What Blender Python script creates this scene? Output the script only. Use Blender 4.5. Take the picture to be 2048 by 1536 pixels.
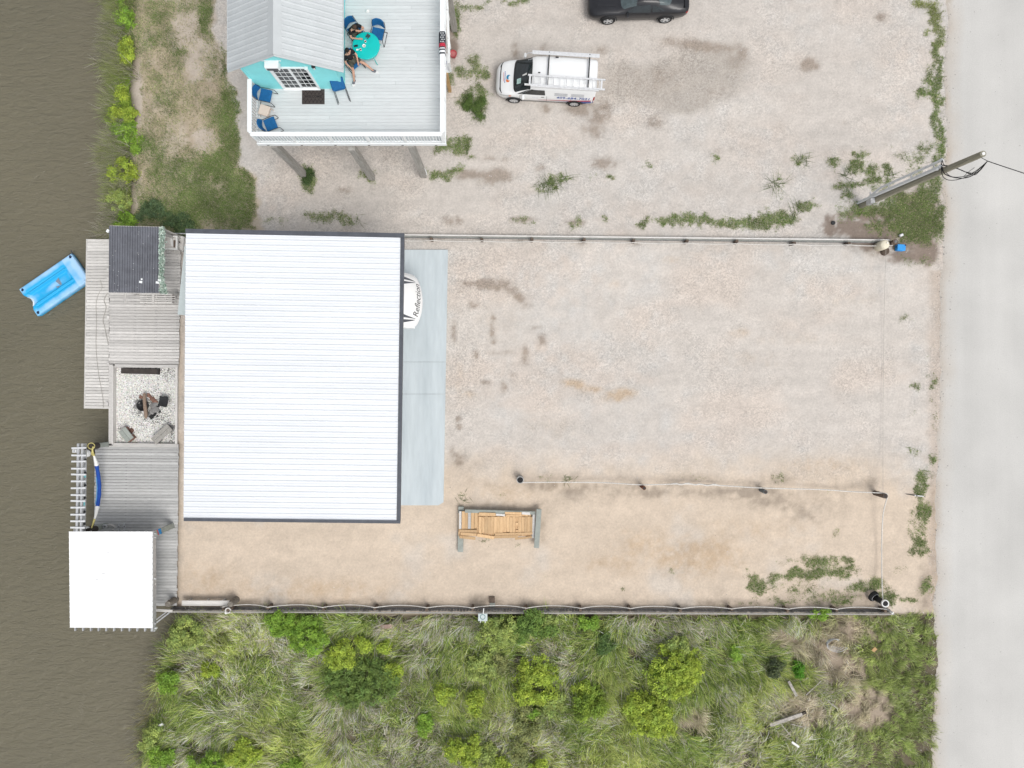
import bpy, bmesh, math, random
import numpy as np
from mathutils import Vector, Matrix, Euler
R = math.radians
random.seed(7)
rng = np.random.default_rng(11)
for o in list(bpy.data.objects):
    bpy.data.objects.remove(o)
scene = bpy.context.scene
COL = scene.collection

# ------------------------------------------------------------------ camera, sky, sun, exposure
H = 35.66            # flying height of the drone in metres
F = 1462.0           # focal length in pixels of the 2048 px wide photograph
cam = bpy.data.cameras.new('camera')
cam.sensor_fit = 'HORIZONTAL'
cam.sensor_width = 36.0
cam.lens = 36.0 * F / 2048.0
cam.clip_start = 0.5
cam.clip_end = 3000
camo = bpy.data.objects.new('camera', cam)
camo.location = (0, 0, H)
COL.objects.link(camo)
scene.camera = camo

SUN_EL, SUN_AZ = 62.0, 140.0     # azimuth measured clockwise from +Y (up in the picture)
w = bpy.data.worlds.new('World')
scene.world = w
w.use_nodes = True
nt = w.node_tree
nt.nodes.clear()
sky = nt.nodes.new('ShaderNodeTexSky')
sky.sky_type = 'NISHITA'
sky.sun_disc = False
sky.sun_elevation = R(SUN_EL)
sky.sun_rotation = R(SUN_AZ)
sky.air_density = 1.0
sky.dust_density = 3.0
hs = nt.nodes.new('ShaderNodeHueSaturation')
hs.inputs['Saturation'].default_value = 0.22      # an overcast sky is nearly grey
bg = nt.nodes.new('ShaderNodeBackground')
bg.inputs['Strength'].default_value = 0.13
wo = nt.nodes.new('ShaderNodeOutputWorld')
nt.links.new(sky.outputs[0], hs.inputs['Color'])
nt.links.new(hs.outputs[0], bg.inputs['Color'])
nt.links.new(bg.outputs[0], wo.inputs['Surface'])
sl = bpy.data.lights.new('sun', 'SUN')
sl.energy = 1.2
sl.angle = R(28)
sl.color = (1.0, 0.965, 0.92)
so = bpy.data.objects.new('sun', sl)
so.rotation_euler = Euler((R(90 - SUN_EL), 0, R(180 - SUN_AZ)), 'XYZ')
so.location = (0, -20, 60)
COL.objects.link(so)
scene.view_settings.view_transform = 'Standard'
scene.view_settings.look = 'None'
scene.view_settings.gamma = 1.0
scene.view_settings.exposure = 0.42
scene.view_settings.use_curve_mapping = False

# ------------------------------------------------------------------ helpers
def W(px, py, z=0.0):
    """point of the place at height z seen at pixel (px,py) of the 2048x1536 photo"""
    d = H - z
    return Vector(((px - 1024) / F * d, (768 - py) / F * d, z))

def tag(o, label=None, cat=None, group=None, kind=None):
    if label: o['label'] = label
    if cat: o['category'] = cat
    if group: o['group'] = group
    if kind: o['kind'] = kind
    return o

def thing(name, label, cat, loc=(0, 0, 0), rz=0.0, group=None):
    o = bpy.data.objects.new(name, None)
    o.empty_display_size = 0.2
    o.location = loc
    o.rotation_euler = (0, 0, rz)
    COL.objects.link(o)
    return tag(o, label, cat, group)

def link(name, me, parent=None, loc=(0, 0, 0), rot=(0, 0, 0), scale=(1, 1, 1)):
    o = bpy.data.objects.new(name, me)
    o.location = loc
    o.rotation_euler = rot
    o.scale = scale
    COL.objects.link(o)
    if parent: o.parent = parent
    return o

def copy_tree(o, parent=None):
    c = o.copy()
    COL.objects.link(c)
    c.parent = parent
    for ch in list(o.children):
        copy_tree(ch, c)
    return c

class MB:
    """collects shapes for ONE mesh; origin o is subtracted when it is built"""
    def __init__(s, o=(0, 0, 0)):
        s.v = []; s.f = []; s.o = Vector(o); s.sm = []; s.mi = []; s.cur = 0
    def add(s, vs, fs, smooth=False):
        b = len(s.v)
        s.v += [Vector(v) for v in vs]
        for f in fs:
            s.f.append([b + i for i in f]); s.sm.append(smooth); s.mi.append(s.cur)
        return s
    def box(s, c, size, rz=0.0, rot=None, ch=0.0):
        hx, hy, hz = size[0] / 2, size[1] / 2, size[2] / 2
        m = rot if rot is not None else Matrix.Rotation(rz, 3, 'Z')
        c = Vector(c)
        if ch <= 0:
            vs = [m @ Vector((x, y, z)) + c for x in (-hx, hx) for y in (-hy, hy) for z in (-hz, hz)]
            return s.add(vs, [(0, 1, 3, 2), (4, 6, 7, 5), (0, 4, 5, 1), (2, 3, 7, 6), (0, 2, 6, 4), (1, 5, 7, 3)])
        pts = []
        for sx in (-1, 1):
            for sy in (-1, 1):
                for sz in (-1, 1):
                    for k in range(3):
                        p = [sx * hx, sy * hy, sz * hz]
                        for j in range(3):
                            if j != k: p[j] -= (sx, sy, sz)[j] * ch
                        pts.append(Vector(p))
        bm = bmesh.new()
        for p in pts: bm.verts.new(m @ p + c)
        bmesh.ops.convex_hull(bm, input=bm.verts)
        bm.verts.index_update()
        s.add([v.co.copy() for v in bm.verts], [[v.index for v in f.verts] for f in bm.faces])
        bm.free()
        return s
    def bar(s, a, b, wd, ht, up=(0, 0, 1)):
        a = Vector(a); b = Vector(b)
        x = (b - a); L = x.length; x.normalize()
        u = Vector(up)
        y = u.cross(x)
        if y.length < 1e-5: y = Vector((1, 0, 0)).cross(x)
        y.normalize(); z = x.cross(y)
        m = Matrix((x, y, z)).transposed()
        return s.box((a + b) / 2, (L, wd, ht), rot=m)
    def cyl(s, a, b, r0, r1=None, n=12, cap=True, smooth=True):
        r1 = r0 if r1 is None else r1
        a = Vector(a); b = Vector(b)
        x = (b - a).normalized()
        y = x.orthogonal().normalized(); z = x.cross(y)
        vs = []
        for p, r in ((a, r0), (b, r1)):
            for i in range(n):
                t = 2 * math.pi * i / n
                vs.append(p + y * (r * math.cos(t)) + z * (r * math.sin(t)))
        s.add(vs, [(i, (i + 1) % n, n + (i + 1) % n, n + i) for i in range(n)], smooth)
        if cap:
            s.add(vs[:n], [list(range(n - 1, -1, -1))]); s.add(vs[n:], [list(range(n))])
        return s
    def tube(s, pts, r, n=6, rad=None, closed=False):
        pts = [Vector(p) for p in pts]
        m = len(pts)
        vs = []
        prev = None
        for i, p in enumerate(pts):
            if closed: t = pts[(i + 1) % m] - pts[i - 1]
            else: t = pts[min(i + 1, m - 1)] - pts[max(i - 1, 0)]
            if t.length < 1e-9: t = Vector((0, 0, 1))
            t.normalize()
            if prev is None: y = t.orthogonal().normalized()
            else:
                y = prev - t * prev.dot(t)
                y = y.normalized() if y.length > 1e-6 else t.orthogonal().normalized()
            prev = y
            z = t.cross(y)
            rr = rad[i] if rad is not None else r
            for k in range(n):
                a = 2 * math.pi * k / n
                vs.append(p + y * (rr * math.cos(a)) + z * (rr * math.sin(a)))
        fs = []
        for i in range(m if closed else m - 1):
            j = (i + 1) % m
            for k in range(n):
                fs.append((i * n + k, i * n + (k + 1) % n, j * n + (k + 1) % n, j * n + k))
        s.add(vs, fs, True)
        if not closed:
            s.add(vs[:n], [list(range(n - 1, -1, -1))]); s.add(vs[-n:], [list(range(n))])
        return s
    def lathe(s, prof, c=(0, 0, 0), n=20, axis=None, smooth=True):
        """prof: list of (r,z)"""
        m = axis if axis is not None else Matrix.Identity(3)
        c = Vector(c); vs = []
        for r, z in prof:
            for i in range(n):
                a = 2 * math.pi * i / n
                vs.append(m @ Vector((r * math.cos(a), r * math.sin(a), z)) + c)
        fs = []
        for k in range(len(prof) - 1):
            for i in range(n):
                j = (i + 1) % n
                fs.append((k * n + i, k * n + j, (k + 1) * n + j, (k + 1) * n + i))
        s.add(vs, fs, smooth)
        return s
    def prism(s, pts, z0, z1):
        """vertical prism over a plan outline (x,y), anticlockwise"""
        n = len(pts)
        vs = [Vector((p[0], p[1], z0)) for p in pts] + [Vector((p[0], p[1], z1)) for p in pts]
        fs = [list(range(n - 1, -1, -1)), list(range(n, 2 * n))]
        fs += [(i, (i + 1) % n, n + (i + 1) % n, n + i) for i in range(n)]
        return s.add(vs, fs)
    def grid(s, P, smooth=True, closed=False):
        """P: rows of points"""
        nr, nc = len(P), len(P[0])
        vs = [p for row in P for p in row]
        fs = []
        for i in range(nr - 1):
            for j in range(nc - 1):
                fs.append((i * nc + j, i * nc + j + 1, (i + 1) * nc + j + 1, (i + 1) * nc + j))
        return s.add(vs, fs, smooth)
    def mesh(s, name, mats):
        me = bpy.data.meshes.new(name)
        me.from_pydata([tuple(v - s.o) for v in s.v], [], s.f)
        if not isinstance(mats, (list, tuple)): mats = [mats]
        for m in mats: me.materials.append(m)
        me.polygons.foreach_set('use_smooth', s.sm)
        me.polygons.foreach_set('material_index', s.mi)
        me.update()
        return me
    def build(s, name, mats, parent=None, loc=(0, 0, 0), rot=(0, 0, 0)):
        return link(name, s.mesh(name, mats), parent, loc, rot)

# ------------------------------------------------------------------ materials
MATS = {}
def pm(name, col, rough=0.6, var=0.15, scale=6.0, col2=None, objrand=0.0, spec=0.3, metal=0.0,
       bump=0.0, bscale=40.0, grain=None, coat=0.0, alpha=1.0, fine=0.0):
    """procedural principled material: two noises and a per-object shift of the base colour"""
    m = bpy.data.materials.new(name); m.use_nodes = True
    N = m.node_tree.nodes; L = m.node_tree.links
    b = N['Principled BSDF']
    geo = N.new('ShaderNodeNewGeometry')
    mp = N.new('ShaderNodeMapping')
    L.new(geo.outputs['Position'], mp.inputs['Vector'])
    if grain: mp.inputs['Scale'].default_value = grain
    n1 = N.new('ShaderNodeTexNoise'); n1.inputs['Scale'].default_value = scale
    n1.inputs['Detail'].default_value = 5; n1.inputs['Roughness'].default_value = 0.65
    L.new(mp.outputs[0], n1.inputs['Vector'])
    mx = N.new('ShaderNodeMix'); mx.data_type = 'RGBA'
    c2 = col2 if col2 else tuple(max(0, c * (1 - 2 * var)) for c in col)
    c1 = col if col2 else tuple(min(1, c * (1 + var)) for c in col)
    mx.inputs[6].default_value = (*c1, 1); mx.inputs[7].default_value = (*c2, 1)
    rr = N.new('ShaderNodeMapRange')
    rr.inputs[1].default_value = 0.3; rr.inputs[2].default_value = 0.72
    L.new(n1.outputs[0], rr.inputs[0])
    L.new(rr.outputs[0], mx.inputs[0])
    out = mx.outputs[2]
    if objrand > 0:
        oi = N.new('ShaderNodeObjectInfo')
        mr = N.new('ShaderNodeMapRange')
        mr.inputs[3].default_value = 1 - objrand; mr.inputs[4].default_value = 1 + objrand * 0.7
        L.new(oi.outputs['Random'], mr.inputs[0])
        vm = N.new('ShaderNodeVectorMath'); vm.operation = 'SCALE'
        L.new(out, vm.inputs[0]); L.new(mr.outputs[0], vm.inputs['Scale'])
        out = vm.outputs[0]
    if fine > 0:
        n3 = N.new('ShaderNodeTexNoise'); n3.inputs['Scale'].default_value = scale * 9
        n3.inputs['Detail'].default_value = 3
        L.new(mp.outputs[0], n3.inputs['Vector'])
        mr = N.new('ShaderNodeMapRange')
        mr.inputs[1].default_value = 0.3; mr.inputs[2].default_value = 0.7
        mr.inputs[3].default_value = 1 - fine; mr.inputs[4].default_value = 1 + fine
        L.new(n3.outputs[0], mr.inputs[0])
        vm = N.new('ShaderNodeVectorMath'); vm.operation = 'SCALE'
        L.new(out, vm.inputs[0]); L.new(mr.outputs[0], vm.inputs['Scale'])
        out = vm.outputs[0]
    L.new(out, b.inputs['Base Color'])
    b.inputs['Roughness'].default_value = rough
    b.inputs['Specular IOR Level'].default_value = spec
    b.inputs['Metallic'].default_value = metal
    b.inputs['Coat Weight'].default_value = coat
    if alpha < 1: b.inputs['Alpha'].default_value = alpha
    if bump > 0:
        n2 = N.new('ShaderNodeTexNoise'); n2.inputs['Scale'].default_value = bscale
        n2.inputs['Detail'].default_value = 4
        L.new(mp.outputs[0], n2.inputs['Vector'])
        bp = N.new('ShaderNodeBump'); bp.inputs['Strength'].default_value = bump
        bp.inputs['Distance'].default_value = 0.02
        L.new(n2.outputs[0], bp.inputs['Height'])
        L.new(bp.outputs[0], b.inputs['Normal'])
    MATS[name] = m
    return m

def attr_mat(name, rough=0.7, spec=0.2, trans=0.0, attr='Col'):
    """colour comes from the mesh's own colour attribute (blade, leaf and pebble colours)"""
    m = bpy.data.materials.new(name); m.use_nodes = True
    N = m.node_tree.nodes; L = m.node_tree.links
    b = N['Principled BSDF']
    a = N.new('ShaderNodeAttribute'); a.attribute_name = attr
    L.new(a.outputs['Color'], b.inputs['Base Color'])
    b.inputs['Roughness'].default_value = rough
    b.inputs['Specular IOR Level'].default_value = spec
    if trans > 0:
        t = N.new('ShaderNodeBsdfTranslucent'); L.new(a.outputs['Color'], t.inputs['Color'])
        ms = N.new('ShaderNodeMixShader'); ms.inputs[0].default_value = trans
        L.new(b.outputs[0], ms.inputs[1]); L.new(t.outputs[0], ms.inputs[2])
        L.new(ms.outputs[0], N['Material Output'].inputs['Surface'])
    return m

def noise2(x, y, s, seed):
    """value noise, cell size s (metres), 0..1"""
    r = np.random.default_rng(seed)
    T = r.random((256, 256)).astype(np.float32)
    gx = np.asarray(x) / s + 1000.37; gy = np.asarray(y) / s + 1000.71
    ix = np.floor(gx).astype(int); iy = np.floor(gy).astype(int)
    fx = gx - ix; fy = gy - iy
    fx = fx * fx * (3 - 2 * fx); fy = fy * fy * (3 - 2 * fy)
    a = T[ix & 255, iy & 255]; b = T[(ix + 1) & 255, iy & 255]
    c = T[ix & 255, (iy + 1) & 255]; d = T[(ix + 1) & 255, (iy + 1) & 255]
    return (a * (1 - fx) + b * fx) * (1 - fy) + (c * (1 - fx) + d * fx) * fy

def fbm(x, y, s, seed, oct=4):
    v = 0; a = 0.5; t = 0
    for k in range(oct):
        v = v + a * noise2(x, y, s / 2 ** k, seed + k * 17); t += a; a *= 0.55
    return v / t

def sstep(a, b, x):
    t = np.clip((x - a) / (b - a), 0, 1)
    return t * t * (3 - 2 * t)

def np_mesh(name, verts, quads=None, tris=None, cols=None, mat=None, smooth=False):
    me = bpy.data.meshes.new(name)
    nq = 0 if quads is None else len(quads); ntr = 0 if tris is None else len(tris)
    me.vertices.add(len(verts))
    me.vertices.foreach_set('co', np.asarray(verts, np.float32).ravel())
    parts = []
    if nq: parts.append(np.asarray(quads, np.int32).ravel())
    if ntr: parts.append(np.asarray(tris, np.int32).ravel())
    li = np.concatenate(parts)
    me.loops.add(len(li)); me.loops.foreach_set('vertex_index', li)
    me.polygons.add(nq + ntr)
    st = np.concatenate([np.arange(nq) * 4, nq * 4 + np.arange(ntr) * 3]).astype(np.int32)
    me.polygons.foreach_set('loop_start', st)
    if smooth: me.polygons.foreach_set('use_smooth', np.ones(nq + ntr, bool))
    if cols is not None:
        a = me.attributes.new('Col', 'FLOAT_COLOR', 'POINT')
        c = np.ones((len(verts), 4), np.float32); c[:, :3] = cols
        a.data.foreach_set('color', c.ravel())
    if mat: me.materials.append(mat)
    me.update(calc_edges=True)
    return me

# unit box shared by planks, boards and battens; each object scales it to its own size
def unit_box(mat, name='plank'):
    return MB().box((0, 0, 0), (1, 1, 1)).mesh(name, mat)

def text_mesh(txt, size=1.0, shear=0.0, spacing=1.0, bold=0.0):
    cu = bpy.data.curves.new('lettering', 'FONT')
    cu.body = txt; cu.size = size; cu.shear = shear; cu.space_character = spacing
    cu.offset = bold
    cu.align_x = 'CENTER'; cu.align_y = 'CENTER'; cu.resolution_u = 3
    ob = bpy.data.objects.new('lettering', cu)
    COL.objects.link(ob)
    dg = bpy.context.evaluated_depsgraph_get()
    me = bpy.data.meshes.new_from_object(ob.evaluated_get(dg))
    bpy.data.objects.remove(ob)
    return me

def skin_mesh(name, joints, edges, mat, sub=2, root=0):
    """joints: [(pos, radius or (rx,ry))]; one continuous surface grown by the Skin modifier"""
    me = bpy.data.meshes.new(name)
    me.from_pydata([tuple(j[0]) for j in joints], edges, [])
    ob = bpy.data.objects.new(name, me); COL.objects.link(ob)
    md = ob.modifiers.new('skin', 'SKIN'); md.use_smooth_shade = True
    sv = me.skin_vertices[0].data if len(me.skin_vertices) else None
    if sv is None:
        bm = bmesh.new(); bm.from_mesh(me); bm.verts.layers.skin.verify(); bm.to_mesh(me); bm.free()
        sv = me.skin_vertices[0].data
    for i, j in enumerate(joints):
        r = j[1] if isinstance(j[1], tuple) else (j[1], j[1])
        sv[i].radius = r
        sv[i].use_root = (i == root)
    sb = ob.modifiers.new('sub', 'SUBSURF'); sb.levels = sub; sb.render_levels = sub
    dg = bpy.context.evaluated_depsgraph_get()
    out = bpy.data.meshes.new_from_object(ob.evaluated_get(dg))
    bpy.data.objects.remove(ob)
    out.name = name
    out.materials.clear(); out.materials.append(mat)
    out.polygons.foreach_set('use_smooth', [True] * len(out.polygons))
    return out

# ------------------------------------------------------------------ material library
wood_grey = pm('weathered_grey_wood', (0.66, 0.64, 0.612), 0.8, grain=(1, 9, 4), scale=3.5, col2=(0.48, 0.465, 0.445), objrand=0.2, bump=0.25, fine=0.12)
wood_pale = pm('sun_bleached_wood', (0.68, 0.66, 0.63), 0.8, grain=(1, 9, 4), scale=3.5, col2=(0.50, 0.485, 0.46), objrand=0.16, bump=0.25, fine=0.12)
wood_south = pm('silver_wood', (0.55, 0.55, 0.54), 0.8, grain=(1, 9, 4), scale=3.5, col2=(0.40, 0.40, 0.392), objrand=0.18, bump=0.25, fine=0.12)
wood_dark = pm('creosote_wood', (0.075, 0.062, 0.055), 0.8, scale=5, col2=(0.035, 0.03, 0.028), objrand=0.1, bump=0.4)
wood_brown = pm('brown_post_wood', (0.17, 0.125, 0.095), 0.85, scale=7, col2=(0.075, 0.058, 0.046), objrand=0.2, bump=0.4)
wood_new = pm('new_pine', (0.66, 0.46, 0.26), 0.7, grain=(9, 1, 4), scale=2.5, col2=(0.50, 0.315, 0.165), objrand=0.22, bump=0.15, fine=0.1)
wood_newpost = pm('new_post_wood', (0.50, 0.33, 0.16), 0.75, scale=4, col2=(0.37, 0.235, 0.11))
wood_treated = pm('pale_green_treated_timber', (0.34, 0.365, 0.335), 0.8, scale=4, col2=(0.255, 0.275, 0.25), objrand=0.06, bump=0.2, fine=0.1)
wood_post = pm('grey_stilt_timber', (0.40, 0.385, 0.355), 0.85, scale=3, grain=(5, 5, 0.6), col2=(0.24, 0.23, 0.21), bump=0.3, fine=0.12)
log_bark = pm('grey_log_bark', (0.26, 0.235, 0.20), 0.9, scale=9, col2=(0.09, 0.082, 0.07), bump=0.7, fine=0.2)
white_roof = pm('white_painted_steel', (0.71, 0.735, 0.765), 0.42, var=0.035, scale=0.9, grain=(.25, 2.2, 1), spec=0.4, fine=0.012)
white_roof2 = pm('bright_white_steel', (0.95, 0.95, 0.95), 0.5, var=0.012, scale=1.0)
grey_roof = pm('pale_grey_steel', (0.50, 0.53, 0.54), 0.45, var=0.04, scale=1.2, spec=0.4, fine=0.02)
dark_trim = pm('charcoal_trim', (0.085, 0.092, 0.108), 0.5, var=0.12, scale=3)
dark_roof = pm('charcoal_roof_steel', (0.145, 0.152, 0.175), 0.5, var=0.14, scale=2.0, fine=0.1)
galv = pm('galvanised_steel', (0.50, 0.51, 0.52), 0.45, var=0.15, scale=7, metal=0.35)
alu = pm('aluminium', (0.72, 0.73, 0.74), 0.38, var=0.08, scale=9, metal=0.3)
white_paint = pm('white_paint', (0.80, 0.825, 0.83), 0.55, var=0.03, scale=4, objrand=0.03)
deck_white = pm('pale_painted_deck_board', (0.60, 0.625, 0.63), 0.65, grain=(0.8, 6, 4), scale=3, var=0.035, objrand=0.06, fine=0.03)
teal = pm('turquoise_siding', (0.26, 0.74, 0.76), 0.6, var=0.035, scale=1.5, fine=0.02)
teal_table = pm('bright_turquoise_enamel', (0.005, 0.47, 0.44), 0.4, var=0.03, scale=5)
blue_fabric = pm('blue_sling_fabric', (0.008, 0.105, 0.275), 0.75, var=0.14, scale=20, bump=0.2, bscale=250)
navy_fabric = pm('navy_fabric', (0.018, 0.03, 0.09), 0.85, var=0.2, scale=25)
black_metal = pm('black_metal', (0.03, 0.03, 0.032), 0.45, var=0.2, scale=10)
glass_dark = pm('dark_glass', (0.018, 0.024, 0.027), 0.08, var=0.3, scale=2, spec=0.6)
glass_screen = pm('screened_glass', (0.085, 0.09, 0.095), 0.5, var=0.15, scale=6)
rubber = pm('black_rubber', (0.022, 0.022, 0.023), 0.85, var=0.2, scale=20, bump=0.2)
mat_brown = pm('brown_rubber_mat', (0.062, 0.052, 0.048), 0.9, var=0.2, scale=30)
mat_dark = pm('dark_mat_relief', (0.022, 0.02, 0.02), 0.9, var=0.2, scale=30)
concrete = pm('concrete_slab', (0.56, 0.615, 0.635), 0.75, scale=0.7, grain=(1.6, .22, 1), col2=(0.42, 0.475, 0.50), bump=0.06, fine=0.035)
white_shell = pm('white_plastic', (0.78, 0.78, 0.76), 0.5, var=0.04, scale=6)
rope_white = pm('white_rope', (0.66, 0.64, 0.60), 0.9, var=0.2, scale=30)
rope_yellow = pm('yellow_rope', (0.62, 0.55, 0.22), 0.9, var=0.2, scale=30)
rope_grey = pm('grey_rope', (0.40, 0.385, 0.35), 0.9, var=0.2, scale=30)
cable_black = pm('black_cable', (0.018, 0.018, 0.02), 0.6, var=0.1, scale=10)
rust = pm('rusty_steel', (0.20, 0.065, 0.03), 0.85, scale=14, col2=(0.08, 0.03, 0.02), bump=0.4)
skin_tone = pm('skin', (0.52, 0.30, 0.215), 0.6, var=0.06, scale=30)
shirt_black = pm('black_shirt_cotton', (0.014, 0.014, 0.016), 0.9, var=0.2, scale=30)
shorts_olive = pm('olive_shorts_cotton', (0.085, 0.085, 0.065), 0.9, var=0.15, scale=30)
hair_brown = pm('brown_hair', (0.07, 0.042, 0.028), 0.8, var=0.3, scale=60)
hair_black = pm('black_hair', (0.016, 0.013, 0.012), 0.8, var=0.3, scale=60)
shoe_white = pm('white_shoe', (0.72, 0.72, 0.71), 0.7, var=0.05, scale=30)
shoe_grey = pm('grey_shoe', (0.16, 0.16, 0.18), 0.8, var=0.15, scale=30)
ash = pm('charcoal_ash', (0.03, 0.03, 0.031), 0.95, var=0.4, scale=18, bump=0.5)
stone_grey = pm('grey_stone', (0.30, 0.295, 0.29), 0.85, scale=12, col2=(0.16, 0.155, 0.15), objrand=0.3, bump=0.4)
stone_red = pm('reddish_brick_stone', (0.28, 0.155, 0.115), 0.85, scale=12, col2=(0.16, 0.09, 0.07), objrand=0.2, bump=0.4)

# ------------------------------------------------------------------ water
wm = bpy.data.materials.new('canal_water'); wm.use_nodes = True
N = wm.node_tree.nodes; L = wm.node_tree.links
b = N['Principled BSDF']
b.inputs['Roughness'].default_value = 0.16
b.inputs['IOR'].default_value = 1.33
geo = N.new('ShaderNodeNewGeometry')
mp = N.new('ShaderNodeMapping'); mp.inputs['Rotation'].default_value = (0, 0, R(-22)); mp.inputs['Scale'].default_value = (0.55, 1.5, 1)
L.new(geo.outputs['Position'], mp.inputs['Vector'])
n1 = N.new('ShaderNodeTexNoise'); n1.inputs['Scale'].default_value = 2.9; n1.inputs['Detail'].default_value = 5; n1.inputs['Roughness'].default_value = 0.62; n1.inputs['Distortion'].default_value = 0.5
L.new(mp.outputs[0], n1.inputs['Vector'])
n2 = N.new('ShaderNodeTexNoise'); n2.inputs['Scale'].default_value = 0.09; n2.inputs['Detail'].default_value = 3
L.new(geo.outputs['Position'], n2.inputs['Vector'])
mx = N.new('ShaderNodeMix'); mx.data_type = 'RGBA'
mx.inputs[6].default_value = (0.172, 0.155, 0.106, 1); mx.inputs[7].default_value = (0.120, 0.111, 0.079, 1)
L.new(n2.outputs[0], mx.inputs[0]); L.new(mx.outputs[2], b.inputs['Base Color'])
bp = N.new('ShaderNodeBump'); bp.inputs['Strength'].default_value = 0.8; bp.inputs['Distance'].default_value = 0.17
L.new(n1.outputs[0], bp.inputs['Height']); L.new(bp.outputs[0], b.inputs['Normal'])
WATER_Z = -0.85
me = MB().add([(-900, -900, WATER_Z), (900, -900, WATER_Z), (900, 900, WATER_Z), (-900, 900, WATER_Z)], [(0, 1, 2, 3)]).mesh('water', wm)
tag(link('water', me), 'murky brown canal water with small wind ripples', None, None, 'structure')

# ------------------------------------------------------------------ ground: one sheet, fine in the lot and coarse to the horizon
def poly_dist(PX, PY, pts):
    """signed distance to a closed polygon, positive inside (same units as pts)"""
    d = np.full(PX.shape, 1e9); ins = np.zeros(PX.shape, bool)
    n = len(pts)
    for i in range(n):
        x0, y0 = pts[i]; x1, y1 = pts[(i + 1) % n]
        vx, vy = x1 - x0, y1 - y0
        t = np.clip(((PX - x0) * vx + (PY - y0) * vy) / (vx * vx + vy * vy + 1e-9), 0, 1)
        d = np.minimum(d, np.hypot(PX - x0 - t * vx, PY - y0 - t * vy))
        c = ((y0 > PY) != (y1 > PY)) & (PX < (x1 - x0) * (PY - y0) / (y1 - y0 + 1e-9) + x0)
        ins ^= c
    return np.where(ins, d, -d)

LAND = [(272, -40000), (266, -40), (262, 60), (268, 120), (262, 180), (270, 230), (258, 290), (266, 350), (262, 420), (262, 470),
        (222, 472), (222, 892), (350, 893), (348, 1224), (378, 1232), (366, 1262), (345, 1300), (322, 1345), (318, 1400),
        (300, 1450), (296, 1500), (304, 1560), (300, 40000), (60000, 40000), (60000, -40000)]

def blobs(PX, PY, lst):
    v = np.zeros(PX.shape)
    for b in lst:
        cx, cy, rx, ry = b[:4]; s = b[4] if len(b) > 4 else 1.0
        a = R(b[5]) if len(b) > 5 else 0.0
        dx, dy = PX - cx, PY - cy
        u = dx * math.cos(a) + dy * math.sin(a); q = -dx * math.sin(a) + dy * math.cos(a)
        r2 = (u / rx) ** 2 + (q / ry) ** 2
        v = np.maximum(v, s * np.exp(-0.5 * r2 * 1.4))
    return v

# wet and oily stains of the two gravel lots (image px: cx, cy, rx, ry, strength, turn)
STAIN = [(935, 566, 16, 6, .7), (962, 567, 20, 8, .9), (995, 570, 22, 9, .9), (1022, 580, 14, 8, .8, 25), (1040, 597, 14, 7, .9, 50), (1052, 610, 9, 6, .7),
         (908, 664, 5, 15, 1.0), (946, 610, 8, 6, .9), (987, 636, 4, 5, .8), (984, 660, 4, 14, .8), (988, 685, 5, 10, .7), (952, 710, 5, 8, .7), (1000, 705, 25, 5, .5),
         (1083, 683, 9, 14, .7), (1050, 712, 6, 18, .75), (1025, 755, 8, 10, .5), (1008, 775, 6, 10, .7), (970, 765, 14, 6, .5), (1075, 655, 10, 4, .6),
         (917, 838, 6, 6, .8), (919, 853, 6, 6, .8), (906, 905, 7, 10, .6), (917, 920, 7, 12, .8),
         (1400, 92, 60, 10, .8, 8), (1320, 165, 50, 25, .45), (1475, 110, 18, 26, .6), (1440, 190, 30, 14, .4),
         (1170, 215, 26, 12, 1.0), (1200, 235, 18, 14, .8), (1185, 262, 20, 14, .7), (1205, 215, 14, 22, .7), (1310, 245, 18, 14, .5),
         (1030, 105, 7, 14, .8), (1087, 100, 9, 10, .7), (1195, 100, 14, 9, .7),
         (945, 348, 28, 8, .9, -4), (990, 352, 26, 12, 1.0, -4), (985, 318, 28, 6, .6), (1210, 328, 25, 10, .8), (1080, 336, 10, 6, .6), (905, 442, 16, 8, .9), (1045, 440, 22, 6, .7), (1150, 446, 18, 6, .7), (690, 380, 16, 6, .6),
         (1620, 129, 15, 10, 1.0), (1765, 34, 12, 8, .7), (1090, 218, 10, 7, .8), (1440, 300, 22, 10, .4), (1560, 245, 20, 10, .3), (1680, 245, 30, 8, .3)]
DAMP = [(1400, 150, 90, 46), (1320, 170, 80, 42), (1450, 125, 50, 36), (1250, 170, 50, 44), (1360, 200, 70, 24)]
TAN = [(1150, 768, 22, 7, 1.0, 12), (1185, 780, 18, 6, .7), (1240, 790, 26, 9, 1.0, -10), (940, 790, 20, 8, .4), (1480, 665, 18, 8, .5), (1230, 570, 12, 8, .5), (1350, 520, 20, 8, .5),
       (1380, 1110, 90, 30, .8), (1290, 1090, 60, 26, .6), (1230, 1130, 70, 20, .5), (1500, 1060, 120, 26, .4), (640, 1180, 170, 22, .55), (420, 1160, 60, 30, .5), (1120, 970, 60, 14, .5), (1020, 985, 50, 18, .5), (1650, 930, 90, 16, .5),
       (920, 760, 8, 24, .4), (1100, 850, 60, 40, .3), (1500, 720, 80, 16, .3), (1600, 680, 90, 12, .3), (1700, 600, 60, 14, .3), (1000, 640, 60, 60, .25)]
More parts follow.
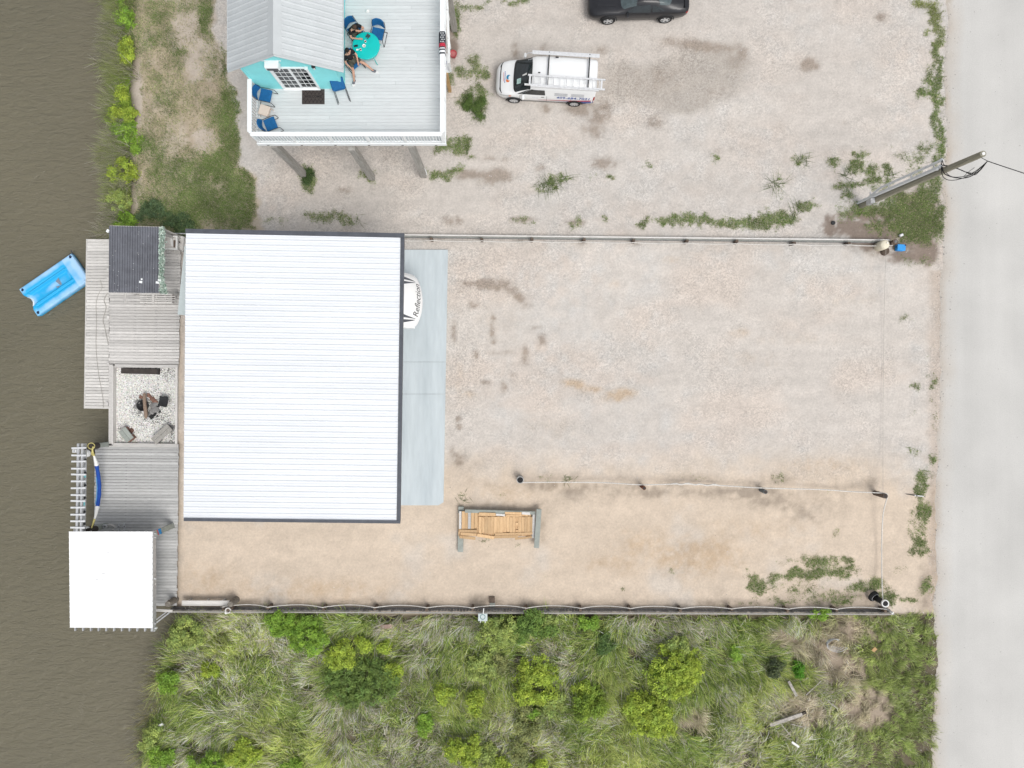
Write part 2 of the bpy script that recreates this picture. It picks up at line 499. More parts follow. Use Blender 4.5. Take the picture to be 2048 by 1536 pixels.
DIRT_SHADE = [(1000, 968, 70, 10, .35), (1120, 950, 90, 8, .4), (1220, 985, 60, 16, .5), (1600, 990, 120, 12, .45), (1690, 975, 60, 10, .4), (930, 935, 30, 30, .35), (1090, 972, 40, 9, .8), (1145, 985, 35, 14, .7), (1180, 975, 60, 8, .6), (1255, 978, 40, 14, .7), (1300, 985, 30, 10, .9), (1350, 968, 40, 8, .6), (1430, 985, 60, 10, .7), (1500, 985, 50, 14, .9), (1530, 1000, 60, 14, .7), (1590, 1020, 60, 18, .55, 15), (1640, 1010, 50, 22, .5),
        (1560, 960, 30, 8, .7), (1380, 955, 60, 6, .5), (1740, 965, 14, 8, .7), (930, 1010, 40, 12, .35), (1090, 1020, 20, 20, .4), (1000, 1012, 90, 6, .6), (1086, 1050, 8, 30, .5),  # blobs hugging the lumber pile's top and right sides are its shade, painted in
        (500, 1206, 30, 6, .9), (640, 1209, 120, 4, .9), (800, 1209, 120, 4, .8), (968, 1206, 26, 12, .9), (1100, 1211, 140, 4, .8), (1300, 1211, 120, 4, .8), (1500, 1208, 140, 7, .7), (1680, 1195, 80, 14, .8), (1240, 975, 20, 20, .6), (985, 1198, 14, 14, .5),  # thin strips at the south fence foot: soft shade painted into the ground colour
        (1850, 1180, 14, 40, .8), (1868, 1000, 8, 40, .7), (1868, 1120, 8, 60, .6), (1880, 600, 6, 80, .4), (1760, 1130, 60, 40, .25), (870, 478, 60, 5, .4), (1040, 482, 10, 6, .6), (1163, 484, 10, 6, .7), (1270, 484, 14, 6, .6), (1750, 500, 20, 12, .8)]
SOIL = [(1700, 455, 48, 16, 1), (1780, 470, 90, 34, 1), (1830, 440, 50, 60, 1), (1850, 500, 26, 30, 1), (1660, 450, 14, 22, 1), (1800, 510, 40, 14, .9), (905, 88, 12, 30, .9), (1740, 430, 60, 14, 1)]


# ------------------------------------------------------------------ where plants grow (photo px: cx, cy, rx, ry, strength)
LAWN = [(-10, -80), (420, -80), (428, 60), (452, 130), (474, 220), (480, 330), (512, 352), (520, 472), (262, 472), (268, 300), (268, 100)]
GREENS = [(450, 130, 12, 30, 1.2), (462, 230, 18, 40, 1.3), (470, 290, 20, 40, 1.4), (440, 330, 50, 40, 1.1), (480, 380, 40, 40, 1.4), (430, 420, 90, 34, 1.5), (490, 430, 40, 40, 1.5), (330, 420, 60, 30, .9), (320, 320, 20, 50, .9), (300, 180, 30, 40, .5), (310, 20, 25, 30, .8), (415, 30, 14, 30, .9), (350, 200, 40, 40, .5), (380, 330, 40, 30, .7), (290, 280, 24, 30, .7), (340, 100, 30, 40, .5), (420, 200, 14, 12, .6), (385, 390, 60, 40, .9)]
WEEDS = [  # cx, cy, rx, ry, strength
    (1872, 40, 12, 40, 1.6), (1876, 100, 9, 40, 1.7), (1855, 160, 10, 30, 1.0), (1874, 170, 9, 40, 1.6), (1872, 230, 9, 30, 1.5), (1850, 190, 18, 10, 1.2), (1845, 8, 20, 6, 1.4), (1880, 270, 6, 30, 1.4), (1878, 310, 6, 30, 1.1), (1860, 290, 24, 8, .8), (1870, 200, 6, 120, 1.2),
    (1790, 425, 60, 14, 2.0), (1830, 440, 50, 36, 2.2), (1760, 420, 40, 12, 1.8), (1855, 400, 22, 30, 1.9), (1725, 420, 26, 14, 1.4), (1870, 370, 12, 30, 1.5), (1820, 400, 40, 14, 1.5), (1690, 430, 20, 20, .8), (1750, 455, 30, 12, .8), (1850, 490, 20, 20, .7), (1835, 520, 40, 8, .7), (1790, 500, 20, 8, .4),
    (1600, 320, 14, 9, 1.2), (1665, 325, 14, 10, 1.3), (1720, 308, 18, 10, 1.3), (1712, 335, 12, 14, 1.3), (1742, 350, 14, 22, 1.3), (1695, 372, 26, 8, 1.3), (1740, 372, 30, 10, 1.2), (1775, 340, 10, 14, 1.2), (1690, 395, 14, 10, 1.3), (1770, 365, 24, 8, 1.1), (1610, 412, 22, 9, 1.5), (1560, 385, 10, 26, .6), (1550, 350, 4, 20, .6), (1800, 310, 24, 8, .6), (1835, 320, 26, 14, .8), (1780, 290, 20, 8, .5), (1830, 350, 20, 20, .8), (1840, 295, 20, 8, .8),
    (1285, 445, 8, 9, 1.6), (1330, 445, 26, 7, 1.6), (1370, 433, 22, 10, 2.0), (1410, 440, 26, 7, 1.8), (1460, 446, 34, 8, 1.9), (1520, 445, 40, 10, 2.1), (1560, 437, 26, 11, 2.1), (1600, 440, 20, 6, .6), (1145, 448, 20, 6, 1.0), (1165, 436, 8, 6, 1.0), (1213, 436, 7, 6, 1.3), (1040, 438, 26, 6, .7), (1060, 445, 14, 5, .7),
    (1100, 365, 10, 14, 1.3), (1085, 382, 6, 5, 1.1), (1130, 352, 12, 6, 1.1), (1185, 350, 7, 4, .7), (1218, 360, 9, 5, 1.5), (1300, 332, 5, 4, 1.2), (1429, 317, 5, 5, 1.3),
    (925, 140, 16, 10, 1.2), (950, 140, 14, 22, 1.4), (970, 150, 10, 10, 1.1), (930, 200, 18, 16, 1.7), (960, 210, 14, 26, 1.8), (950, 175, 12, 8, 1.2), (905, 290, 26, 16, 1.6), (930, 285, 14, 8, 1.2), (880, 348, 22, 8, 1.5), (910, 342, 18, 6, 1.1), (940, 312, 14, 5, .9), (975, 188, 6, 6, .9), (912, 40, 10, 30, 1.8), (925, 10, 20, 8, 1.3), (960, 8, 20, 5, 1.0), (1030, 5, 24, 5, 1.6), (895, 160, 8, 16, 1.5),
    (616, 358, 14, 22, 1.8), (735, 348, 18, 6, 1.2), (740, 362, 10, 6, .9), (655, 436, 50, 10, 1.2), (690, 442, 20, 8, 1.0), (550, 440, 30, 10, .6), (545, 350, 12, 6, .5), (790, 448, 30, 6, .3),
    (1515, 1165, 12, 16, 2.3), (1560, 1155, 24, 8, 1.9), (1610, 1152, 40, 8, 2.2), (1660, 1143, 34, 9, 2.2), (1640, 1122, 40, 9, 1.1), (1690, 1122, 10, 8, 1.7), (1580, 1120, 30, 6, .6), (1540, 1170, 40, 14, .6), (1600, 1180, 60, 14, .7), (1660, 1195, 60, 10, .8), (1720, 1170, 30, 10, 1.2), (1752, 1168, 18, 9, 1.5), (1775, 1195, 16, 18, 1.5), (1680, 1205, 20, 6, 1.3), (1340, 1140, 6, 6, 1.2), (1670, 1065, 8, 12, .6), (1500, 1135, 4, 5, .9), (1560, 1200, 30, 6, .9), (1480, 1208, 60, 4, .6),
    (1850, 955, 14, 16, 1.5), (1845, 980, 10, 20, 1.3), (1843, 1025, 11, 18, 1.6), (1840, 1060, 12, 10, .8), (1838, 1085, 12, 12, 1.3), (1842, 1102, 14, 8, 1.3), (1852, 1170, 8, 14, 1.5), (1828, 1070, 14, 30, .6), (1800, 1140, 14, 12, .6), (1810, 1200, 24, 8, 1.0), (1860, 920, 8, 16, .9), (1826, 905, 8, 9, .9), (1832, 770, 8, 10, .9), (1865, 760, 7, 16, 1.0), (1812, 635, 12, 6, .9), (1825, 640, 6, 4, .8), (1828, 1050, 8, 40, .6), (1858, 700, 5, 40, .5), (1820, 830, 8, 8, .5), (1868, 830, 5, 60, .5),
    (925, 990, 8, 8, .7), (1095, 955, 10, 6, .7), (1140, 958, 14, 5, .7), (1000, 990, 8, 6, .5), (920, 1010, 16, 6, .4), (1040, 1168, 6, 5, .5), (1250, 1172, 6, 6, .6), (1100, 1160, 4, 4, .5), (970, 1082, 10, 4, .7), (1038, 1084, 6, 4, .8), (1400, 955, 40, 5, .5), (1560, 955, 20, 8, .6), (1660, 985, 16, 6, .4), (925, 920, 6, 30, .2)]

def plant_cover(x, y, px, py):
    """cover of lawn and of weeds, 0..1.3"""
    w2 = fbm(x, y, 1.1, 251, 3); w1 = fbm(x, y, .34, 250, 3)
    w0 = fbm(x, y, .16, 252, 2)
    jx = 26 * (fbm(x, y, .7, 253, 3) - .5) + 16 * (fbm(x, y, .22, 254, 2) - .5); jy = 26 * (fbm(x, y, .7, 255, 3) - .5) + 16 * (fbm(x, y, .22, 256, 2) - .5)
    px = px + jx; py = py + jy
    lw = poly_dist(px, py, LAWN) + 22 * (w2 - .5)
    bare = sstep(.3, .7, blobs(px, py, [(375, 60, 32, 40), (395, 110, 30, 50), (410, 285, 30, 20), (440, 60, 16, 90), (275, 200, 8, 50), (270, 380, 10, 30), (440, 130, 10, 20)]))
    lawn = sstep(-3, 8, lw) * np.clip(.42 + .75 * blobs(px, py, GREENS) + 1.2 * (w2 - .54) - .5 * bare, .02, 1.3)
    wd = blobs(px, py, WEEDS)
    wd = sstep(.30, 1.35, wd * (.10 + 1.0 * w1 + .9 * w0)) * 1.15
    lawn = lawn * (.45 + .6 * w1 + .5 * w0)
    return lawn, wd

xs = np.concatenate([[-900, -500, -250, -120, -70, -45, -34, -29], np.arange(-27, 27.01, 0.1), [29, 34, 45, 70, 120, 250, 500, 900]])
ys = np.concatenate([[-900, -500, -250, -120, -60, -36, -26, -22], np.arange(-20.4, 20.41, 0.1), [22, 26, 36, 60, 120, 250, 500, 900]])
GX, GY = np.meshgrid(xs, ys)
PX = 1024 + GX * F / H; PY = 768 - GY * F / H
sd = poly_dist(PX, PY, LAND) / 41.0
sd = sd + (fbm(GX, GY, 1.6, 5) - 0.5) * 0.55 * np.where((PY < 472) | (PY > 1228), 1, 0.12)

def ground_z(x, y):
    px = 1024 + x * F / H; py = 768 - y * F / H
    z = (fbm(x, y, 3.0, 40) - 0.5) * 0.09 + (fbm(x, y, 0.6, 41, 2) - 0.5) * 0.03
    mar = sstep(1226, 1240, py) * sstep(1868, 1835, px)
    z = z * (1 + 2.2 * mar) - 0.18 * mar
    return z
GZ = ground_z(GX, GY)
soft = np.where((PY < 472) | (PY > 1228), 1.4, 0.22)
drop = sstep(np.where(soft > 1, 0.15, 0.0), -soft, sd)
GZ = GZ * (1 - drop) - 2.0 * drop
GZ = np.where(PX > 1880, np.minimum(GZ, -0.012), GZ)            # bed under the road sheet
GZ = np.where((PX > 330) & (PX < 905) & (PY > 485) & (PY < 1020), np.minimum(GZ, 0.0), GZ)

def lot_colour(x, y, px, py):
    nA = fbm(x, y, 2.2, 60); nB = fbm(x, y, 0.55, 61); nC = fbm(x, y, 6.0, 62); nS = fbm(x * 0.35, y, 1.3, 63); nD = fbm(x, y, 0.22, 68, 3)
    grey = np.array([0.53, 0.49, 0.448]); pink = np.array([0.545, 0.474, 0.415]); sand = np.array([0.57, 0.472, 0.372]); cool = np.array([0.515, 0.502, 0.48])
    c = grey[None, None] * np.ones(px.shape + (1,))
    def mixc(c, col, f): return c * (1 - f[..., None]) + np.array(col) * f[..., None]
    c = mixc(c, pink, 0.7 * sstep(0.42, 0.70, 0.5 * nA + 0.5 * nS))
    c = mixc(c, cool, 0.7 * sstep(0.45, 0.72, nC * 0.6 + nB * 0.4))
    edge = 905 + 45 * (nC - 0.5) * 2 + 26 * (nB - .5) * 2
    sf = sstep(-25, 95, py - edge) * sstep(345, 352, px) * (py < 1240)
    sf = np.maximum(sf, sstep(12, 0, np.abs(px - 361)) * (py > 640) * (py < 1240) * .8)
    c = mixc(c, sand, 0.9 * sf)
    c = mixc(c, cool * 1.02, 0.35 * sf * sstep(0.52, 0.75, nA))
    upper = sstep(475, 455, py)
    c = mixc(c, [0.48, 0.445, 0.41], 0.3 * upper)
    wob = 0.75 + 0.9 * (nB - 0.5) + 1.0 * (nD - .5)
    def blob(lst, a=.30, b=.62):
        return sstep(a - .06, b + .16, blobs(px, py, lst) * wob * 1.12)
    damp = sstep(.22, .75, blobs(px + 30 * (nB - .5), py + 30 * (nA - .5), DAMP) * (.75 + .5 * nB))
    c = mixc(c, [0.315, 0.28, 0.24], 0.55 * damp)
    c = mixc(c, [0.245, 0.195, 0.152], 0.72 * blob([(b_[0], b_[1], b_[2] * 1.3, b_[3] * 1.3) + tuple(b_[4:]) for b_ in STAIN], .16, .6))
    c = mixc(c, [0.46, 0.34, 0.225], 0.75 * blob([(b_[0], b_[1], b_[2] * 1.2, b_[3] * 1.3) + tuple(b_[4:]) for b_ in TAN], .14, .7))
    c = mixc(c, [0.235, 0.195, 0.155], 0.7 * blob([(b_[0], b_[1], b_[2] * 1.15, b_[3] * 1.3) + tuple(b_[4:]) for b_ in DIRT_SHADE], .14, .65))
    soil = blob(SOIL, .22, .5)
    c = mixc(c, [0.20, 0.155, 0.125], 0.9 * soil)
    # roadside verge
    verge = sstep(26, 4, np.abs(px - (1876 - 0.012 * (py - 500))) + 18 * (nB - .5)) * (py > 540) * (py < 1240)
    c = mixc(c, [0.42, 0.34, 0.275], 0.5 * verge)
    # lawn on the upper left, between the canal and the gravel
    lawn = poly_dist(px, py, [(-4000, -4000), (420, -4000), (428, 60), (452, 130), (470, 220), (478, 330), (512, 350), (522, 470), (200, 470), (-4000, 470)]) + 34 * (nB - .5)
    lw = sstep(-5, 8, lawn)
    lc = np.array([0.40, 0.335, 0.255])[None, None] * (0.8 + 0.5 * nB[..., None])
    lc = mixc(lc, [0.47, 0.41, 0.34], 0.8 * sstep(0.52, 0.66, nA))
    lc = mixc(lc, [0.46, 0.40, 0.34], 0.9 * sstep(.3, .6, blobs(px, py, [(375, 60, 40, 50), (395, 110, 40, 60), (410, 285, 34, 26), (440, 60, 16, 90), (275, 200, 10, 60), (270, 380, 14, 40)]) * wob * 1.2))
    c = c * (1 - lw[..., None]) + lc * lw[..., None]
    tex = 1 + .16 * (fbm(x * .3, y, .45, 401, 4) - .5) + .20 * (fbm(x, y, .28, 402, 3) - .5) + .10 * (fbm(x * .2, y, 1.6, 403, 3) - .5)
    c = c * tex[..., None]
    ld, wd = plant_cover(x, y, px, py)
    c = mixc(c, [0.22, 0.21, 0.12], np.clip(.38 * ld * lw + .40 * wd, 0, .5))
    # marsh soil below the south fence
    ms = sstep(1224, 1230, py)
    mc = np.array([0.135, 0.115, 0.078])[None, None] * (0.55 + 0.9 * nB[..., None])
    mc = mixc(mc, [0.36, 0.295, 0.23], 0.9 * sstep(.25, .55, blobs(px, py, [(1560, 1275, 50, 28), (1640, 1290, 70, 36), (1700, 1260, 60, 30), (1590, 1400, 50, 36), (1380, 1440, 50, 24), (1610, 1440, 40, 40), (1730, 1420, 60, 50), (1680, 1340, 60, 40), (1460, 1500, 20, 40)]) * wob * 1.25))
    c = c * (1 - ms[..., None]) + mc * ms[..., None]
    gravel = np.clip(0.30 + 0.8 * sstep(0.40, 0.68, 0.6 * nA + 0.4 * nB), 0, 1) * (1 - 0.75 * sf) * (1 - lw) * (1 - ms) * (1 - 0.6 * soil)
    near = np.exp(-((px - 925) / 40) ** 2) * sstep(900, 850, py) * sstep(480, 500, py)
    gravel = np.clip(gravel + near * .6 + 0.5 * blobs(px, py, [(1330, 170, 130, 70), (1650, 950, 90, 12), (560, 330, 60, 40), (700, 330, 120, 40)]), 0, 1.3)
    return c, gravel
gc, gv = lot_colour(GX, GY, PX, PY)
mud = sstep(0.5, -0.25, sd)[..., None]
gc = gc * (1 - mud) + np.array([0.10, 0.088, 0.065]) * mud
ny, nx = GX.shape
verts = np.stack([GX, GY, GZ], -1).reshape(-1, 3)
idx = np.arange(ny * nx).reshape(ny, nx)
quads = np.stack([idx[:-1, :-1], idx[:-1, 1:], idx[1:, 1:], idx[1:, :-1]], -1).reshape(-1, 4)

gm = bpy.data.materials.new('lot_ground'); gm.use_nodes = True
N = gm.node_tree.nodes; L = gm.node_tree.links
b = N['Principled BSDF']; b.inputs['Roughness'].default_value = 0.92; b.inputs['Specular IOR Level'].default_value = 0.15
at = N.new('ShaderNodeAttribute'); at.attribute_name = 'Col'
ag = N.new('ShaderNodeAttribute'); ag.attribute_name = 'gravel'
geo = N.new('ShaderNodeNewGeometry')
vo = N.new('ShaderNodeTexVoronoi'); vo.inputs['Scale'].default_value = 19.0
L.new(geo.outputs['Position'], vo.inputs['Vector'])
sep = N.new('ShaderNodeSeparateColor'); L.new(vo.outputs['Color'], sep.inputs[0])
# bright and dark stones: signed contrast times the gravel amount
mr = N.new('ShaderNodeMapRange'); mr.inputs[3].default_value = -0.17; mr.inputs[4].default_value = 0.15
L.new(sep.outputs[0], mr.inputs[0])
mu = N.new('ShaderNodeMath'); mu.operation = 'MULTIPLY'
L.new(mr.outputs[0], mu.inputs[0]); L.new(ag.outputs['Fac'], mu.inputs[1])
ns = N.new('ShaderNodeTexNoise'); ns.inputs['Scale'].default_value = 9; ns.inputs['Detail'].default_value = 6; ns.inputs['Roughness'].default_value = 0.75
L.new(geo.outputs['Position'], ns.inputs['Vector'])
mr2 = N.new('ShaderNodeMapRange'); mr2.inputs[1].default_value = 0.25; mr2.inputs[2].default_value = 0.75; mr2.inputs[3].default_value = 0.84; mr2.inputs[4].default_value = 1.14
L.new(ns.outputs[0], mr2.inputs[0])
ad = N.new('ShaderNodeMath'); ad.operation = 'ADD'
L.new(mu.outputs[0], ad.inputs[0]); L.new(mr2.outputs[0], ad.inputs[1])
vm = N.new('ShaderNodeVectorMath'); vm.operation = 'SCALE'
L.new(at.outputs['Color'], vm.inputs[0]); L.new(ad.outputs[0], vm.inputs['Scale'])
L.new(vm.outputs[0], b.inputs['Base Color'])
bp = N.new('ShaderNodeBump'); bp.inputs['Strength'].default_value = 0.5; bp.inputs['Distance'].default_value = 0.03
ad2 = N.new('ShaderNodeMath'); ad2.operation = 'ADD'
L.new(ns.outputs[0], ad2.inputs[0]); L.new(mu.outputs[0], ad2.inputs[1])
L.new(ad2.outputs[0], bp.inputs['Height']); L.new(bp.outputs[0], b.inputs['Normal'])
me = np_mesh('ground', verts, quads=quads, cols=gc.reshape(-1, 3), mat=gm, smooth=True)
a = me.attributes.new('gravel', 'FLOAT', 'POINT'); a.data.foreach_set('value', gv.reshape(-1).astype(np.float32))
tag(link('ground', me), 'gravel and sand lots with bank and marsh soil beside the canal', None, None, 'structure')

# ------------------------------------------------------------------ road sheet with a ragged edge
rm = bpy.data.materials.new('pale_road'); rm.use_nodes = True
N = rm.node_tree.nodes; L = rm.node_tree.links
b = N['Principled BSDF']; b.inputs['Roughness'].default_value = 0.9; b.inputs['Specular IOR Level'].default_value = 0.15
geo = N.new('ShaderNodeNewGeometry')
mp = N.new('ShaderNodeMapping'); mp.inputs['Scale'].default_value = (1.1, 0.05, 1); mp.inputs['Rotation'].default_value = (0, 0, R(1.2))
L.new(geo.outputs['Position'], mp.inputs['Vector'])
n1 = N.new('ShaderNodeTexNoise'); n1.inputs['Scale'].default_value = 0.8; n1.inputs['Detail'].default_value = 3
L.new(mp.outputs[0], n1.inputs['Vector'])
n2 = N.new('ShaderNodeTexNoise'); n2.inputs['Scale'].default_value = 22; n2.inputs['Detail'].default_value = 5; n2.inputs['Roughness'].default_value = 0.8
L.new(geo.outputs['Position'], n2.inputs['Vector'])
n3 = N.new('ShaderNodeTexNoise'); n3.inputs['Scale'].default_value = 0.35; n3.inputs['Detail'].default_value = 4
L.new(geo.outputs['Position'], n3.inputs['Vector'])
m1 = N.new('ShaderNodeMapRange'); m1.inputs[1].default_value = 0.3; m1.inputs[2].default_value = 0.7; m1.inputs[3].default_value = 0.95; m1.inputs[4].default_value = 1.03
m2 = N.new('ShaderNodeMapRange'); m2.inputs[1].default_value = 0.25; m2.inputs[2].default_value = 0.75; m2.inputs[3].default_value = 0.84; m2.inputs[4].default_value = 1.13
m3 = N.new('ShaderNodeMapRange'); m3.inputs[1].default_value = 0.3; m3.inputs[2].default_value = 0.7; m3.inputs[3].default_value = 0.92; m3.inputs[4].default_value = 1.05
L.new(n1.outputs[0], m1.inputs[0]); L.new(n2.outputs[0], m2.inputs[0]); L.new(n3.outputs[0], m3.inputs[0])
q1 = N.new('ShaderNodeMath'); q1.operation = 'MULTIPLY'; q2 = N.new('ShaderNodeMath'); q2.operation = 'MULTIPLY'
L.new(m1.outputs[0], q1.inputs[0]); L.new(m2.outputs[0], q1.inputs[1]); L.new(q1.outputs[0], q2.inputs[0]); L.new(m3.outputs[0], q2.inputs[1])
vm = N.new('ShaderNodeVectorMath'); vm.operation = 'SCALE'; vm.inputs[0].default_value = (0.53, 0.522, 0.50)
L.new(q2.outputs[0], vm.inputs['Scale'])
du_ = N.new('ShaderNodeAttribute'); du_.attribute_name = 'dust'
dmx = N.new('ShaderNodeMix'); dmx.data_type = 'RGBA'; dmx.inputs[7].default_value = (0.46, 0.40, 0.335, 1)
L.new(du_.outputs['Fac'], dmx.inputs[0]); L.new(vm.outputs[0], dmx.inputs[6]); L.new(dmx.outputs[2], b.inputs['Base Color'])
bp = N.new('ShaderNodeBump'); bp.inputs['Strength'].default_value = 0.25; bp.inputs['Distance'].default_value = 0.01
L.new(n2.outputs[0], bp.inputs['Height']); L.new(bp.outputs[0], b.inputs['Normal'])
rows = np.concatenate([[-900, -300, -90, -40], np.arange(-21, 21.01, 0.06), [40, 90, 300, 900]])
py_ = 768 - rows * F / H
ex = np.interp(py_, [-200, 100, 420, 560, 900, 1240, 1700], [1895, 1893, 1889, 1880, 1875, 1868, 1864])
exw = (ex - 1024) * H / F + (fbm(rows, rows * 0 + 3, 1.7, 91, 6) - 0.5) * 0.55
ROAD_ROWS, ROAD_EDGE = rows, exw
v = []; dust = []
for k, (xx, zz, du) in enumerate(((-0.12, -0.05, 1.0), (0.10, 0.012, 1.0), (0.35, 0.03, 0.45), (0.9, 0.04, 0.0), (9.5, 0.045, 0.0))):
    v.append(np.stack([exw + xx if k < 4 else exw * 0 + 29.5, rows, np.full(len(rows), zz)], -1)); dust.append(np.clip(du * (0.0 + 1.2 * fbm(rows, rows * 0 + 8 + k, 1.2, 97)), 0, 1) if du > 0 else np.zeros(len(rows)))
v = np.concatenate(v); n = len(rows)
qd = []
for k in range(4):
    i = np.arange(n - 1); qd.append(np.stack([k * n + i, (k + 1) * n + i, (k + 1) * n + i + 1, k * n + i + 1], -1))
me = np_mesh('road', v, quads=np.concatenate(qd), mat=rm, smooth=True)
a = me.attributes.new('dust', 'FLOAT', 'POINT'); a.data.foreach_set('value', np.concatenate(dust).astype(np.float32))
tag(link('road', me), 'pale grey worn road running along the right side', None, None, 'structure')

# ------------------------------------------------------------------ concrete slab in three bays
slab = bpy.data.objects.new('pavement', None); COL.objects.link(slab)
tag(slab, 'pale blue grey concrete slab in bays beside the white roof', None, None, 'structure')
ty = [500, 724, 788, 1010]
def slab_x(py): return 896 - (py - 500) * 0.0175
for k in range(3):
    y0, y1 = ty[k] + (0.22 if k else 0), ty[k + 1] - (0.22 if k < 2 else 0)
    pts = [W(400, y1), W(slab_x(y1) - (10 if k == 2 else 0), y1)]
    if k == 2: pts += [W(slab_x(y1 - 8), y1 - 6)]
    pts += [W(slab_x(y0), y0), W(402, y0)]
    MB().prism([(p.x, p.y) for p in pts], -0.1, 0.09).build('panel', concrete, slab)

# ------------------------------------------------------------------ white roofed open carport, 30 x 40 ft
CZL, CZR = 4.98, 4.70            # eaves: the roof falls a little to the right
cTL, cTR, cBR, cBL = W(372, 466, CZL), W(801, 474, CZR), W(793, 1041, CZR), W(367, 1036, CZL)
def roofp(u, v, dz=0.0):
    p = (cTL * (1 - u) + cTR * u) * (1 - v) + (cBL * (1 - u) + cBR * u) * v
    return p + Vector((0, 0, dz))
cc = W(600, 760, 0)
carport = thing('metal_carport', 'open sided carport with a wide white ribbed metal roof and charcoal edging', 'carport', (cc.x, cc.y, 0))
LV = (cBL - cTL).length
npan = 13
def ribbed(prof_n, v0, v1, lift):
    """cross section of one sheet: ribs every quarter of its width"""
    out = []
    for k in range(4):
        a = k / 4
        for dv, h in ((0.0, 0.026), (0.022, 0.026), (0.055, 0.0), (0.110, 0.0), (0.118, 0.006), (0.130, 0.006), (0.138, 0.0), (0.215, 0.0)):
            out.append((v0 + (v1 - v0) * (a + dv), h + lift))
    out.append((v1, 0.026 + lift))
    return out
for k in range(npan):
    pr = ribbed(4, k / npan, (k + 1) / npan, 0.0015 * (k % 2))
    m = MB(cc)
    rows = [[roofp(u, v, h) for v, h in pr] for u in (0.0, 0.5, 1.0)]
    m.grid(rows, smooth=False)
    m.build('roof_panel', white_roof, carport)
# rows of screws over the purlins
m = MB(cc)
for u in (0.02, 0.12, 0.24, 0.36, 0.48, 0.60, 0.72, 0.84, 0.96):
    for k in range(npan * 4):
        p = roofp(u + 0.0007 * random.uniform(-1, 1), (k + 0.30) / (npan * 4), 0.0)
        m.box(p + Vector((0, 0, 0.004)), (0.014, 0.014, 0.008))
tag(m.build('screws', white_roof, carport), kind='stuff')
def trim(a, b, wd, ht, dz, name):
    MB(cc).bar(a + Vector((0, 0, dz)), b + Vector((0, 0, dz)), wd, ht).build(name, dark_trim, carport)
xv = (cTR - cTL).normalized(); yv = (cBL - cTL).normalized()
trim(cTL - yv * 0.075 - xv * 0.0, cTR - yv * 0.06 + xv * 0.16, 0.19, 0.16, -0.02, 'rake_trim')
trim(cBL + yv * 0.055 + xv * 0.03, cBR + yv * 0.055 + xv * 0.16, 0.13, 0.16, -0.02, 'rake_trim')
gut = MB(cc)
g0, g1 = cTR + xv * 0.085 + yv * 0.04, cBR + xv * 0.085 - yv * 0.014
gut.bar(g0 + Vector((0, 0, 0.03)), g1 + Vector((0, 0, 0.03)), 0.150, 0.02)
gut.bar(g0 + xv * 0.068 + Vector((0, 0, -0.06)), g1 + xv * 0.068 + Vector((0, 0, -0.06)), 0.012, 0.16)
gut.build('eave_trim', dark_trim, carport)
for u in (0.10, 0.36, 0.62, 0.86):
    for v in (0.02, 0.5, 0.98):
        p = roofp(u, v)
        MB(cc).box((p.x, p.y, (p.z - 0.25 + 0.09) / 2), (0.1, 0.1, p.z - 0.25 - 0.09)).build('post', galv, carport)
for v in (0.02, 0.26, 0.5, 0.74, 0.98):
    MB(cc).bar(roofp(0.01, v, -0.18), roofp(0.985, v, -0.18), 0.08, 0.16).build('rafter', galv, carport)
for u in (0.02, 0.12, 0.24, 0.36, 0.48, 0.60, 0.72, 0.84, 0.96):
    MB(cc).bar(roofp(u, 0.003, -0.065), roofp(u, 0.997, -0.065), 0.06, 0.07).build('purlin', galv, carport)
# the sheet fixed under the left eave
aw = thing('awning_sheet', 'pale grey green metal sheet sloping out from under the left eave of the white roof', 'awning', W(362, 570, 0))
o = W(362, 570, 0)
m = MB(o)
pa, pb, pc, pd = W(369, 492, 4.4), W(384, 492, 4.42), W(384, 632, 2.9), W(355, 629, 2.75)
rows = []
for i in range(9):
    t = i / 8
    rows.append([pa.lerp(pd, t) + Vector((0, 0, 0.0)), pb.lerp(pc, t)])
m.grid(rows, smooth=False)
m.add([pd + Vector((0, 0, -.01)), pc + Vector((0, 0, -.01)), pb + Vector((0, 0, -.01)), pa + Vector((0, 0, -.01))], [(0, 1, 2, 3)])
m.build('sheet', pm('pale_green_grey_sheet', (0.50, 0.56, 0.56), 0.5, var=0.05), aw)
MB(o).bar(W(384, 494, 4.4), W(384, 630, 2.85), 0.05, 0.05).build('bracket', galv, aw)

# ------------------------------------------------------------------ fifth wheel travel trailer parked under the carport
rvc = Vector((-8.9, 3.83, 0.09))
rv = thing('travel_trailer', 'white travel trailer nose with black swooshes and script lettering under the carport', 'trailer', rvc)
HW = 1.25
prof = [(-0.10, 1.42), (0.0, 1.52), (0.02, 1.66), (-0.10, 1.95), (-0.30, 2.3), (-0.54, 2.65), (-0.82, 2.98), (-1.15, 3.3), (-1.6, 3.58)]
NX = -4.17
ps = np.array(prof)
pl = np.concatenate([[0], np.cumsum(np.hypot(np.diff(ps[:, 0]), np.diff(ps[:, 1])))])
def capp(t, s, off=0.0):
    """t across -1..1, s metres up the nose from its lower edge"""
    x = np.interp(s, pl, ps[:, 0]); z = np.interp(s, pl, ps[:, 1])
    bow = 0.36 * abs(t) ** 2.2 + (0.10 * max(0, abs(t) - 0.86) / 0.14)
    e = 0.05
    dx = np.interp(s + e, pl, ps[:, 0]) - np.interp(s - e, pl, ps[:, 0]); dz = np.interp(s + e, pl, ps[:, 1]) - np.interp(s - e, pl, ps[:, 1])
    l = math.hypot(dx, dz); nxv, nzv = dz / l, -dx / l
    return Vector((NX - bow + x + nxv * off, rvc.y + t * HW, z + nzv * off + 0.0))
SM = pl[-1]
m = MB(rvc)
ss = np.linspace(0, SM, 26); tt = np.linspace(-1, 1, 29)
m.grid([[capp(t, s) for t in tt] for s in ss])
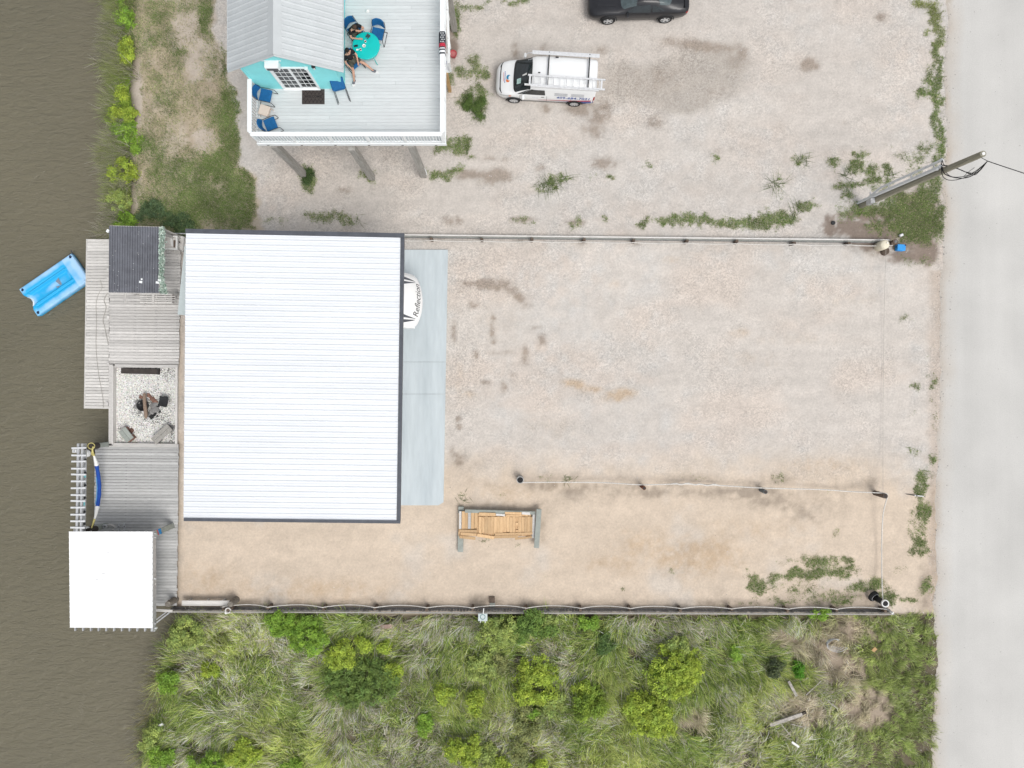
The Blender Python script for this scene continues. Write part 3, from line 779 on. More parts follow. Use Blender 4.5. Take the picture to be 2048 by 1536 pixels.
cap = m.build('front_cap', pm('trailer_white', (0.83, 0.835, 0.83), 0.3, var=0.015, scale=2, spec=0.5), rv)
m = MB(rvc)
xb0, xb1 = -13.6, NX - 0.46
for sgn in (-1, 1):
    y = rvc.y + sgn * (HW - 0.005)
    top = [capp(sgn, s) for s in ss]
    pts = [Vector((xb0, y, 3.6)), Vector((xb0, y, 0.7)), Vector((-6.9, y, 0.7)), Vector((-6.9, y, 1.42))] + [Vector((p.x - .004, y, p.z)) for p in top]
    m.add(pts, [list(range(len(pts)))])
m.box(((xb0 - 5.9) / 2, rvc.y, 3.63), (abs(xb0 + 5.9), 2 * HW - 0.04, 0.08))
m.box(((xb0 - 6.9) / 2, rvc.y, 0.74), (abs(xb0 + 6.9), 2 * HW - 0.04, 0.08))
m.box((-5.7, rvc.y, 1.45), (2.3, 2 * HW - 0.04, 0.06))
m.box((xb0, rvc.y, 2.15), (0.05, 2 * HW - 0.04, 2.9))
m.box((-6.9, rvc.y, 1.08), (0.05, 2 * HW - 0.04, 0.72))
m.build('body', MATS['trailer_white'], rv)
# black swooshes either side of the nose
def cap_patch(poly_fn, mat, name, parent, off=0.006):
    m = MB(rvc); rows = []
    for i in range(15):
        q = i / 14
        s, t0, t1 = poly_fn(q)
        rows.append([capp(t0 + (t1 - t0) * j / 4, s, off) for j in range(5)])
    m.grid(rows); return m.build(name, mat, parent)
for sg in (-1, 1):
    cap_patch(lambda q: (0.62 + q * 1.7, sg * (0.70 + 0.05 * q), sg * (0.70 + 0.26 * q ** 0.8)), dark_trim, 'swoosh', rv)
    cap_patch(lambda q: (0.66 + q * 1.7, sg * (0.655 - 0.26 * q ** 1.3), sg * (0.668 - 0.03 * q)), dark_trim, 'swoosh', rv)
tm = text_mesh('Reflection', 0.50, 0.32, 0.95, 0.0)
for v in tm.vertices:
    u, k = v.co.x, v.co.y
    t = u / HW * 0.80
    p = capp(t, 0.70 + k * 1.15 - 0.06 * u * u - .10 * (u / 1.2), 0.009)
    v.co = p - rvc
tm.materials.clear(); tm.materials.append(pm('lettering_grey', (0.06, 0.06, 0.065), 0.4))
link('lettering', tm, rv)
for yy in (-0.75, 0.75):
    for xx in (-11.9, -10.95):
        MB(rvc).cyl((xx, rvc.y + yy * 1.45 - 0.12, 0.46), (xx, rvc.y + yy * 1.45 + 0.12, 0.46), 0.37, n=18).build('wheel', rubber, rv)
for yy in (-0.9, 0.9): MB(rvc).cyl((-7.3, rvc.y + yy, 0.1), (-7.3, rvc.y + yy, 1.4), 0.06, n=8).build('landing_leg', black_metal, rv)
MB(rvc).cyl((-5.3, rvc.y, 1.0), (-5.3, rvc.y, 1.45), 0.09, n=10).build('king_pin', black_metal, rv)

# ------------------------------------------------------------------ raised deck of the cabin on stilts
DZ = 4.95
DX0, DX1, DY0, DY1 = -10.69, -2.80, 10.12, 19.6
RZ = 5.97
dro = Vector((-6.7, 12.0, 0))
deck = thing('raised_deck', 'white painted deck with railings on tall grey stilts beside the turquoise cabin', 'deck', dro)
ub = unit_box(deck_white, 'board')
bw = 0.1445
nb = int((DY1 - DY0) / bw)
for i in range(nb):
    y = DY0 + bw * (i + 0.5)
    xa = DX0 + 0.02 if y < 12.40 else -7.02
    L_ = DX1 - 0.03 - xa
    cut = [xa, xa + L_ * random.uniform(0.25, 0.75), DX1 - 0.03]
    if i % 2 == 0: cut = [xa, DX1 - 0.03]
    for a, b_ in zip(cut[:-1], cut[1:]):
        link('board', ub, deck, Vector(((a + b_) / 2, y, DZ - 0.018 + random.uniform(-.0012, .0012))) - dro, (0, 0, 0), (b_ - a - 0.006, bw - 0.006, 0.036))
MB(dro).box(((DX0 + DX1) / 2, (DY0 + DY1) / 2, DZ - 0.19), (DX1 - DX0 - 0.12, DY1 - DY0 - 0.12, 0.26)).build('joist_frame', wood_post, deck)
MB(dro).box(((DX0 + DX1) / 2, DY0 - 0.02, DZ - 0.11), (DX1 - DX0 + 0.08, 0.04, 0.23)).build('fascia', white_paint, deck)
MB(dro).box((DX1 + 0.0, (DY0 + DY1) / 2 + .01, DZ - 0.11), (0.04, DY1 - DY0 - .02, 0.23)).build('fascia', white_paint, deck)
MB(dro).box((DX0 - 0.0, (DY0 + DY1) / 2 + .01, DZ - 0.11), (0.04, DY1 - DY0 - .02, 0.23)).build('fascia', white_paint, deck)
# rails
def rail(a, b, gapn, skip=False):
    a = Vector(a); b = Vector(b); L_ = (b - a).length
    MB(dro).bar(a + Vector((0, 0, RZ)), b + Vector((0, 0, RZ)), 0.175, 0.042).build('cap_rail', white_paint, deck)
    MB(dro).bar(a + Vector((0, 0, RZ - 0.1)), b + Vector((0, 0, RZ - 0.1)), 0.04, 0.09).build('upper_rail', white_paint, deck)
    MB(dro).bar(a + Vector((0, 0, DZ + 0.11)), b + Vector((0, 0, DZ + 0.11)), 0.04, 0.09).build('lower_rail', white_paint, deck)
    n = int(L_ / gapn)
    rz = math.atan2(b.y - a.y, b.x - a.x)
    for i in range(1, n):
        p = a.lerp(b, i / n)
        link('baluster', ubal, deck, Vector((p.x, p.y, (RZ - 0.14 + DZ + 0.15) / 2)) - dro, (0, 0, rz), (0.036, 0.036, RZ - 0.14 - DZ - 0.15))
    k = max(1, round(L_ / 1.55))
    for i in range(k + 1):
        p = a.lerp(b, i / k)
        link('rail_post', ubal, deck, Vector((p.x, p.y, (RZ - 0.02 + DZ - 0.2) / 2)) - dro, (0, 0, rz), (0.09, 0.09, RZ - 0.02 - DZ + 0.2))
ubal = unit_box(white_paint, 'baluster')
rail((DX0 + 0.085, DY0 + 0.03, 0), (DX1 - 0.08, DY0 + 0.03, 0), 0.125)
rail((DX0 + 0.03, DY0 + 0.125, 0), (DX0 + 0.03, 12.38, 0), 0.125)
rail((DX1 - 0.03, DY0 + 0.125, 0), (DX1 - 0.03, DY1, 0), 0.125)
for i in range(6):
    x = DX0 + 0.4 + i * (DX1 - DX0 - 0.8) / 5
    MB(dro).box((x, DY0 - 0.046, DZ - 0.16), (0.09, 0.014, 0.035)).build('bolt_plate', black_metal, deck)
for bx, by in ((610, 350), (745, 355), (848, 350), (909, 58)):
    p = W(bx, by, 0)
    py = min(p.y, DY0 + 0.0) if by > 100 else p.y
    MB(dro).box((p.x, p.y - 0.03, DZ / 2 - 0.2), (0.27, 0.27, DZ - 0.2), rz=0.05).build('stilt', wood_post, deck)
for bx in (-10.1, -6.8, -4.3):
    for by in (13.1, 16.2):
        MB(dro).box((bx, by, DZ / 2 - 0.2), (0.27, 0.27, DZ - 0.2)).build('stilt', wood_post, deck)
# drain pipe at the foot of the right stilt
dp = W(852, 348, 0)
MB(dro).tube([dp + Vector((0, -.05, 0.02)), dp + Vector((0.02, 0.02, 0.25)), dp + Vector((-0.02, 0.02, 1.1)), dp + Vector((-.02, .02, 2.2))], 0.05, 8).build('drain_pipe', white_paint, deck)

# stair beside the deck, climbing north
st0 = W(892, 145, 2.1)
stair = thing('outdoor_stair', 'white timber stair with grey treads climbing along the right edge of the deck', 'stair', (st0.x - .2, 14.6, 0))
so_ = Vector((st0.x - .2, 14.6, 0))
SX0, SX1 = -3.75, -2.86
MB(so_).box(((SX0 + SX1) / 2, 14.72, 2.12), (SX1 - SX0, 0.86, 0.06)).build('landing', white_paint, stair)
for k in range(11):
    MB(so_).box(((SX0 + SX1) / 2 - 0.02, 15.28 + 0.27 * k, 2.30 + 0.19 * k), (SX1 - SX0 - 0.06, 0.25, 0.04)).build('tread', wood_grey, stair)
for xx in (SX0, SX1):
    MB(so_).bar((xx, 15.1, 2.1), (xx, 18.2, 4.25), 0.045, 0.26).build('stringer', white_paint, stair)
MB(so_).bar((SX1 + 0.05, 15.0, 3.1), (SX1 + 0.05, 18.4, 5.3), 0.11, 0.045).build('handrail', white_paint, stair)
MB(so_).box((SX1 + 0.05, 14.7, 3.1), (0.11, 0.84, 0.045)).build('handrail', white_paint, stair)
for k in range(5):
    MB(so_).box((SX1 + 0.045, 14.36 + k * 0.95, 2.6 + 0.66 * max(0, k - .6)), (0.08, 0.08, 1.0)).build('newel', white_paint, stair)
bp_ = W(900, 182, 0)
MB(so_).box((bp_.x, bp_.y, 1.05), (0.15, 0.15, 2.1)).build('post', wood_newpost, stair)
MB(so_).box((bp_.x - .7, bp_.y, 1.05), (0.15, 0.15, 2.1)).build('post', wood_newpost, stair)
# blue and white cover slung on the landing
fl2 = thing('folded_banner', 'small blue and white folded banner hanging on the stair landing', 'banner', W(887, 125, 3.0))
o = W(887, 125, 3.0)
m = MB(o); m.grid([[o + Vector((x, y, -0.1 * abs(x) - .15 * j)) for x in (-.06, 0, .06, .12)] for j, y in enumerate((-.2, 0, .2))]); m.build('cloth', pm('blue_banner', (0.02, 0.07, 0.35), 0.8), fl2)
m = MB(o); m.grid([[o + Vector((x, y, 0.012 - 0.1 * abs(x) - .15 * j)) for x in (0, .04)] for j, y in enumerate((-.2, 0, .2))]); m.build('stripe', white_paint, fl2)

# flag over the right railing
fo = W(877, 92, RZ + 0.03)
flag = thing('flag', 'black and white striped flag with a red line and stars draped over the right railing', 'flag', fo)
f_black = pm('flag_black', (0.028, 0.03, 0.04), 0.85); f_red = pm('flag_red', (0.50, 0.03, 0.06), 0.8)
def flagquad(y0, y1, mat, name, off, drop0=0.0, xw=0.16):
    m = MB(fo)
    cols = [(-xw - .01, -0.26), (-xw + .02, -0.08), (-0.095, 0.018), (0.0, 0.024), (0.095, 0.018), (0.115, -0.12), (0.12, -0.30)]
    m.grid([[Vector((DX1 - 0.03 + x, y + .004 * math.sin(9 * x), RZ + 0.006 + z + off)) for x, z in cols] for y in np.linspace(y0, y1, 6)])
    return m.build(name, mat, flag)
Yf = lambda py: W(0, py, RZ).y
flagquad(Yf(86), Yf(63), f_black, 'canton', 0.0)
flagquad(Yf(93), Yf(86.2), f_red, 'red_stripe', 0.0)
for a, b_ in ((95.5, 93.2), (100.5, 97.5), (108, 104.8)):
    flagquad(Yf(a), Yf(b_), f_black, 'black_stripe', 0.002)
flagquad(Yf(109.5), Yf(93.1), white_paint, 'white_field', 0.0)
m = MB(fo)
for r in range(5):
    for c in range(3):
        p = Vector((DX1 - 0.03 - 0.065 + c * 0.06 + (r % 2) * 0.03, Yf(83.5) + r * 0.085, RZ + 0.036))
        pts = []
        for k in range(10):
            a = math.pi / 2 + k * math.pi / 5; rr = 0.027 if k % 2 == 0 else 0.013
            pts.append(p + Vector((rr * math.cos(a), rr * math.sin(a), 0)))
        m.add(pts, [list(range(10))])
tag(m.build('stars', white_paint, flag), kind='stuff')

# ------------------------------------------------------------------ turquoise cabin
HX0, HX1, HY0, HY1 = -10.67, -7.01, 12.41, 20.2
EZ, RGZ = 7.13, 8.56
RX = (HX0 + HX1) / 2
OV = 0.43
ho = Vector((RX, 15.5, DZ))
cabin = thing('stilt_cabin', 'small turquoise cabin with a pale grey ribbed gable roof on the raised deck', 'house', ho)
def wallz(x): return EZ + (RGZ - EZ) * (1 - abs(x - RX) / (RX - HX0 + OV)) - 0.03
m = MB(ho)
DXa, DXb, DTZ = -9.55, -8.06, 7.02
# siding boards on the gable, each its own part, cut round the door
kz = DZ
lap = 0.178
sid = []
while kz < RGZ - 0.12:
    z1 = kz + lap
    lim = (RGZ - 0.05 - z1) / (RGZ - EZ) * (RX - HX0 + OV)
    xa, xb = max(HX0, RX - lim), min(HX1, RX + lim)
    segs = [(xa, xb)]
    if kz < DTZ: segs = [(HX0, DXa), (DXb, HX1)]
    for a, b_ in segs:
        if b_ - a > 0.05:
            mm = MB(ho)
            mm.add([(a, HY0 + 0.02, kz), (b_, HY0 + 0.02, kz), (b_, HY0 + 0.02, z1), (a, HY0 + 0.02, z1), (a, HY0 - 0.008, kz), (b_, HY0 - 0.008, kz), (b_, HY0 + 0.002, z1), (a, HY0 + 0.002, z1)],
                   [(0, 3, 2, 1), (4, 5, 6, 7), (0, 1, 5, 4), (3, 7, 6, 2), (0, 4, 7, 3), (1, 2, 6, 5)])
            mm.build('siding_board', teal, cabin)
    kz = z1
m.add([(HX0 + .01, HY0 + .021, DZ - .2), (DXa, HY0 + .021, DZ - .2), (DXa, HY0 + .021, DTZ), (DXb, HY0 + .021, DTZ), (DXb, HY0 + .021, DZ - .2), (HX1 - .01, HY0 + .021, DZ - .2), (HX1 - .01, HY0 + .021, wallz(HX1)), (RX, HY0 + .021, RGZ - .06), (HX0 + .01, HY0 + .021, wallz(HX0))], [(0, 1, 2, 8), (2, 3, 7, 8), (3, 6, 7), (3, 4, 5, 6)])
m.box((HX1 - 0.02, (HY0 + HY1) / 2 + .03, (DZ + EZ) / 2), (0.04, HY1 - HY0, EZ - DZ + .2))
m.box((HX0 + 0.02, (HY0 + HY1) / 2 + .03, (DZ - .2 + EZ) / 2), (0.04, HY1 - HY0, EZ - DZ + .4))
m.box((RX, HY1, (DZ + EZ) / 2), (HX1 - HX0 - .1, 0.04, EZ - DZ))
m.box((RX, (HY0 + HY1) / 2 + .1, DZ - 0.12), (HX1 - HX0 - .06, HY1 - HY0 - .1, 0.2))
m.build('wall', teal, cabin)
for xx, sg in ((HX0, 1), (HX1, -1)):
    MB(ho).box((xx + sg * 0.05, HY0 - 0.014, (DZ + EZ) / 2), (0.10, 0.022, EZ - DZ - .08)).build('corner_board', teal, cabin)
# roof sheets with ribs, each sheet a part
RY0, RY1 = 12.24, 20.5
npn = 9
for sg in (-1, 1):
    ex = RX + sg * (RX - HX0 + OV)
    for k in range(npn):
        y0 = RY0 + (RY1 - RY0) * k / npn; y1 = RY0 + (RY1 - RY0) * (k + 1) / npn
        pr = []
        for q in range(4):
            for dv, h in ((0.0, 0.026), (0.03, 0.026), (0.06, 0.0), (0.21, 0.0)):
                pr.append((y0 + (y1 - y0) * (q / 4 + dv), h))
        pr.append((y1, 0.026))
        mm = MB(ho)
        nvec = Vector((sg * (RGZ - EZ), 0, (RX - HX0 + OV))).normalized()
        r0 = [Vector((RX, y, RGZ)) + nvec * (h + .0012 * (k % 2)) for y, h in pr]
        r1 = [Vector((ex, y, EZ)) + nvec * (h + .0012 * (k % 2)) for y, h in pr]
        mm.grid([r0, r1], smooth=False)
        mm.build('roof_panel', grey_roof, cabin)
    # underside
    mm = MB(ho); mm.add([(RX, RY0 + .02, RGZ - .04), (ex, RY0 + .02, EZ - .04), (ex, RY1, EZ - .04), (RX, RY1, RGZ - .04)], [(0, 1, 2, 3)]); mm.build('soffit', white_paint, cabin)
    mm = MB(ho); mm.bar((RX, RY0 - 0.012, RGZ - 0.02), (ex, RY0 - 0.012, EZ - 0.02), 0.03, 0.13, up=(0, 1, 0)); mm.build('barge_board', grey_roof, cabin)
    mm = MB(ho); mm.bar((ex, RY0, EZ - 0.01), (ex, RY1, EZ - .01), 0.02, 0.1); mm.build('eave_edge', grey_roof, cabin)
    mm = MB(ho)
    mm.add([(RX, RY0 - .02, RGZ + .05), (RX + sg * .26, RY0 - .02, RGZ - .135), (RX + sg * .26, RY1, RGZ - .135), (RX, RY1, RGZ + .05)], [(0, 1, 2, 3)])
    mm.build('ridge_cap', grey_roof, cabin)
# sliding door
door = MB(ho)
fw = 0.06
for a, b_ in (((DXa, 0), (DXa, 1)), ((DXb, 0), (DXb, 1))):
    door.box((a[0], HY0 - 0.02, (DZ + DTZ) / 2), (fw, 0.07, DTZ - DZ))
door.box(((DXa + DXb) / 2, HY0 - 0.02, DTZ), (DXb - DXa + fw, 0.07, fw))
door.box(((DXa + DXb) / 2, HY0 - 0.02, DZ + 0.025), (DXb - DXa + fw, 0.12, 0.05))
door = door.build('sliding_door', white_paint, cabin)
mid = (DXa + DXb) / 2
for si, (a, b_, gmat, yo) in enumerate(((DXa + .03, mid + .03, glass_screen, -0.012), (mid - .01, DXb - .03, glass_dark, 0.008))):
    z0, z1 = DZ + 0.05, DTZ - 0.03
    mm = MB(ho)
    for x in (a + .03, b_ - .03): mm.box((x, HY0 + yo, (z0 + z1) / 2), (0.06, 0.03, z1 - z0))
    for z in (z0 + .04, z1 - .03): mm.box(((a + b_) / 2, HY0 + yo, z), (b_ - a - .12, 0.03, 0.08 if z < 6 else .06))
    for k in (1, 2): mm.box((a + .06 + (b_ - a - .12) * k / 3, HY0 + yo - .004, (z0 + z1) / 2), (0.018, 0.014, z1 - z0 - .14))
    for k in range(1, 5): mm.box(((a + b_) / 2, HY0 + yo - .006, z0 + .08 + (z1 - z0 - .14) * k / 5), (b_ - a - .12, 0.014, 0.018))
    mm.build('sash', white_paint, door)
    for r in range(5):
        for c in range(3):
            w_, h_ = (b_ - a - .12) / 3, (z1 - z0 - .14) / 5
            MB(ho).box((a + .06 + w_ * (c + .5), HY0 + yo + .006, z0 + .08 + h_ * (r + .5)), (w_ - .018, .004, h_ - .018)).build('pane', gmat, door)
# things standing inside behind the glass
MB(ho).box((-8.55, HY0 + .5, DZ + .45), (0.5, .4, .9)).build('inner_cupboard', wood_pale, cabin)
MB(ho).box((RX, HY0 + 2.0, DZ + .9), (3.4, .05, 1.9)).build('inner_wall', wood_grey, cabin)
# wall mounted air conditioner
ax = (-9.51 - 8.97) / 2
ac = MB(ho); ac.box((ax, HY0 - 0.14, 7.475), (0.54, 0.26, 0.29), ch=0.015); ac = ac.build('air_conditioner', white_paint, cabin)
MB(ho).box((ax, HY0 - 0.01, 7.62), (0.74, 0.03, 0.05)).build('air_conditioner_collar', white_paint, ac)
MB(ho).box((ax, HY0 - 0.272, 7.43), (0.44, 0.012, 0.16)).build('grille', glass_screen, ac)
MB(ho).box((-8.05, HY0 - 0.05, 7.08), (0.12, 0.16, 0.04)).build('lamp_bracket', white_paint, cabin)
lx = -7.71
MB(ho).cyl((lx, HY0 - 0.09, 7.12), (lx, HY0 - 0.09, 7.30), 0.05, 0.06, 8).build('wall_lamp', black_metal, cabin)
MB(ho).lathe([(0.085, 7.30), (0.05, 7.36), (0.0, 7.39)], (lx, HY0 - .09, 0), 10).build('wall_lamp_cap', black_metal, cabin)
MB(ho).cyl((lx, HY0 - 0.12, 7.14), (lx, HY0 - 0.12, 7.27), 0.04, 0.045, 8).build('wall_lamp_glass', white_shell, cabin)

# door mat with the word welcome in relief
mo = Vector(((-8.82 - 7.87) / 2, 12.065, DZ))
dm = thing('door_mat', 'brown rubber door mat with raised diamonds and the word WELCOME before the glass door', 'door mat', mo)
MB(mo).box(mo + Vector((0, 0, 0.012)), (0.95, 0.63, 0.02), ch=0.006).build('base', mat_brown, dm)
m = MB(mo)
for i in range(-6, 7):
    for sg in (-1, 1):
        xa = i * 0.16
        a = Vector((xa - 0.26 * sg * .72, -0.26, 0)); b_ = Vector((xa + 0.26 * sg * .72, 0.26, 0))
        pts = [a.lerp(b_, t) for t in np.linspace(0, 1, 25)]
        pts = [p for p in pts if abs(p.x) < 0.42 and not (abs(p.y) < 0.065 and abs(p.x) < 0.31)]
        run = []
        for p in pts:
            if run and (p - run[-1]).length > 0.04:
                if len(run) > 1: m.bar(mo + run[0] + Vector((0, 0, .0245)), mo + run[-1] + Vector((0, 0, .0245)), 0.014, 0.006)
                run = []
            run.append(p)
        if len(run) > 1: m.bar(mo + run[0] + Vector((0, 0, .0245)), mo + run[-1] + Vector((0, 0, .0245)), 0.014, 0.006)
tag(m.build('diamond_relief', mat_dark, dm), kind='stuff')
tm = text_mesh('WELCOME', 0.135, 0, 1.05, 0.003)
for v in tm.vertices: v.co = Vector((v.co.x, v.co.y, 0.0262))
tm.materials.clear(); tm.materials.append(mat_dark); link('lettering', tm, dm)

# ------------------------------------------------------------------ chairs, stool, table
def arc_pts(a0, a1, r, n, z): return [Vector((r * math.cos(R(a0 + (a1 - a0) * i / n)), r * math.sin(R(a0 + (a1 - a0) * i / n)), z)) for i in range(n + 1)]
def make_chair(label, loc, rz):
    t = thing('patio_chair', label, 'chair', loc, rz, 'blue chairs on the white deck')
    # seat: padded panel, dished a little
    P = []
    for x in np.linspace(-0.22, 0.25, 8):
        P.append([Vector((x, y, 0.43 + 0.03 * (x + .2) - 0.018 * (1 - (y / 0.25) ** 2) - (0.03 if x > .22 else 0))) for y in np.linspace(-0.245, 0.245, 7)])
    m = MB(); m.grid(P); m.grid([[p + Vector((0, 0, -0.035)) for p in reversed(r)] for r in P])
    for r in (P[0], P[-1]): m.grid([r, [p + Vector((0, 0, -0.035)) for p in r]])
    for c in (0, -1): m.grid([[r[c] for r in P], [r[c] + Vector((0, 0, -0.035)) for r in P]])
    m.build('seat', blue_fabric, t)
    # backrest: curved padded band leaning backwards
    P = []; Q = []
    for k, s in enumerate(np.linspace(0, 1, 6)):
        row = []; row2 = []
        for y in np.linspace(-0.26, 0.26, 9):
            e = 1 - 0.10 * (s > .9) * (abs(y) / .26) ** 3
            yy = y * (1 - 0.10 * s * (abs(y) / .26) ** 2)
            x = -0.22 - 0.09 * s - 0.085 * (1 - (y / 0.26) ** 2)
            row.append(Vector((x, yy, (0.455 + 0.33 * s * e)))); row2.append(Vector((x - 0.045, yy, (0.455 + 0.33 * s * e) + .01)))
        P.append(row); Q.append(row2)
    m = MB(); m.grid(P); m.grid([list(reversed(r)) for r in Q]); m.grid([P[-1], Q[-1]]); m.grid([Q[0], P[0]])
    m.grid([[r[0] for r in P], [r[0] for r in Q]]); m.grid([[r[-1] for r in Q], [r[-1] for r in P]])
    m.build('backrest', blue_fabric, t)
    m = MB(); m.tube([Vector((-0.245 - 0.07 * (1 - (y / .26) ** 2), y, 0.475)) for y in np.linspace(-.24, .24, 7)], 0.008, 5); m.build('back_piping', white_shell, t)
    for sg in (-1, 1):
        y = sg * 0.275
        m = MB(); m.tube([(-0.36, y * .9, 0.76), (-0.30, y, 0.60), (-0.24, y, 0.44), (0.10, y, 0.46), (0.27, y, 0.44), (0.33, y * 1.02, 0.40), (0.36, y * 1.04, 0.05), (0.33, y * 1.04, 0.014), (-0.28, y * 1.04, 0.014)], 0.0125, 6)
        m.build('leg', black_metal, t)
    MB().tube([(-0.28, -0.286, 0.014), (-0.28, 0.286, 0.014)], 0.0125, 6).build('cross_bar', black_metal, t)
    return t
def onDeck(px, py, h=0.43):
    p = W(px, py, DZ + h); return Vector((p.x, p.y, DZ))
make_chair('blue chair against the left railing just above the cream stool', onDeck(530, 190), R(-12))
make_chair('blue chair in the deck corner partly hidden by the front railing', onDeck(540, 248), R(22))
make_chair('empty blue chair on the right side of the turquoise table', onDeck(755, 66), R(-102))
make_chair('blue chair behind the table that the seated brown haired person fills', onDeck(709, 60), R(-52))
make_chair('blue chair by the cabin wall under the person in olive shorts', onDeck(706, 124), R(-50))
# folded chair leaning on the wall
lo = onDeck(684, 186, 0)
fc = thing('folding_chair', 'folded blue chair leaning on the turquoise wall right of the door mat', 'chair', lo, R(14))
m = MB(); m.box((0, 0.10, 0.70), (0.56, 0.06, 0.46), rot=Matrix.Rotation(R(-64), 3, 'X'), ch=0.03); m.build('backrest', blue_fabric, fc)
m = MB(); m.box((0, 0.06, 0.58), (0.46, 0.05, 0.36), rot=Matrix.Rotation(R(-60), 3, 'X'), ch=0.02); m.build('seat', blue_fabric, fc)
for sg in (-1, 1):
    MB().tube([(sg * .24, 0.34, 0.72), (sg * .26, 0.05, 0.50), (sg * .27, -0.45, 0.012)], 0.0125, 6).build('leg', black_metal, fc)
    MB().tube([(sg * .22, 0.10, 0.50), (sg * .23, -0.40, 0.012)], 0.0125, 6).build('leg', black_metal, fc)
# cream stool
so2 = onDeck(528, 220, 0.42)
stool = thing('side_table', 'cream square plastic side table between the two blue chairs in the corner', 'side table', so2, R(-18))
m = MB(); m.box((0, 0, 0.41), (0.42, 0.42, 0.04), ch=0.015); m.build('table_top', pm('cream_plastic', (0.60, 0.50, 0.43), 0.6, var=.05), stool)
for sx in (-1, 1):
    for sy in (-1, 1):
        MB().cyl((sx * .17, sy * .17, 0.39), (sx * .21, sy * .21, 0.0), 0.022, 0.018, 8).build('leg', MATS['cream_plastic'], stool)
MB().box((0, 0, 0.18), (0.34, 0.34, 0.02)).build('shelf', MATS['cream_plastic'], stool)
# round table
to = onDeck(732, 91, 0.72); TZ = 0.72
table = thing('round_table', 'bright turquoise round metal table on the white deck', 'table', to)
MB().lathe([(0.0, TZ), (0.53, TZ), (0.56, TZ - .008), (0.567, TZ - .03), (0.55, TZ - .035), (0, TZ - .03)], n=48).build('table_top', teal_table, table)
for k in range(4):
    a = R(35 + 90 * k)
    MB().tube([(0.40 * math.cos(a), .40 * math.sin(a), TZ - .03), (.46 * math.cos(a), .46 * math.sin(a), .35), (.60 * math.cos(a), .60 * math.sin(a), .012)], 0.014, 6).build('leg', teal_table, table)
MB().tube(arc_pts(0, 352, .44, 28, .36), 0.01, 5, closed=True).build('ring_brace', teal_table, table)
TT = DZ + TZ + 0.001
def onTable(px, py): return W(px, py, TT)
def tumbler(px, py, label):
    p = onTable(px, py)
    t = thing('cup', label, 'cup', p)
    MB().lathe([(0.0, 0.004), (0.032, 0.002), (0.043, 0.11), (0.039, 0.11), (0.03, 0.012), (0, 0.012)], n=14).build('body', white_shell, t)
    MB().lathe([(0.0, 0.085), (0.0385, 0.085)], n=14).build('drink', pm('cola', (0.10, 0.035, 0.015), .2), t)
    MB().box((0.01, 0.05, .055), (0.014, .05, .05), ch=.004).build('handle', white_shell, t)
tumbler(731.5, 84.8, 'white cup nearest the dark binocular on the turquoise table')
tumbler(722, 101, 'white cup nearest the man in olive shorts on the turquoise table')
p = onTable(728.3, 92)
bowl = thing('ashtray', 'small white round dish in the middle of the turquoise table', 'dish', p)
MB().lathe([(0.0, 0.003), (0.055, 0.003), (0.072, 0.03), (0.065, 0.03), (0.05, 0.01), (0, 0.01)], n=18).build('body', white_shell, bowl)
MB().lathe([(0.0, 0.012), (0.045, 0.0125)], n=14).build('content', pm('ash_grey', (.45, .40, .37), .9), bowl)
p = onTable(715, 99.7)
sp = thing('napkin', 'small crumpled white napkin on the left edge of the turquoise table', 'napkin', p)
m = MB(); m.grid([[Vector((x, y, 0.012 + .014 * math.sin(60 * x + 3) * math.cos(50 * y))) for x in np.linspace(-.05, .05, 7)] for y in np.linspace(-.03, .03, 5)]); m.build('paper', white_shell, sp)
p = onTable(711.7, 92)
ph = thing('phone', 'dark phone lying on the left edge of the turquoise table', 'phone', p, R(12))
MB().box((0, 0, .008), (0.17, .085, .012), ch=.004).build('body', black_metal, ph); MB().box((0, 0, .0148), (0.155, .072, .001)).build('screen', glass_dark, ph)
p = onTable(736, 73.5)
bi = thing('binoculars', 'dark grey binoculars lying at the upper edge of the turquoise table', 'binoculars', p, R(55))
for sg in (-1, 1):
    MB().lathe([(0.0, -.08), (0.026, -.08), (0.026, -.02), (0.036, 0.0), (0.036, .085), (0.0, .085)], (0.0, sg * .045, .038), 12, axis=Matrix.Rotation(R(90), 3, 'Y')).build('barrel', pm('binocular_grey', (.055, .065, .075), .6), bi)
MB().cyl((0.0, -.04, .04), (0.0, .04, .04), .016, n=8).build('hinge', black_metal, bi)
p = onDeck(735, 22, 0)
lc = thing('bottle_cap_light', 'small white round lid lying on the deck above the table', 'lid', p)
MB().lathe([(0.0, 0.05), (0.06, 0.045), (0.075, 0.02), (0.075, 0.0)], n=18).build('body', white_shell, lc)

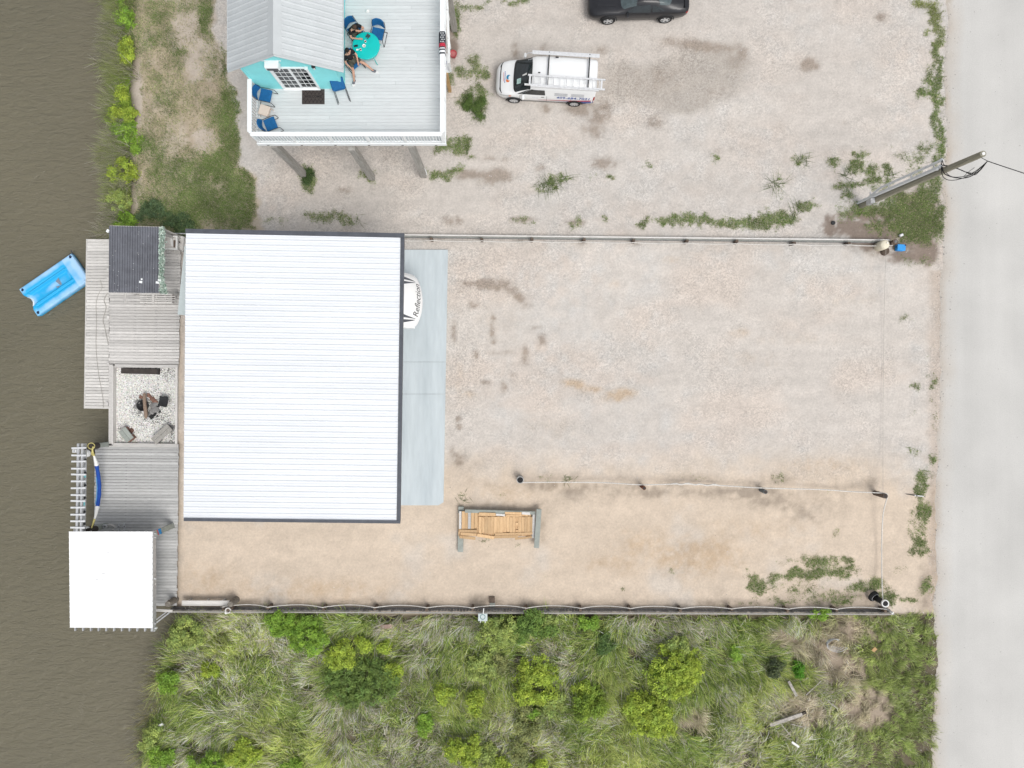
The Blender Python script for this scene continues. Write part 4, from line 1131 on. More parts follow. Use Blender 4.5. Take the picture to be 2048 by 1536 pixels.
# ------------------------------------------------------------------ vehicles: lofted bodies, local +x is forward, origin under the middle of the wheelbase
class Body:
    """closed loft; st = rows (x, z_bottom, z_top, half width, shoulder height, roof half width)"""
    def __init__(s, st):
        s.a = np.array(st, float)
    def at(s, x):
        a = s.a; xs_ = a[:, 0]
        return [np.interp(x, xs_, a[:, k]) for k in range(1, 6)]
    def ring(s, x, n=None):
        zb, zt, hw, zs, rw = s.at(x)
        pts = [(0, zb), (hw * 0.80, zb), (hw * 0.955, zb + 0.05), (hw, zb + 0.55 * (zs - zb) * .6 + 0.1), (hw * 0.998, zb + (zs - zb) * .8), (hw * 0.975, zs)]
        if zt - zs > 0.02:
            pts += [(hw * .975 + (rw - hw * .975) * .55, zs + (zt - zs) * .52), (rw, zs + (zt - zs) * .86), (rw * .86, zs + (zt - zs) * .975), (rw * .5, zt), (0, zt + .006)]
        else:
            pts += [(hw * .93, zs + .5 * (zt - zs)), (hw * .84, zt), (hw * .6, zt + .008), (hw * .3, zt + .012), (0, zt + .014)]
        return pts
    def P(s, x, t, side=1, off=0.0):
        """t = 0 bottom centre .. 10 top centre"""
        r = s.ring(x); i = min(int(t), 9); f = t - i
        y = r[i][0] * (1 - f) + r[i + 1][0] * f; z = r[i][1] * (1 - f) + r[i + 1][1] * f
        return Vector((x, side * y, z))
    def N(s, x, t, side=1):
        e = 0.03
        a = s.P(x + e, t, side) - s.P(x - e, t, side); b = s.P(x, min(t + .25, 10), side) - s.P(x, max(t - .25, 0), side)
        n = a.cross(b) * side
        if n.length < 1e-9: return Vector((0, 0, 1))
        n.normalize()
        c = s.P(x, t, side) - Vector((x, 0, 0.8))
        return n if n.dot(c) > 0 else -n
    def t_of_z(s, x, z):
        best = 0
        for k in range(20, 101):
            if s.P(x, k / 10).z <= z: best = k / 10
        return best
    def shell(s, mat, parent, name='body', xs_=None):
        xs_ = s.a[:, 0] if xs_ is None else xs_
        m = MB()
        for side in (1, -1):
            rows = []
            for x in xs_:
                r = s.ring(x)
                rows.append([Vector((x, side * y, z)) for y, z in r])
            if side == -1: rows = [list(reversed(r)) for r in rows]
            m.grid(rows)
        for x in (xs_[0], xs_[-1]):
            r = s.ring(x)
            loop = [Vector((x, y, z)) for y, z in r] + [Vector((x, -y, z)) for y, z in reversed(r[1:-1])]
            m.add(loop, [list(range(len(loop)))])
        return m.build(name, mat, parent)
    def patch(s, quad, mat, parent, name, side=1, off=0.008, nx=8, nt=6):
        """quad: (x,z) corners of a side patch in order"""
        q = [Vector((a, b, 0)) for a, b in quad]
        rows = []
        for i in range(nx + 1):
            u = i / nx; a = q[0].lerp(q[1], u); b = q[3].lerp(q[2], u); row = []
            for j in range(nt + 1):
                c = a.lerp(b, j / nt); t = s.t_of_zf(c.x, c.y)
                row.append(s.P(c.x, t, side) + s.N(c.x, t, side) * off)
            rows.append(row)
        m = MB(); m.grid(rows); return m.build(name, mat, parent)
    def t_of_zf(s, x, z):
        r = s.ring(x)
        for i in range(1, 10):
            if r[i][1] <= z <= r[i + 1][1]:
                return i + (z - r[i][1]) / max(1e-6, r[i + 1][1] - r[i][1])
        return 9.9 if z > r[10][1] else 2.0
    def top_patch(s, x0, x1, t0, t1, mat, parent, name, off=0.008, nx=8, x0e=None, x1e=None):
        """patch over the top from side to side; x limits may shift towards the edges"""
        rows = []
        js = [(-1, t) for t in np.linspace(t0, 10, 7)] + [(1, t) for t in np.linspace(10, t0, 7)[1:]]
        for i in range(nx + 1):
            row = []
            for k, (sd_, t) in enumerate(js):
                e = (10 - t) / (10 - t0 + 1e-9); e *= e
                a = x0 + ((x0e if x0e is not None else x0) - x0) * e; b = x1 + ((x1e if x1e is not None else x1) - x1) * e
                x = a + (b - a) * i / nx
                row.append(s.P(x, t, sd_) + s.N(x, t, sd_) * off)
            rows.append(row)
        m = MB(); m.grid(rows); return m.build(name, mat, parent)

def make_wheel(parent, x, y, r, wd, hub, spokes=5):
    s = 1 if y > 0 else -1
    o = Vector((x, y, r))
    ax = Matrix.Rotation(R(-90 * s), 3, 'X')
    m = MB(o); m.lathe([(r * .62, -wd / 2), (r * .93, -wd / 2), (r, -wd * .36), (r, wd * .36), (r * .93, wd / 2), (r * .66, wd / 2)], o, 28, axis=ax)
    t = m.build('wheel', rubber, parent, loc=o)
    m = MB(o); m.lathe([(r * .67, wd * .42), (r * .64, wd * .50), (r * .60, wd * .40), (r * .58, wd * .1), (0, wd * .1)], o, 28, axis=ax)
    rim = m.build('rim', MATS['wheel_dark'], t)
    m = MB(o)
    for k in range(spokes):
        a = 2 * math.pi * k / spokes
        d = Vector((math.cos(a), 0, math.sin(a)))
        m.bar(o + d * (r * .08) + Vector((0, s * wd * .40, 0)), o + d * (r * .62) + Vector((0, s * wd * .42, 0)), r * .20, .03, up=(0, 1, 0))
    m.cyl(o + Vector((0, s * wd * .3, 0)), o + Vector((0, s * wd * .46, 0)), r * .17, n=12)
    m.lathe([(r * .67, wd * .43), (r * .655, wd * .51), (r * .60, wd * .44)], o, 28, axis=ax)
    m.build('spokes', hub, t)
pm('wheel_dark', (0.05, 0.05, 0.052), .5); hub_silver = pm('wheel_silver', (0.62, 0.63, 0.64), .35, var=.05, metal=.4)
van_white = pm('van_white', (0.80, 0.815, 0.82), .28, var=.012, scale=3, spec=.5, coat=.3)
van_blue = pm('van_blue', (0.035, 0.085, 0.36), .35); van_red = pm('van_red', (0.56, 0.045, 0.075), .35)
amber = pm('amber_lens', (0.75, 0.22, 0.10), .25); red_lens = pm('red_lens', (0.35, 0.01, 0.012), .2); clear_lens = pm('clear_lens', (0.55, 0.57, 0.58), .12, spec=.6)
black_plastic = pm('black_plastic', (0.03, .031, .033), .6)

# ---- van
f0 = W(1027, 203, 0); r0 = W(1148, 210, 0)
hd = (f0 - r0); ang = math.atan2(hd.y, hd.x)
perp = Vector((-math.sin(ang), math.cos(ang), 0))
vc = (f0 + r0) / 2 - perp * 0.78
van = thing('work_van', 'white work van with blue and red stripes and a phone number on its side', 'van', (vc.x, vc.y, 0), ang)
vb = Body([(-2.39, .42, 1.62, .74, 1.05, .66), (-2.36, .36, 1.72, .80, 1.06, .70), (-2.28, .30, 1.80, .83, 1.06, .715), (-2.0, .24, 1.84, .845, 1.07, .73), (-1.2, .22, 1.865, .85, 1.08, .735), (0.0, .22, 1.86, .85, 1.08, .73),
           (.45, .22, 1.83, .85, 1.07, .72), (.62, .22, 1.76, .85, 1.06, .70), (.85, .22, 1.60, .85, 1.05, .69), (1.15, .22, 1.36, .85, 1.03, .70), (1.42, .22, 1.12, .845, 1.00, .72), (1.50, .22, 1.05, .84, .985, .73), (1.75, .22, .98, .82, .93, .72), (2.0, .23, .90, .78, .84, .66), (2.18, .24, .80, .71, .75, .58), (2.29, .27, .70, .60, .66, .48), (2.345, .33, .60, .46, .57, .36), (2.36, .40, .54, .30, .52, .24)])
vb.shell(van_white, van)
vb.top_patch(0.64, 1.45, 6.4, 10, glass_dark, van, 'windscreen', 0.010, 10, x0e=.70, x1e=1.30)
vb.top_patch(1.44, 1.52, 6.3, 10, black_plastic, van, 'cowl', 0.011, 2, x0e=1.30, x1e=1.38)
for sd_ in (1, -1):
    vb.patch([(1.12, 1.08), (-.02, 1.10), (.02, 1.52), (.62, 1.50)], glass_dark, van, 'side_window', sd_, .009, 8, 5)
    vb.patch([(1.30, 1.055), (1.14, 1.075), (.66, 1.49), (.72, 1.45)], black_plastic, van, 'window_pillar', sd_, .010, 6, 5)
    m = MB(); m.box((1.02, sd_ * .985, 1.12), (.12, .22, .16), ch=.03); m.build('mirror', van_white, van)
    vb.patch([(.16, .905), (.02, .905), (.02, .945), (.16, .945)], black_plastic, van, 'door_handle', sd_, .018, 2, 2)
    for xa in (1.18, -.10, -1.25):
        vb.patch([(xa, .42), (xa - .012, .42), (xa - .012, 1.02), (xa, 1.02)], black_plastic, van, 'panel_gap', sd_, .004, 1, 6)
    vb.patch([(1.5, .27), (-2.3, .30), (-2.3, .40), (1.5, .34)], black_plastic, van, 'sill_strip', sd_, .006, 10, 2)
    m = MB(); 
    # headlamp follows the corner of the nose
    vb.patch([(2.16, .62), (1.72, .72), (1.66, .86), (2.04, .76)], clear_lens, van, 'headlamp', sd_, .010, 6, 3)
    vb.patch([(1.72, .73), (1.60, .77), (1.58, .865), (1.68, .85)], amber, van, 'indicator', sd_, .012, 3, 3)
    vb.patch([(-2.30, .78), (-2.37, .78), (-2.37, 1.12), (-2.30, 1.12)], red_lens, van, 'tail_lamp', sd_, .012, 2, 4)
vb.top_patch(2.12, 2.20, 5.2, 10, black_plastic, van, 'grille_strip', .012, 2, x0e=2.02, x1e=2.06)
vb.patch([(-1.1, .46), (-2.34, .42), (-2.34, .62), (-1.1, .52)], van_blue, van, 'blue_stripe', 1, .010, 8, 2)
vb.patch([(.3, .585), (-2.34, .70), (-2.34, .82), (.3, .60)], van_red, van, 'red_stripe', 1, .010, 10, 2)
vb.patch([(-.6, .535), (-2.34, .63), (-2.34, .695), (-.6, .56)], van_blue, van, 'blue_pinstripe', 1, .011, 8, 2)
for k in range(6):
    xa = -.45 - (k % 2) * .78; za = 1.30 - (k // 2) * .09
    vb.patch([(xa, za), (xa - .62, za), (xa - .62, za + .035), (xa, za + .035)], pm('print_grey', (.32, .33, .36), .5) if 'print_grey' not in MATS else MATS['print_grey'], van, 'printed_line', 1, .009, 4, 1)
def side_text(txt, size, xc, zc, mat, name, shear=.15, bold=0.004):
    tm = text_mesh(txt, size, shear, 1.06, bold)
    for v in tm.vertices:
        x = xc - v.co.x; z = zc + v.co.y          # read from the left side of the van
        t = vb.t_of_zf(x, z); v.co = vb.P(x, t, 1) + vb.N(x, t, 1) * .012
    tm.materials.clear(); tm.materials.append(mat); link(name, tm, van)
side_text('409-684-7021', .27, -1.36, .955, van_blue, 'phone_number', .12, .004)
m = MB()
for k in range(9):
    a = R(20 + 20 * k); 
    m.add([vb.P(.45 + .16 * math.cos(a), vb.t_of_zf(.45, .80 + .05 * math.sin(a)), 1) + Vector((0, .012, 0)), vb.P(.45 + .13 * math.cos(a), vb.t_of_zf(.45, .80 + .03 * math.sin(a)), 1) + Vector((0, .012, 0)), vb.P(.45 + .13 * math.cos(a + .35), vb.t_of_zf(.45, .80 + .03 * math.sin(a + .35)), 1) + Vector((0, .012, 0))], [(0, 1, 2)])
m.build('door_emblem', van_blue, van)
# bonnet emblem: two facing swirls and two lines of small print
def bonnet(x, y, off=.012):
    t = 10
    for k in range(101):
        tt = 10 - k * .045
        if vb.P(x, tt).y >= abs(y): t = tt; break
    return vb.P(x, t, 1 if y >= 0 else -1) + vb.N(x, t, 1 if y >= 0 else -1) * off
def swirl(cx, cy, a0, a1, r, mat, name):
    m = MB(); rows = [[], []]
    for i in range(13):
        a = R(a0 + (a1 - a0) * i / 12); wd = .045 * math.sin(math.pi * i / 12) + .006
        rows[0].append(bonnet(cx + (r + wd) * math.cos(a), cy + (r + wd) * math.sin(a))); rows[1].append(bonnet(cx + (r - wd) * math.cos(a), cy + (r - wd) * math.sin(a)))
    m.grid(rows); m.build(name, mat, van)
swirl(1.72, .03, 80, -110, .085, pm('logo_blue', (.02, .22, .42), .4), 'bonnet_emblem_blue')
swirl(1.76, .14, -40, 150, .07, pm('logo_orange', (.72, .18, .05), .4), 'bonnet_emblem_orange')
def bonnet_text(txt, size, xc, yc, mat):
    tm = text_mesh(txt, size, 0, 1.0, .001)
    for v in tm.vertices:
        v.co = bonnet(xc - (-v.co.y) * -1 * 1.0 if False else xc + v.co.y * -1.0, yc + v.co.x * 1.0, .013)
    tm.materials.clear(); tm.materials.append(mat); link('bonnet_print', tm, van)
for k in range(12):
    MB().add([bonnet(1.905, -.26 + k * .045), bonnet(1.945, -.26 + k * .045), bonnet(1.945, -.232 + k * .045), bonnet(1.905, -.232 + k * .045)], [(0, 1, 2, 3)]).build('printed_letter', van_blue, van)
MB().add([bonnet(1.985, -.22), bonnet(2.0, -.22), bonnet(2.0, .2), bonnet(1.985, .2)], [(0, 1, 2, 3)]).build('printed_line', van_red, van)
m = MB(); m.grid([[Vector((x, y, np.interp(x, [1.15, 1.36], [1.385, 1.195]) + .0)) for y in (.18, .43)] for x in (1.16, 1.35)]); m.build('dashboard_paper', pm('mint_paper', (.50, .70, .66), .7), van)
m = MB(); m.grid([[Vector((x, y, np.interp(x, [0.85, 1.36], [1.66, 1.195]) + .002)) for y in (.02 + .02 * k, .12)] for k, x in enumerate((.90, 1.0, 1.10))]); m.build('dashboard_bag', white_shell, van)
for sd_ in (1, -1):
    make_wheel(van, 1.46, sd_ * .775, .315, .20, hub_silver, 7); make_wheel(van, -1.46, sd_ * .775, .315, .20, hub_silver, 7)
    for xx in (1.46, -1.46):
        m = MB(); m.tube([Vector((xx + .375 * math.cos(R(a)), sd_ * .862, .315 + .375 * math.sin(R(a)))) for a in range(5, 180, 14)], .03, 6); m.build('wheel_arch', black_plastic, van)
# rack
for xx in (-.08, -1.95):
    MB().box((xx, 0, 1.985), (.055, 1.66, .045)).build('rack_bar', black_metal, van)
    for sd_ in (1, -1): MB().box((xx, sd_ * .70, 1.90), (.05, .04, .16)).build('rack_foot', black_metal, van)
m = MB(); m.box((-.85, -.73, 2.02), (3.1, .10, .05)); m.box((-.85, -.83, 1.98), (3.1, .06, .05)); m.build('rack_side_rail', alu, van)
MB().tube([(.70, -.73, 2.02), (.86, -.74, 1.98), (.97, -.76, 1.80)], .022, 6).build('rack_horn', alu, van)
MB().box((-.45, -.60, 2.0), (.14, .05, .06)).build('rack_clamp', black_plastic, van)
MB().box((.33, .10, 1.875), (.10, .045, .03)).build('roof_aerial', black_plastic, van)
# ladder lies on the rack: a thing of its own
ld = thing('ladder', 'aluminium extension ladder lying along the roof rack of the white van', 'ladder', (vc.x, vc.y, 2.02), ang)
LT = 0.02
for yy, zz in ((.34, 0), (.78, 0)):
    MB().bar((.86 - (.02 if yy < .5 else -.12), yy - .01, LT + .05), (-2.72, yy + .02, LT + .05), .06, .09).build('side_rail', alu, ld)
MB().bar((.70, .83, LT + .02), (-2.45, .86, LT + .02), .05, .09).build('side_rail', alu, ld)
for k in range(11):
    x = .55 - k * .30
    MB().tube([(x, .35, LT + .05), (x, .78, LT + .05)], .019, 8).build('rung', alu, ld)
for x in (.74, -2.55):
    MB().bar((x, .35, LT + .10), (x, .80, LT + .10), .085, .02).build('end_plate', alu, ld)

# ---- black coupe
cf = W(1214, 46, 0); cr = W(1329, 43, 0)
hd = cf - cr; ang = math.atan2(hd.y, hd.x); perp = Vector((-math.sin(ang), math.cos(ang), 0))
ccn = (cf + cr) / 2 - perp * .86
coupe = thing('coupe', 'black two door coupe with silver wheels parked at the top of the gravel lot', 'car', (ccn.x, ccn.y, 0), ang)
coupe_black = pm('coupe_black', (.018, .0185, .022), .32, var=.1, scale=3, spec=.4, coat=.15)
cb = Body([(-2.42, .52, .86, .62, .80, .40), (-2.36, .40, .98, .80, .88, .5), (-2.2, .34, 1.02, .88, .92, .55), (-1.9, .28, 1.04, .91, .94, .58), (-1.65, .24, 1.08, .925, .94, .60), (-1.2, .22, 1.24, .93, .93, .60), (-.75, .22, 1.34, .93, .92, .60), (-.2, .22, 1.375, .93, .915, .60), (.15, .22, 1.33, .93, .91, .60), (.5, .22, 1.17, .93, .905, .63), (.85, .22, .985, .92, .90, .70),
           (1.0, .22, .955, .92, .90, .74), (1.5, .22, .93, .915, .86, .7), (1.9, .23, .88, .90, .80, .7), (2.15, .26, .82, .86, .74, .6), (2.28, .30, .76, .80, .68, .5), (2.36, .36, .68, .68, .62, .4), (2.38, .44, .58, .5, .56, .3)])
cb.shell(coupe_black, coupe)
coupe_glass = pm('coupe_glass', (.075, .10, .105), .12, spec=.6)
cb.top_patch(.12, .88, 6.5, 10, coupe_glass, coupe, 'windscreen', .009, 8, x0e=.16, x1e=.72)
cb.top_patch(-.85, -1.55, 6.6, 10, coupe_glass, coupe, 'rear_window', .009, 8, x0e=-.95, x1e=-1.40)
for sd_ in (1, -1):
    cb.patch([(.62, .945), (-.55, .955), (-.50, 1.24), (.22, 1.20)], glass_dark, coupe, 'side_window', sd_, .008, 8, 4)
    cb.patch([(-.62, .955), (-1.25, .985), (-1.02, 1.10), (-.60, 1.22)], glass_dark, coupe, 'quarter_window', sd_, .008, 6, 4)
    m = MB(); m.box((.55, sd_ * 1.0, .97), (.11, .20, .11), ch=.03); m.build('mirror', coupe_black, coupe)
    for xa in (.62, -.55): cb.patch([(xa, .40), (xa - .012, .40), (xa - .012, .88), (xa, .88)], black_plastic, coupe, 'door_gap', sd_, .003, 1, 6)
    cb.patch([(-.32, .80), (-.50, .80), (-.50, .83), (-.32, .83)], coupe_black, coupe, 'door_handle', sd_, .02, 2, 2)
    cb.patch([(-2.27, .70), (-2.37, .72), (-2.37, .86), (-2.25, .86)], red_lens, coupe, 'tail_lamp', sd_, .010, 3, 3)
    cb.patch([(1.10, .46), (.98, .46), (1.00, .54), (1.06, .54)], alu, coupe, 'wing_badge', sd_, .008, 2, 2)
    make_wheel(coupe, 1.39, sd_ * .84, .345, .24, hub_silver, 5); make_wheel(coupe, -1.36, sd_ * .84, .345, .25, hub_silver, 5)
    for xx in (1.39, -1.36):
        m = MB(); m.tube([Vector((xx + .40 * math.cos(R(a)), sd_ * .925, .345 + .40 * math.sin(R(a)))) for a in range(0, 181, 12)], .028, 6); m.build('wheel_arch', black_plastic, coupe)
    # bonnet crease
    m = MB(); m.grid([[cb.P(x, 8.3, sd_) + cb.N(x, 8.3, sd_) * .012, cb.P(x, 8.7, sd_) + cb.N(x, 8.7, sd_) * .022, cb.P(x, 9.2, sd_) + cb.N(x, 9.2, sd_) * .012] for x in np.linspace(1.1, 1.95, 8)]); m.build('bonnet_ridge', coupe_black, coupe)
m = MB(); m.box((-2.25, 0, 1.06), (.20, 1.5, .035), ch=.01); m.build('spoiler', coupe_black, coupe)

# ------------------------------------------------------------------ timber decks on the canal
up_pale = unit_box(wood_pale); up_grey = unit_box(wood_grey); up_south = unit_box(wood_south)
def plank_deck(name, label, quad, z, n, um, gap=0.012, thick=0.04, ragged=0.02, skirt=None, vertical_joints=None):
    """quad: TL, TR, BR, BL in photo px; planks run left to right"""
    c = [W(q[0], q[1], z) for q in quad]
    o = (c[0] + c[2]) / 2
    root = thing(name, label, 'deck', (o.x, o.y, 0))
    org = Vector((o.x, o.y, 0))
    hh = ((c[3] - c[0]).length + (c[2] - c[1]).length) / 2 / n
    for i in range(n):
        t = (i + .5) / n
        a = c[0].lerp(c[3], t); b_ = c[1].lerp(c[2], t)
        d = (b_ - a); rz = math.atan2(d.y, d.x)
        ra, rb = random.uniform(-ragged, ragged), random.uniform(-ragged, ragged)
        cuts = [0.0, 1.0]
        if vertical_joints: cuts = [0.0, vertical_joints, 1.0]
        for u0, u1 in zip(cuts[:-1], cuts[1:]):
            p = a.lerp(b_, (u0 + u1) / 2)
            link('plank', um, root, Vector((p.x + (ra + rb) / 2 * (len(cuts) == 2), p.y, z - thick / 2 + random.uniform(-.004, .004))) - org, (random.uniform(-.012, .012), 0, rz + random.uniform(-.0012, .0012)), (d.length * (u1 - u0) - .006 + (rb - ra) * (len(cuts) == 2), hh - gap - random.uniform(0, .006), thick))
    # joists and edge beam beneath
    for u in (.04, .35, .65, .96):
        MB(org).bar(c[0].lerp(c[1], u).lerp(c[3].lerp(c[2], u), .005) + Vector((0, 0, -.14)), c[0].lerp(c[1], u).lerp(c[3].lerp(c[2], u), .995) + Vector((0, 0, -.14)), .07, .19).build('joist', wood_dark, root)
    for u in (.06, .94):
        for v in np.linspace(.04, .96, max(2, int((c[3] - c[0]).length / 2.6))):
            p = c[0].lerp(c[1], u).lerp(c[3].lerp(c[2], u), v)
            MB(org).cyl((p.x, p.y, -2.3), (p.x, p.y, z - .06), .11, n=10).build('piling', wood_brown, root)
    return root, c, org
dkC, cC, oC = plank_deck('boat_dock', 'long narrow pale plank dock along the canal beside the blue float', [(174, 478), (219, 478), (217.5, 818), (169.5, 817)], 0.10, 56, up_pale)
MB(oC).bar(cC[0] + Vector((-.03, 0, -.12)), cC[3] + Vector((-.03, 0, -.12)), .05, .20).build('edge_beam', wood_pale, dkC)
dkA, cA, oA = plank_deck('shore_deck', 'grey plank deck between the dark shed roof and the shell fire pit', [(219.5, 470), (362, 472), (357.5, 729), (217.8, 728)], 0.16, 43, up_grey, vertical_joints=None)
dkB, cB, oB = plank_deck('south_deck', 'silver grey plank deck beside the hammock and the bright white boathouse roof', [(190, 893), (357, 894), (353.5, 1212), (186, 1212)], 0.16, 53, up_south)
for (px, py) in ((217, 540), (217, 558), (217, 635), (217, 728), (215, 808)):
    p = W(px, py, .17)
    MB(oA).box((p.x, p.y, .1), (.12, .16, .24)).build('dock_cleat_block', wood_grey, dkA)

# rope lying on the dock
def rope_on(px_pts, z, r, mat, name, label, cat='rope', amp=0.0, close=False):
    pts = []
    for i in range(len(px_pts) - 1):
        a, b_ = px_pts[max(0, i - 1)], px_pts[i]; c, d = px_pts[i + 1], px_pts[min(len(px_pts) - 1, i + 2)]
        for k in range(6):
            t = k / 6
            f = lambda j: 0.5 * ((2 * b_[j]) + (-a[j] + c[j]) * t + (2 * a[j] - 5 * b_[j] + 4 * c[j] - d[j]) * t * t + (-a[j] + 3 * b_[j] - 3 * c[j] + d[j]) * t ** 3)
            zz = f(2) if len(b_) > 2 else z
            pts.append(W(f(0), f(1), zz))
    l = px_pts[-1]; pts.append(W(l[0], l[1], l[2] if len(l) > 2 else z))
    o = pts[0].copy()
    m = MB(o); m.tube(pts, r, 6)
    ob = m.build(name, mat, None, loc=o)
    return tag(ob, label, cat)
rope_on([(215, 586), (208, 600), (212, 615), (206, 640), (209, 652), (212, 668), (217, 690)], .125, .014, rope_grey, 'mooring_rope', 'thin grey rope snaking over the pale plank dock beside the dark shed')
rope_on([(200, 560), (204, 575), (196, 590), (192, 610), (193, 640), (192, 690), (196, 740), (203, 780), (206, 800), (207, 815)], .125, .010, rope_grey, 'mooring_rope', 'long thin grey line lying down the middle of the pale plank dock')

# ------------------------------------------------------------------ shell fire pit
pz = 0.18
pit = thing('fire_pit_surround', 'timber framed bed of white shells round the fire pit', 'planter', W(287, 810, 0))
po = W(287, 810, 0)
def bar_px(m, a, b_, z, wd, ht): m.bar(W(a[0], a[1], z), W(b_[0], b_[1], z), wd, ht); return m
bar_px(MB(po), (222.5, 729), (222, 891), pz + .05, .20, .07).build('frame_board', wood_grey, pit)
bar_px(MB(po), (228.5, 732), (228, 889), pz + .02, .06, .30).build('frame_board', wood_grey, pit)
bar_px(MB(po), (219, 890.5), (357, 891.5), pz + .05, .15, .07).build('frame_board', wood_grey, pit)
bar_px(MB(po), (230, 887), (353, 888.5), pz - .02, .05, .20).build('frame_board', wood_grey, pit)
bar_px(MB(po), (353.5, 735), (352.5, 888), pz + .03, .10, .08).build('frame_board', wood_grey, pit)
bar_px(MB(po), (230, 731.5), (356, 733), pz + .03, .15, .07).build('frame_board', wood_grey, pit)
m = MB(po); m.prism([(p.x, p.y) for p in (W(231, 887), W(351, 888), W(352, 735), W(231, 735))], -.3, .05); m.build('shell_bed', pm('crushed_shell', (.60, .59, .56), .9, var=.12, scale=14, bump=.4, fine=.15), pit)
# loose shells: far too many to count
ro_v = np.array([[1, 0, 0], [-.5, .8, 0], [-.5, -.8, 0], [.2, .0, .55], [.1, 0, -.4]]) 
def scatter_stones(name, XY, Z, size, cols, mat, flat=.55):
    n = len(XY)
    base = np.array([[1, 0, 0], [.25, .9, 0], [-.8, .55, 0], [-.8, -.6, 0], [.3, -.9, 0], [0, 0, 1]])
    tri = np.array([[0, 1, 5], [1, 2, 5], [2, 3, 5], [3, 4, 5], [4, 0, 5]])
    a = rng.random(n) * 6.283
    sx = size * (0.7 + .6 * rng.random(n)); sy = size * (0.6 + .5 * rng.random(n)); sz = size * flat * (0.6 + .8 * rng.random(n))
    v = np.zeros((n, 6, 3))
    jit = 1 + .35 * (rng.random((n, 6)) - .5)
    bx = base[None, :, 0] * sx[:, None] * jit; by = base[None, :, 1] * sy[:, None] * jit
    v[..., 0] = XY[:, 0, None] + bx * np.cos(a)[:, None] - by * np.sin(a)[:, None]
    v[..., 1] = XY[:, 1, None] + bx * np.sin(a)[:, None] + by * np.cos(a)[:, None]
    v[..., 2] = Z[:, None] + base[None, :, 2] * sz[:, None] - .004
    t = (tri[None] + (np.arange(n) * 6)[:, None, None]).reshape(-1, 3)
    return np_mesh(name, v.reshape(-1, 3), tris=t, cols=np.repeat(cols, 6, 0), mat=mat)
pebble_mat = attr_mat('pebbles', .85, .2)
n = 9000
XY = np.stack([rng.uniform(W(231, 0).x, W(351, 0).x, n), rng.uniform(W(0, 887).y, W(0, 735).y, n)], -1)
val = np.clip(rng.normal(.62, .16, n), .12, .86); tint = 1 + .05 * rng.normal(size=(n, 3)) + np.array([.01, 0, -.05])
dd = blobs(1024 + XY[:, 0] * 41, 768 - XY[:, 1] * 41, [(300, 815, 24, 26, 1), (340, 745, 18, 12, .7), (295, 735, 40, 5, .6), (250, 865, 18, 10, .4), (345, 865, 8, 18, .7), (315, 838, 22, 10, .8)])
val = val * np.where(rng.random(n) < dd * .7, .25, 1)
me = scatter_stones('shells', XY, np.full(n, .052), .033, np.clip(val[:, None] * tint, 0.01, .9), pebble_mat)
me.transform(Matrix.Translation(-po))
tag(link('shells', me, pit), kind='stuff')
# ring, log, stones
fp = W(287, 811, .06)
ring = thing('fire_ring', 'blackened steel fire ring full of ash in the white shells', 'fire ring', fp)
MB().lathe([(.27, 0), (.27, .16), (.255, .16), (.25, .02), (0, .02)], n=28).build('hoop', black_metal, ring)
m = MB()
for k in range(26):
    a = random.uniform(0, 6.28); r_ = random.uniform(0, .21); m.box((r_ * math.cos(a), r_ * math.sin(a), .05), (random.uniform(.03, .1), random.uniform(.03, .06), .05), rot=Euler((random.random(), random.random(), a)).to_matrix())
tag(m.build('embers', ash, ring), kind='stuff')
lo_ = W(290, 811, .3)
lg = thing('firewood_log', 'long split pale log lying across the fire ring', 'log', lo_, R(92))
m = MB(); pts = [Vector((x, .02 * math.sin(4 * x), .01 * math.cos(7 * x))) for x in np.linspace(-.62, .60, 10)]
m.tube(pts, .075, 7, rad=[.05, .085, .09, .085, .09, .08, .085, .085, .08, .06]); m.build('log', pm('split_log', (.33, .25, .19), .85, grain=(1, 8, 6), scale=4, col2=(.17, .12, .09), bump=.4), lg)
def rock(name, label, px, py, s, mat, group='stones round the fire ring', z=.05, rz=None, flat=.6):
    p = W(px, py, z)
    bm = bmesh.new(); bmesh.ops.create_icosphere(bm, subdivisions=2, radius=1)
    sd0 = random.uniform(0, 50)
    for v in bm.verts:
        c = v.co; k = 1 + .22 * math.sin(3.1 * c.x + sd0) * math.cos(2.7 * c.y + sd0) + .14 * math.sin(5 * c.z + 4 * c.x + sd0) + random.uniform(-.05, .05)
        v.co = Vector((c.x * s[0], c.y * s[1], max(-.02, c.z * s[2])) ) * k
    me = bpy.data.meshes.new(name); bm.to_mesh(me); bm.free(); me.materials.append(mat)
    o = link(name, me, None, p, (0, 0, random.uniform(0, 6.28) if rz is None else rz)); return tag(o, label, 'stone', group)
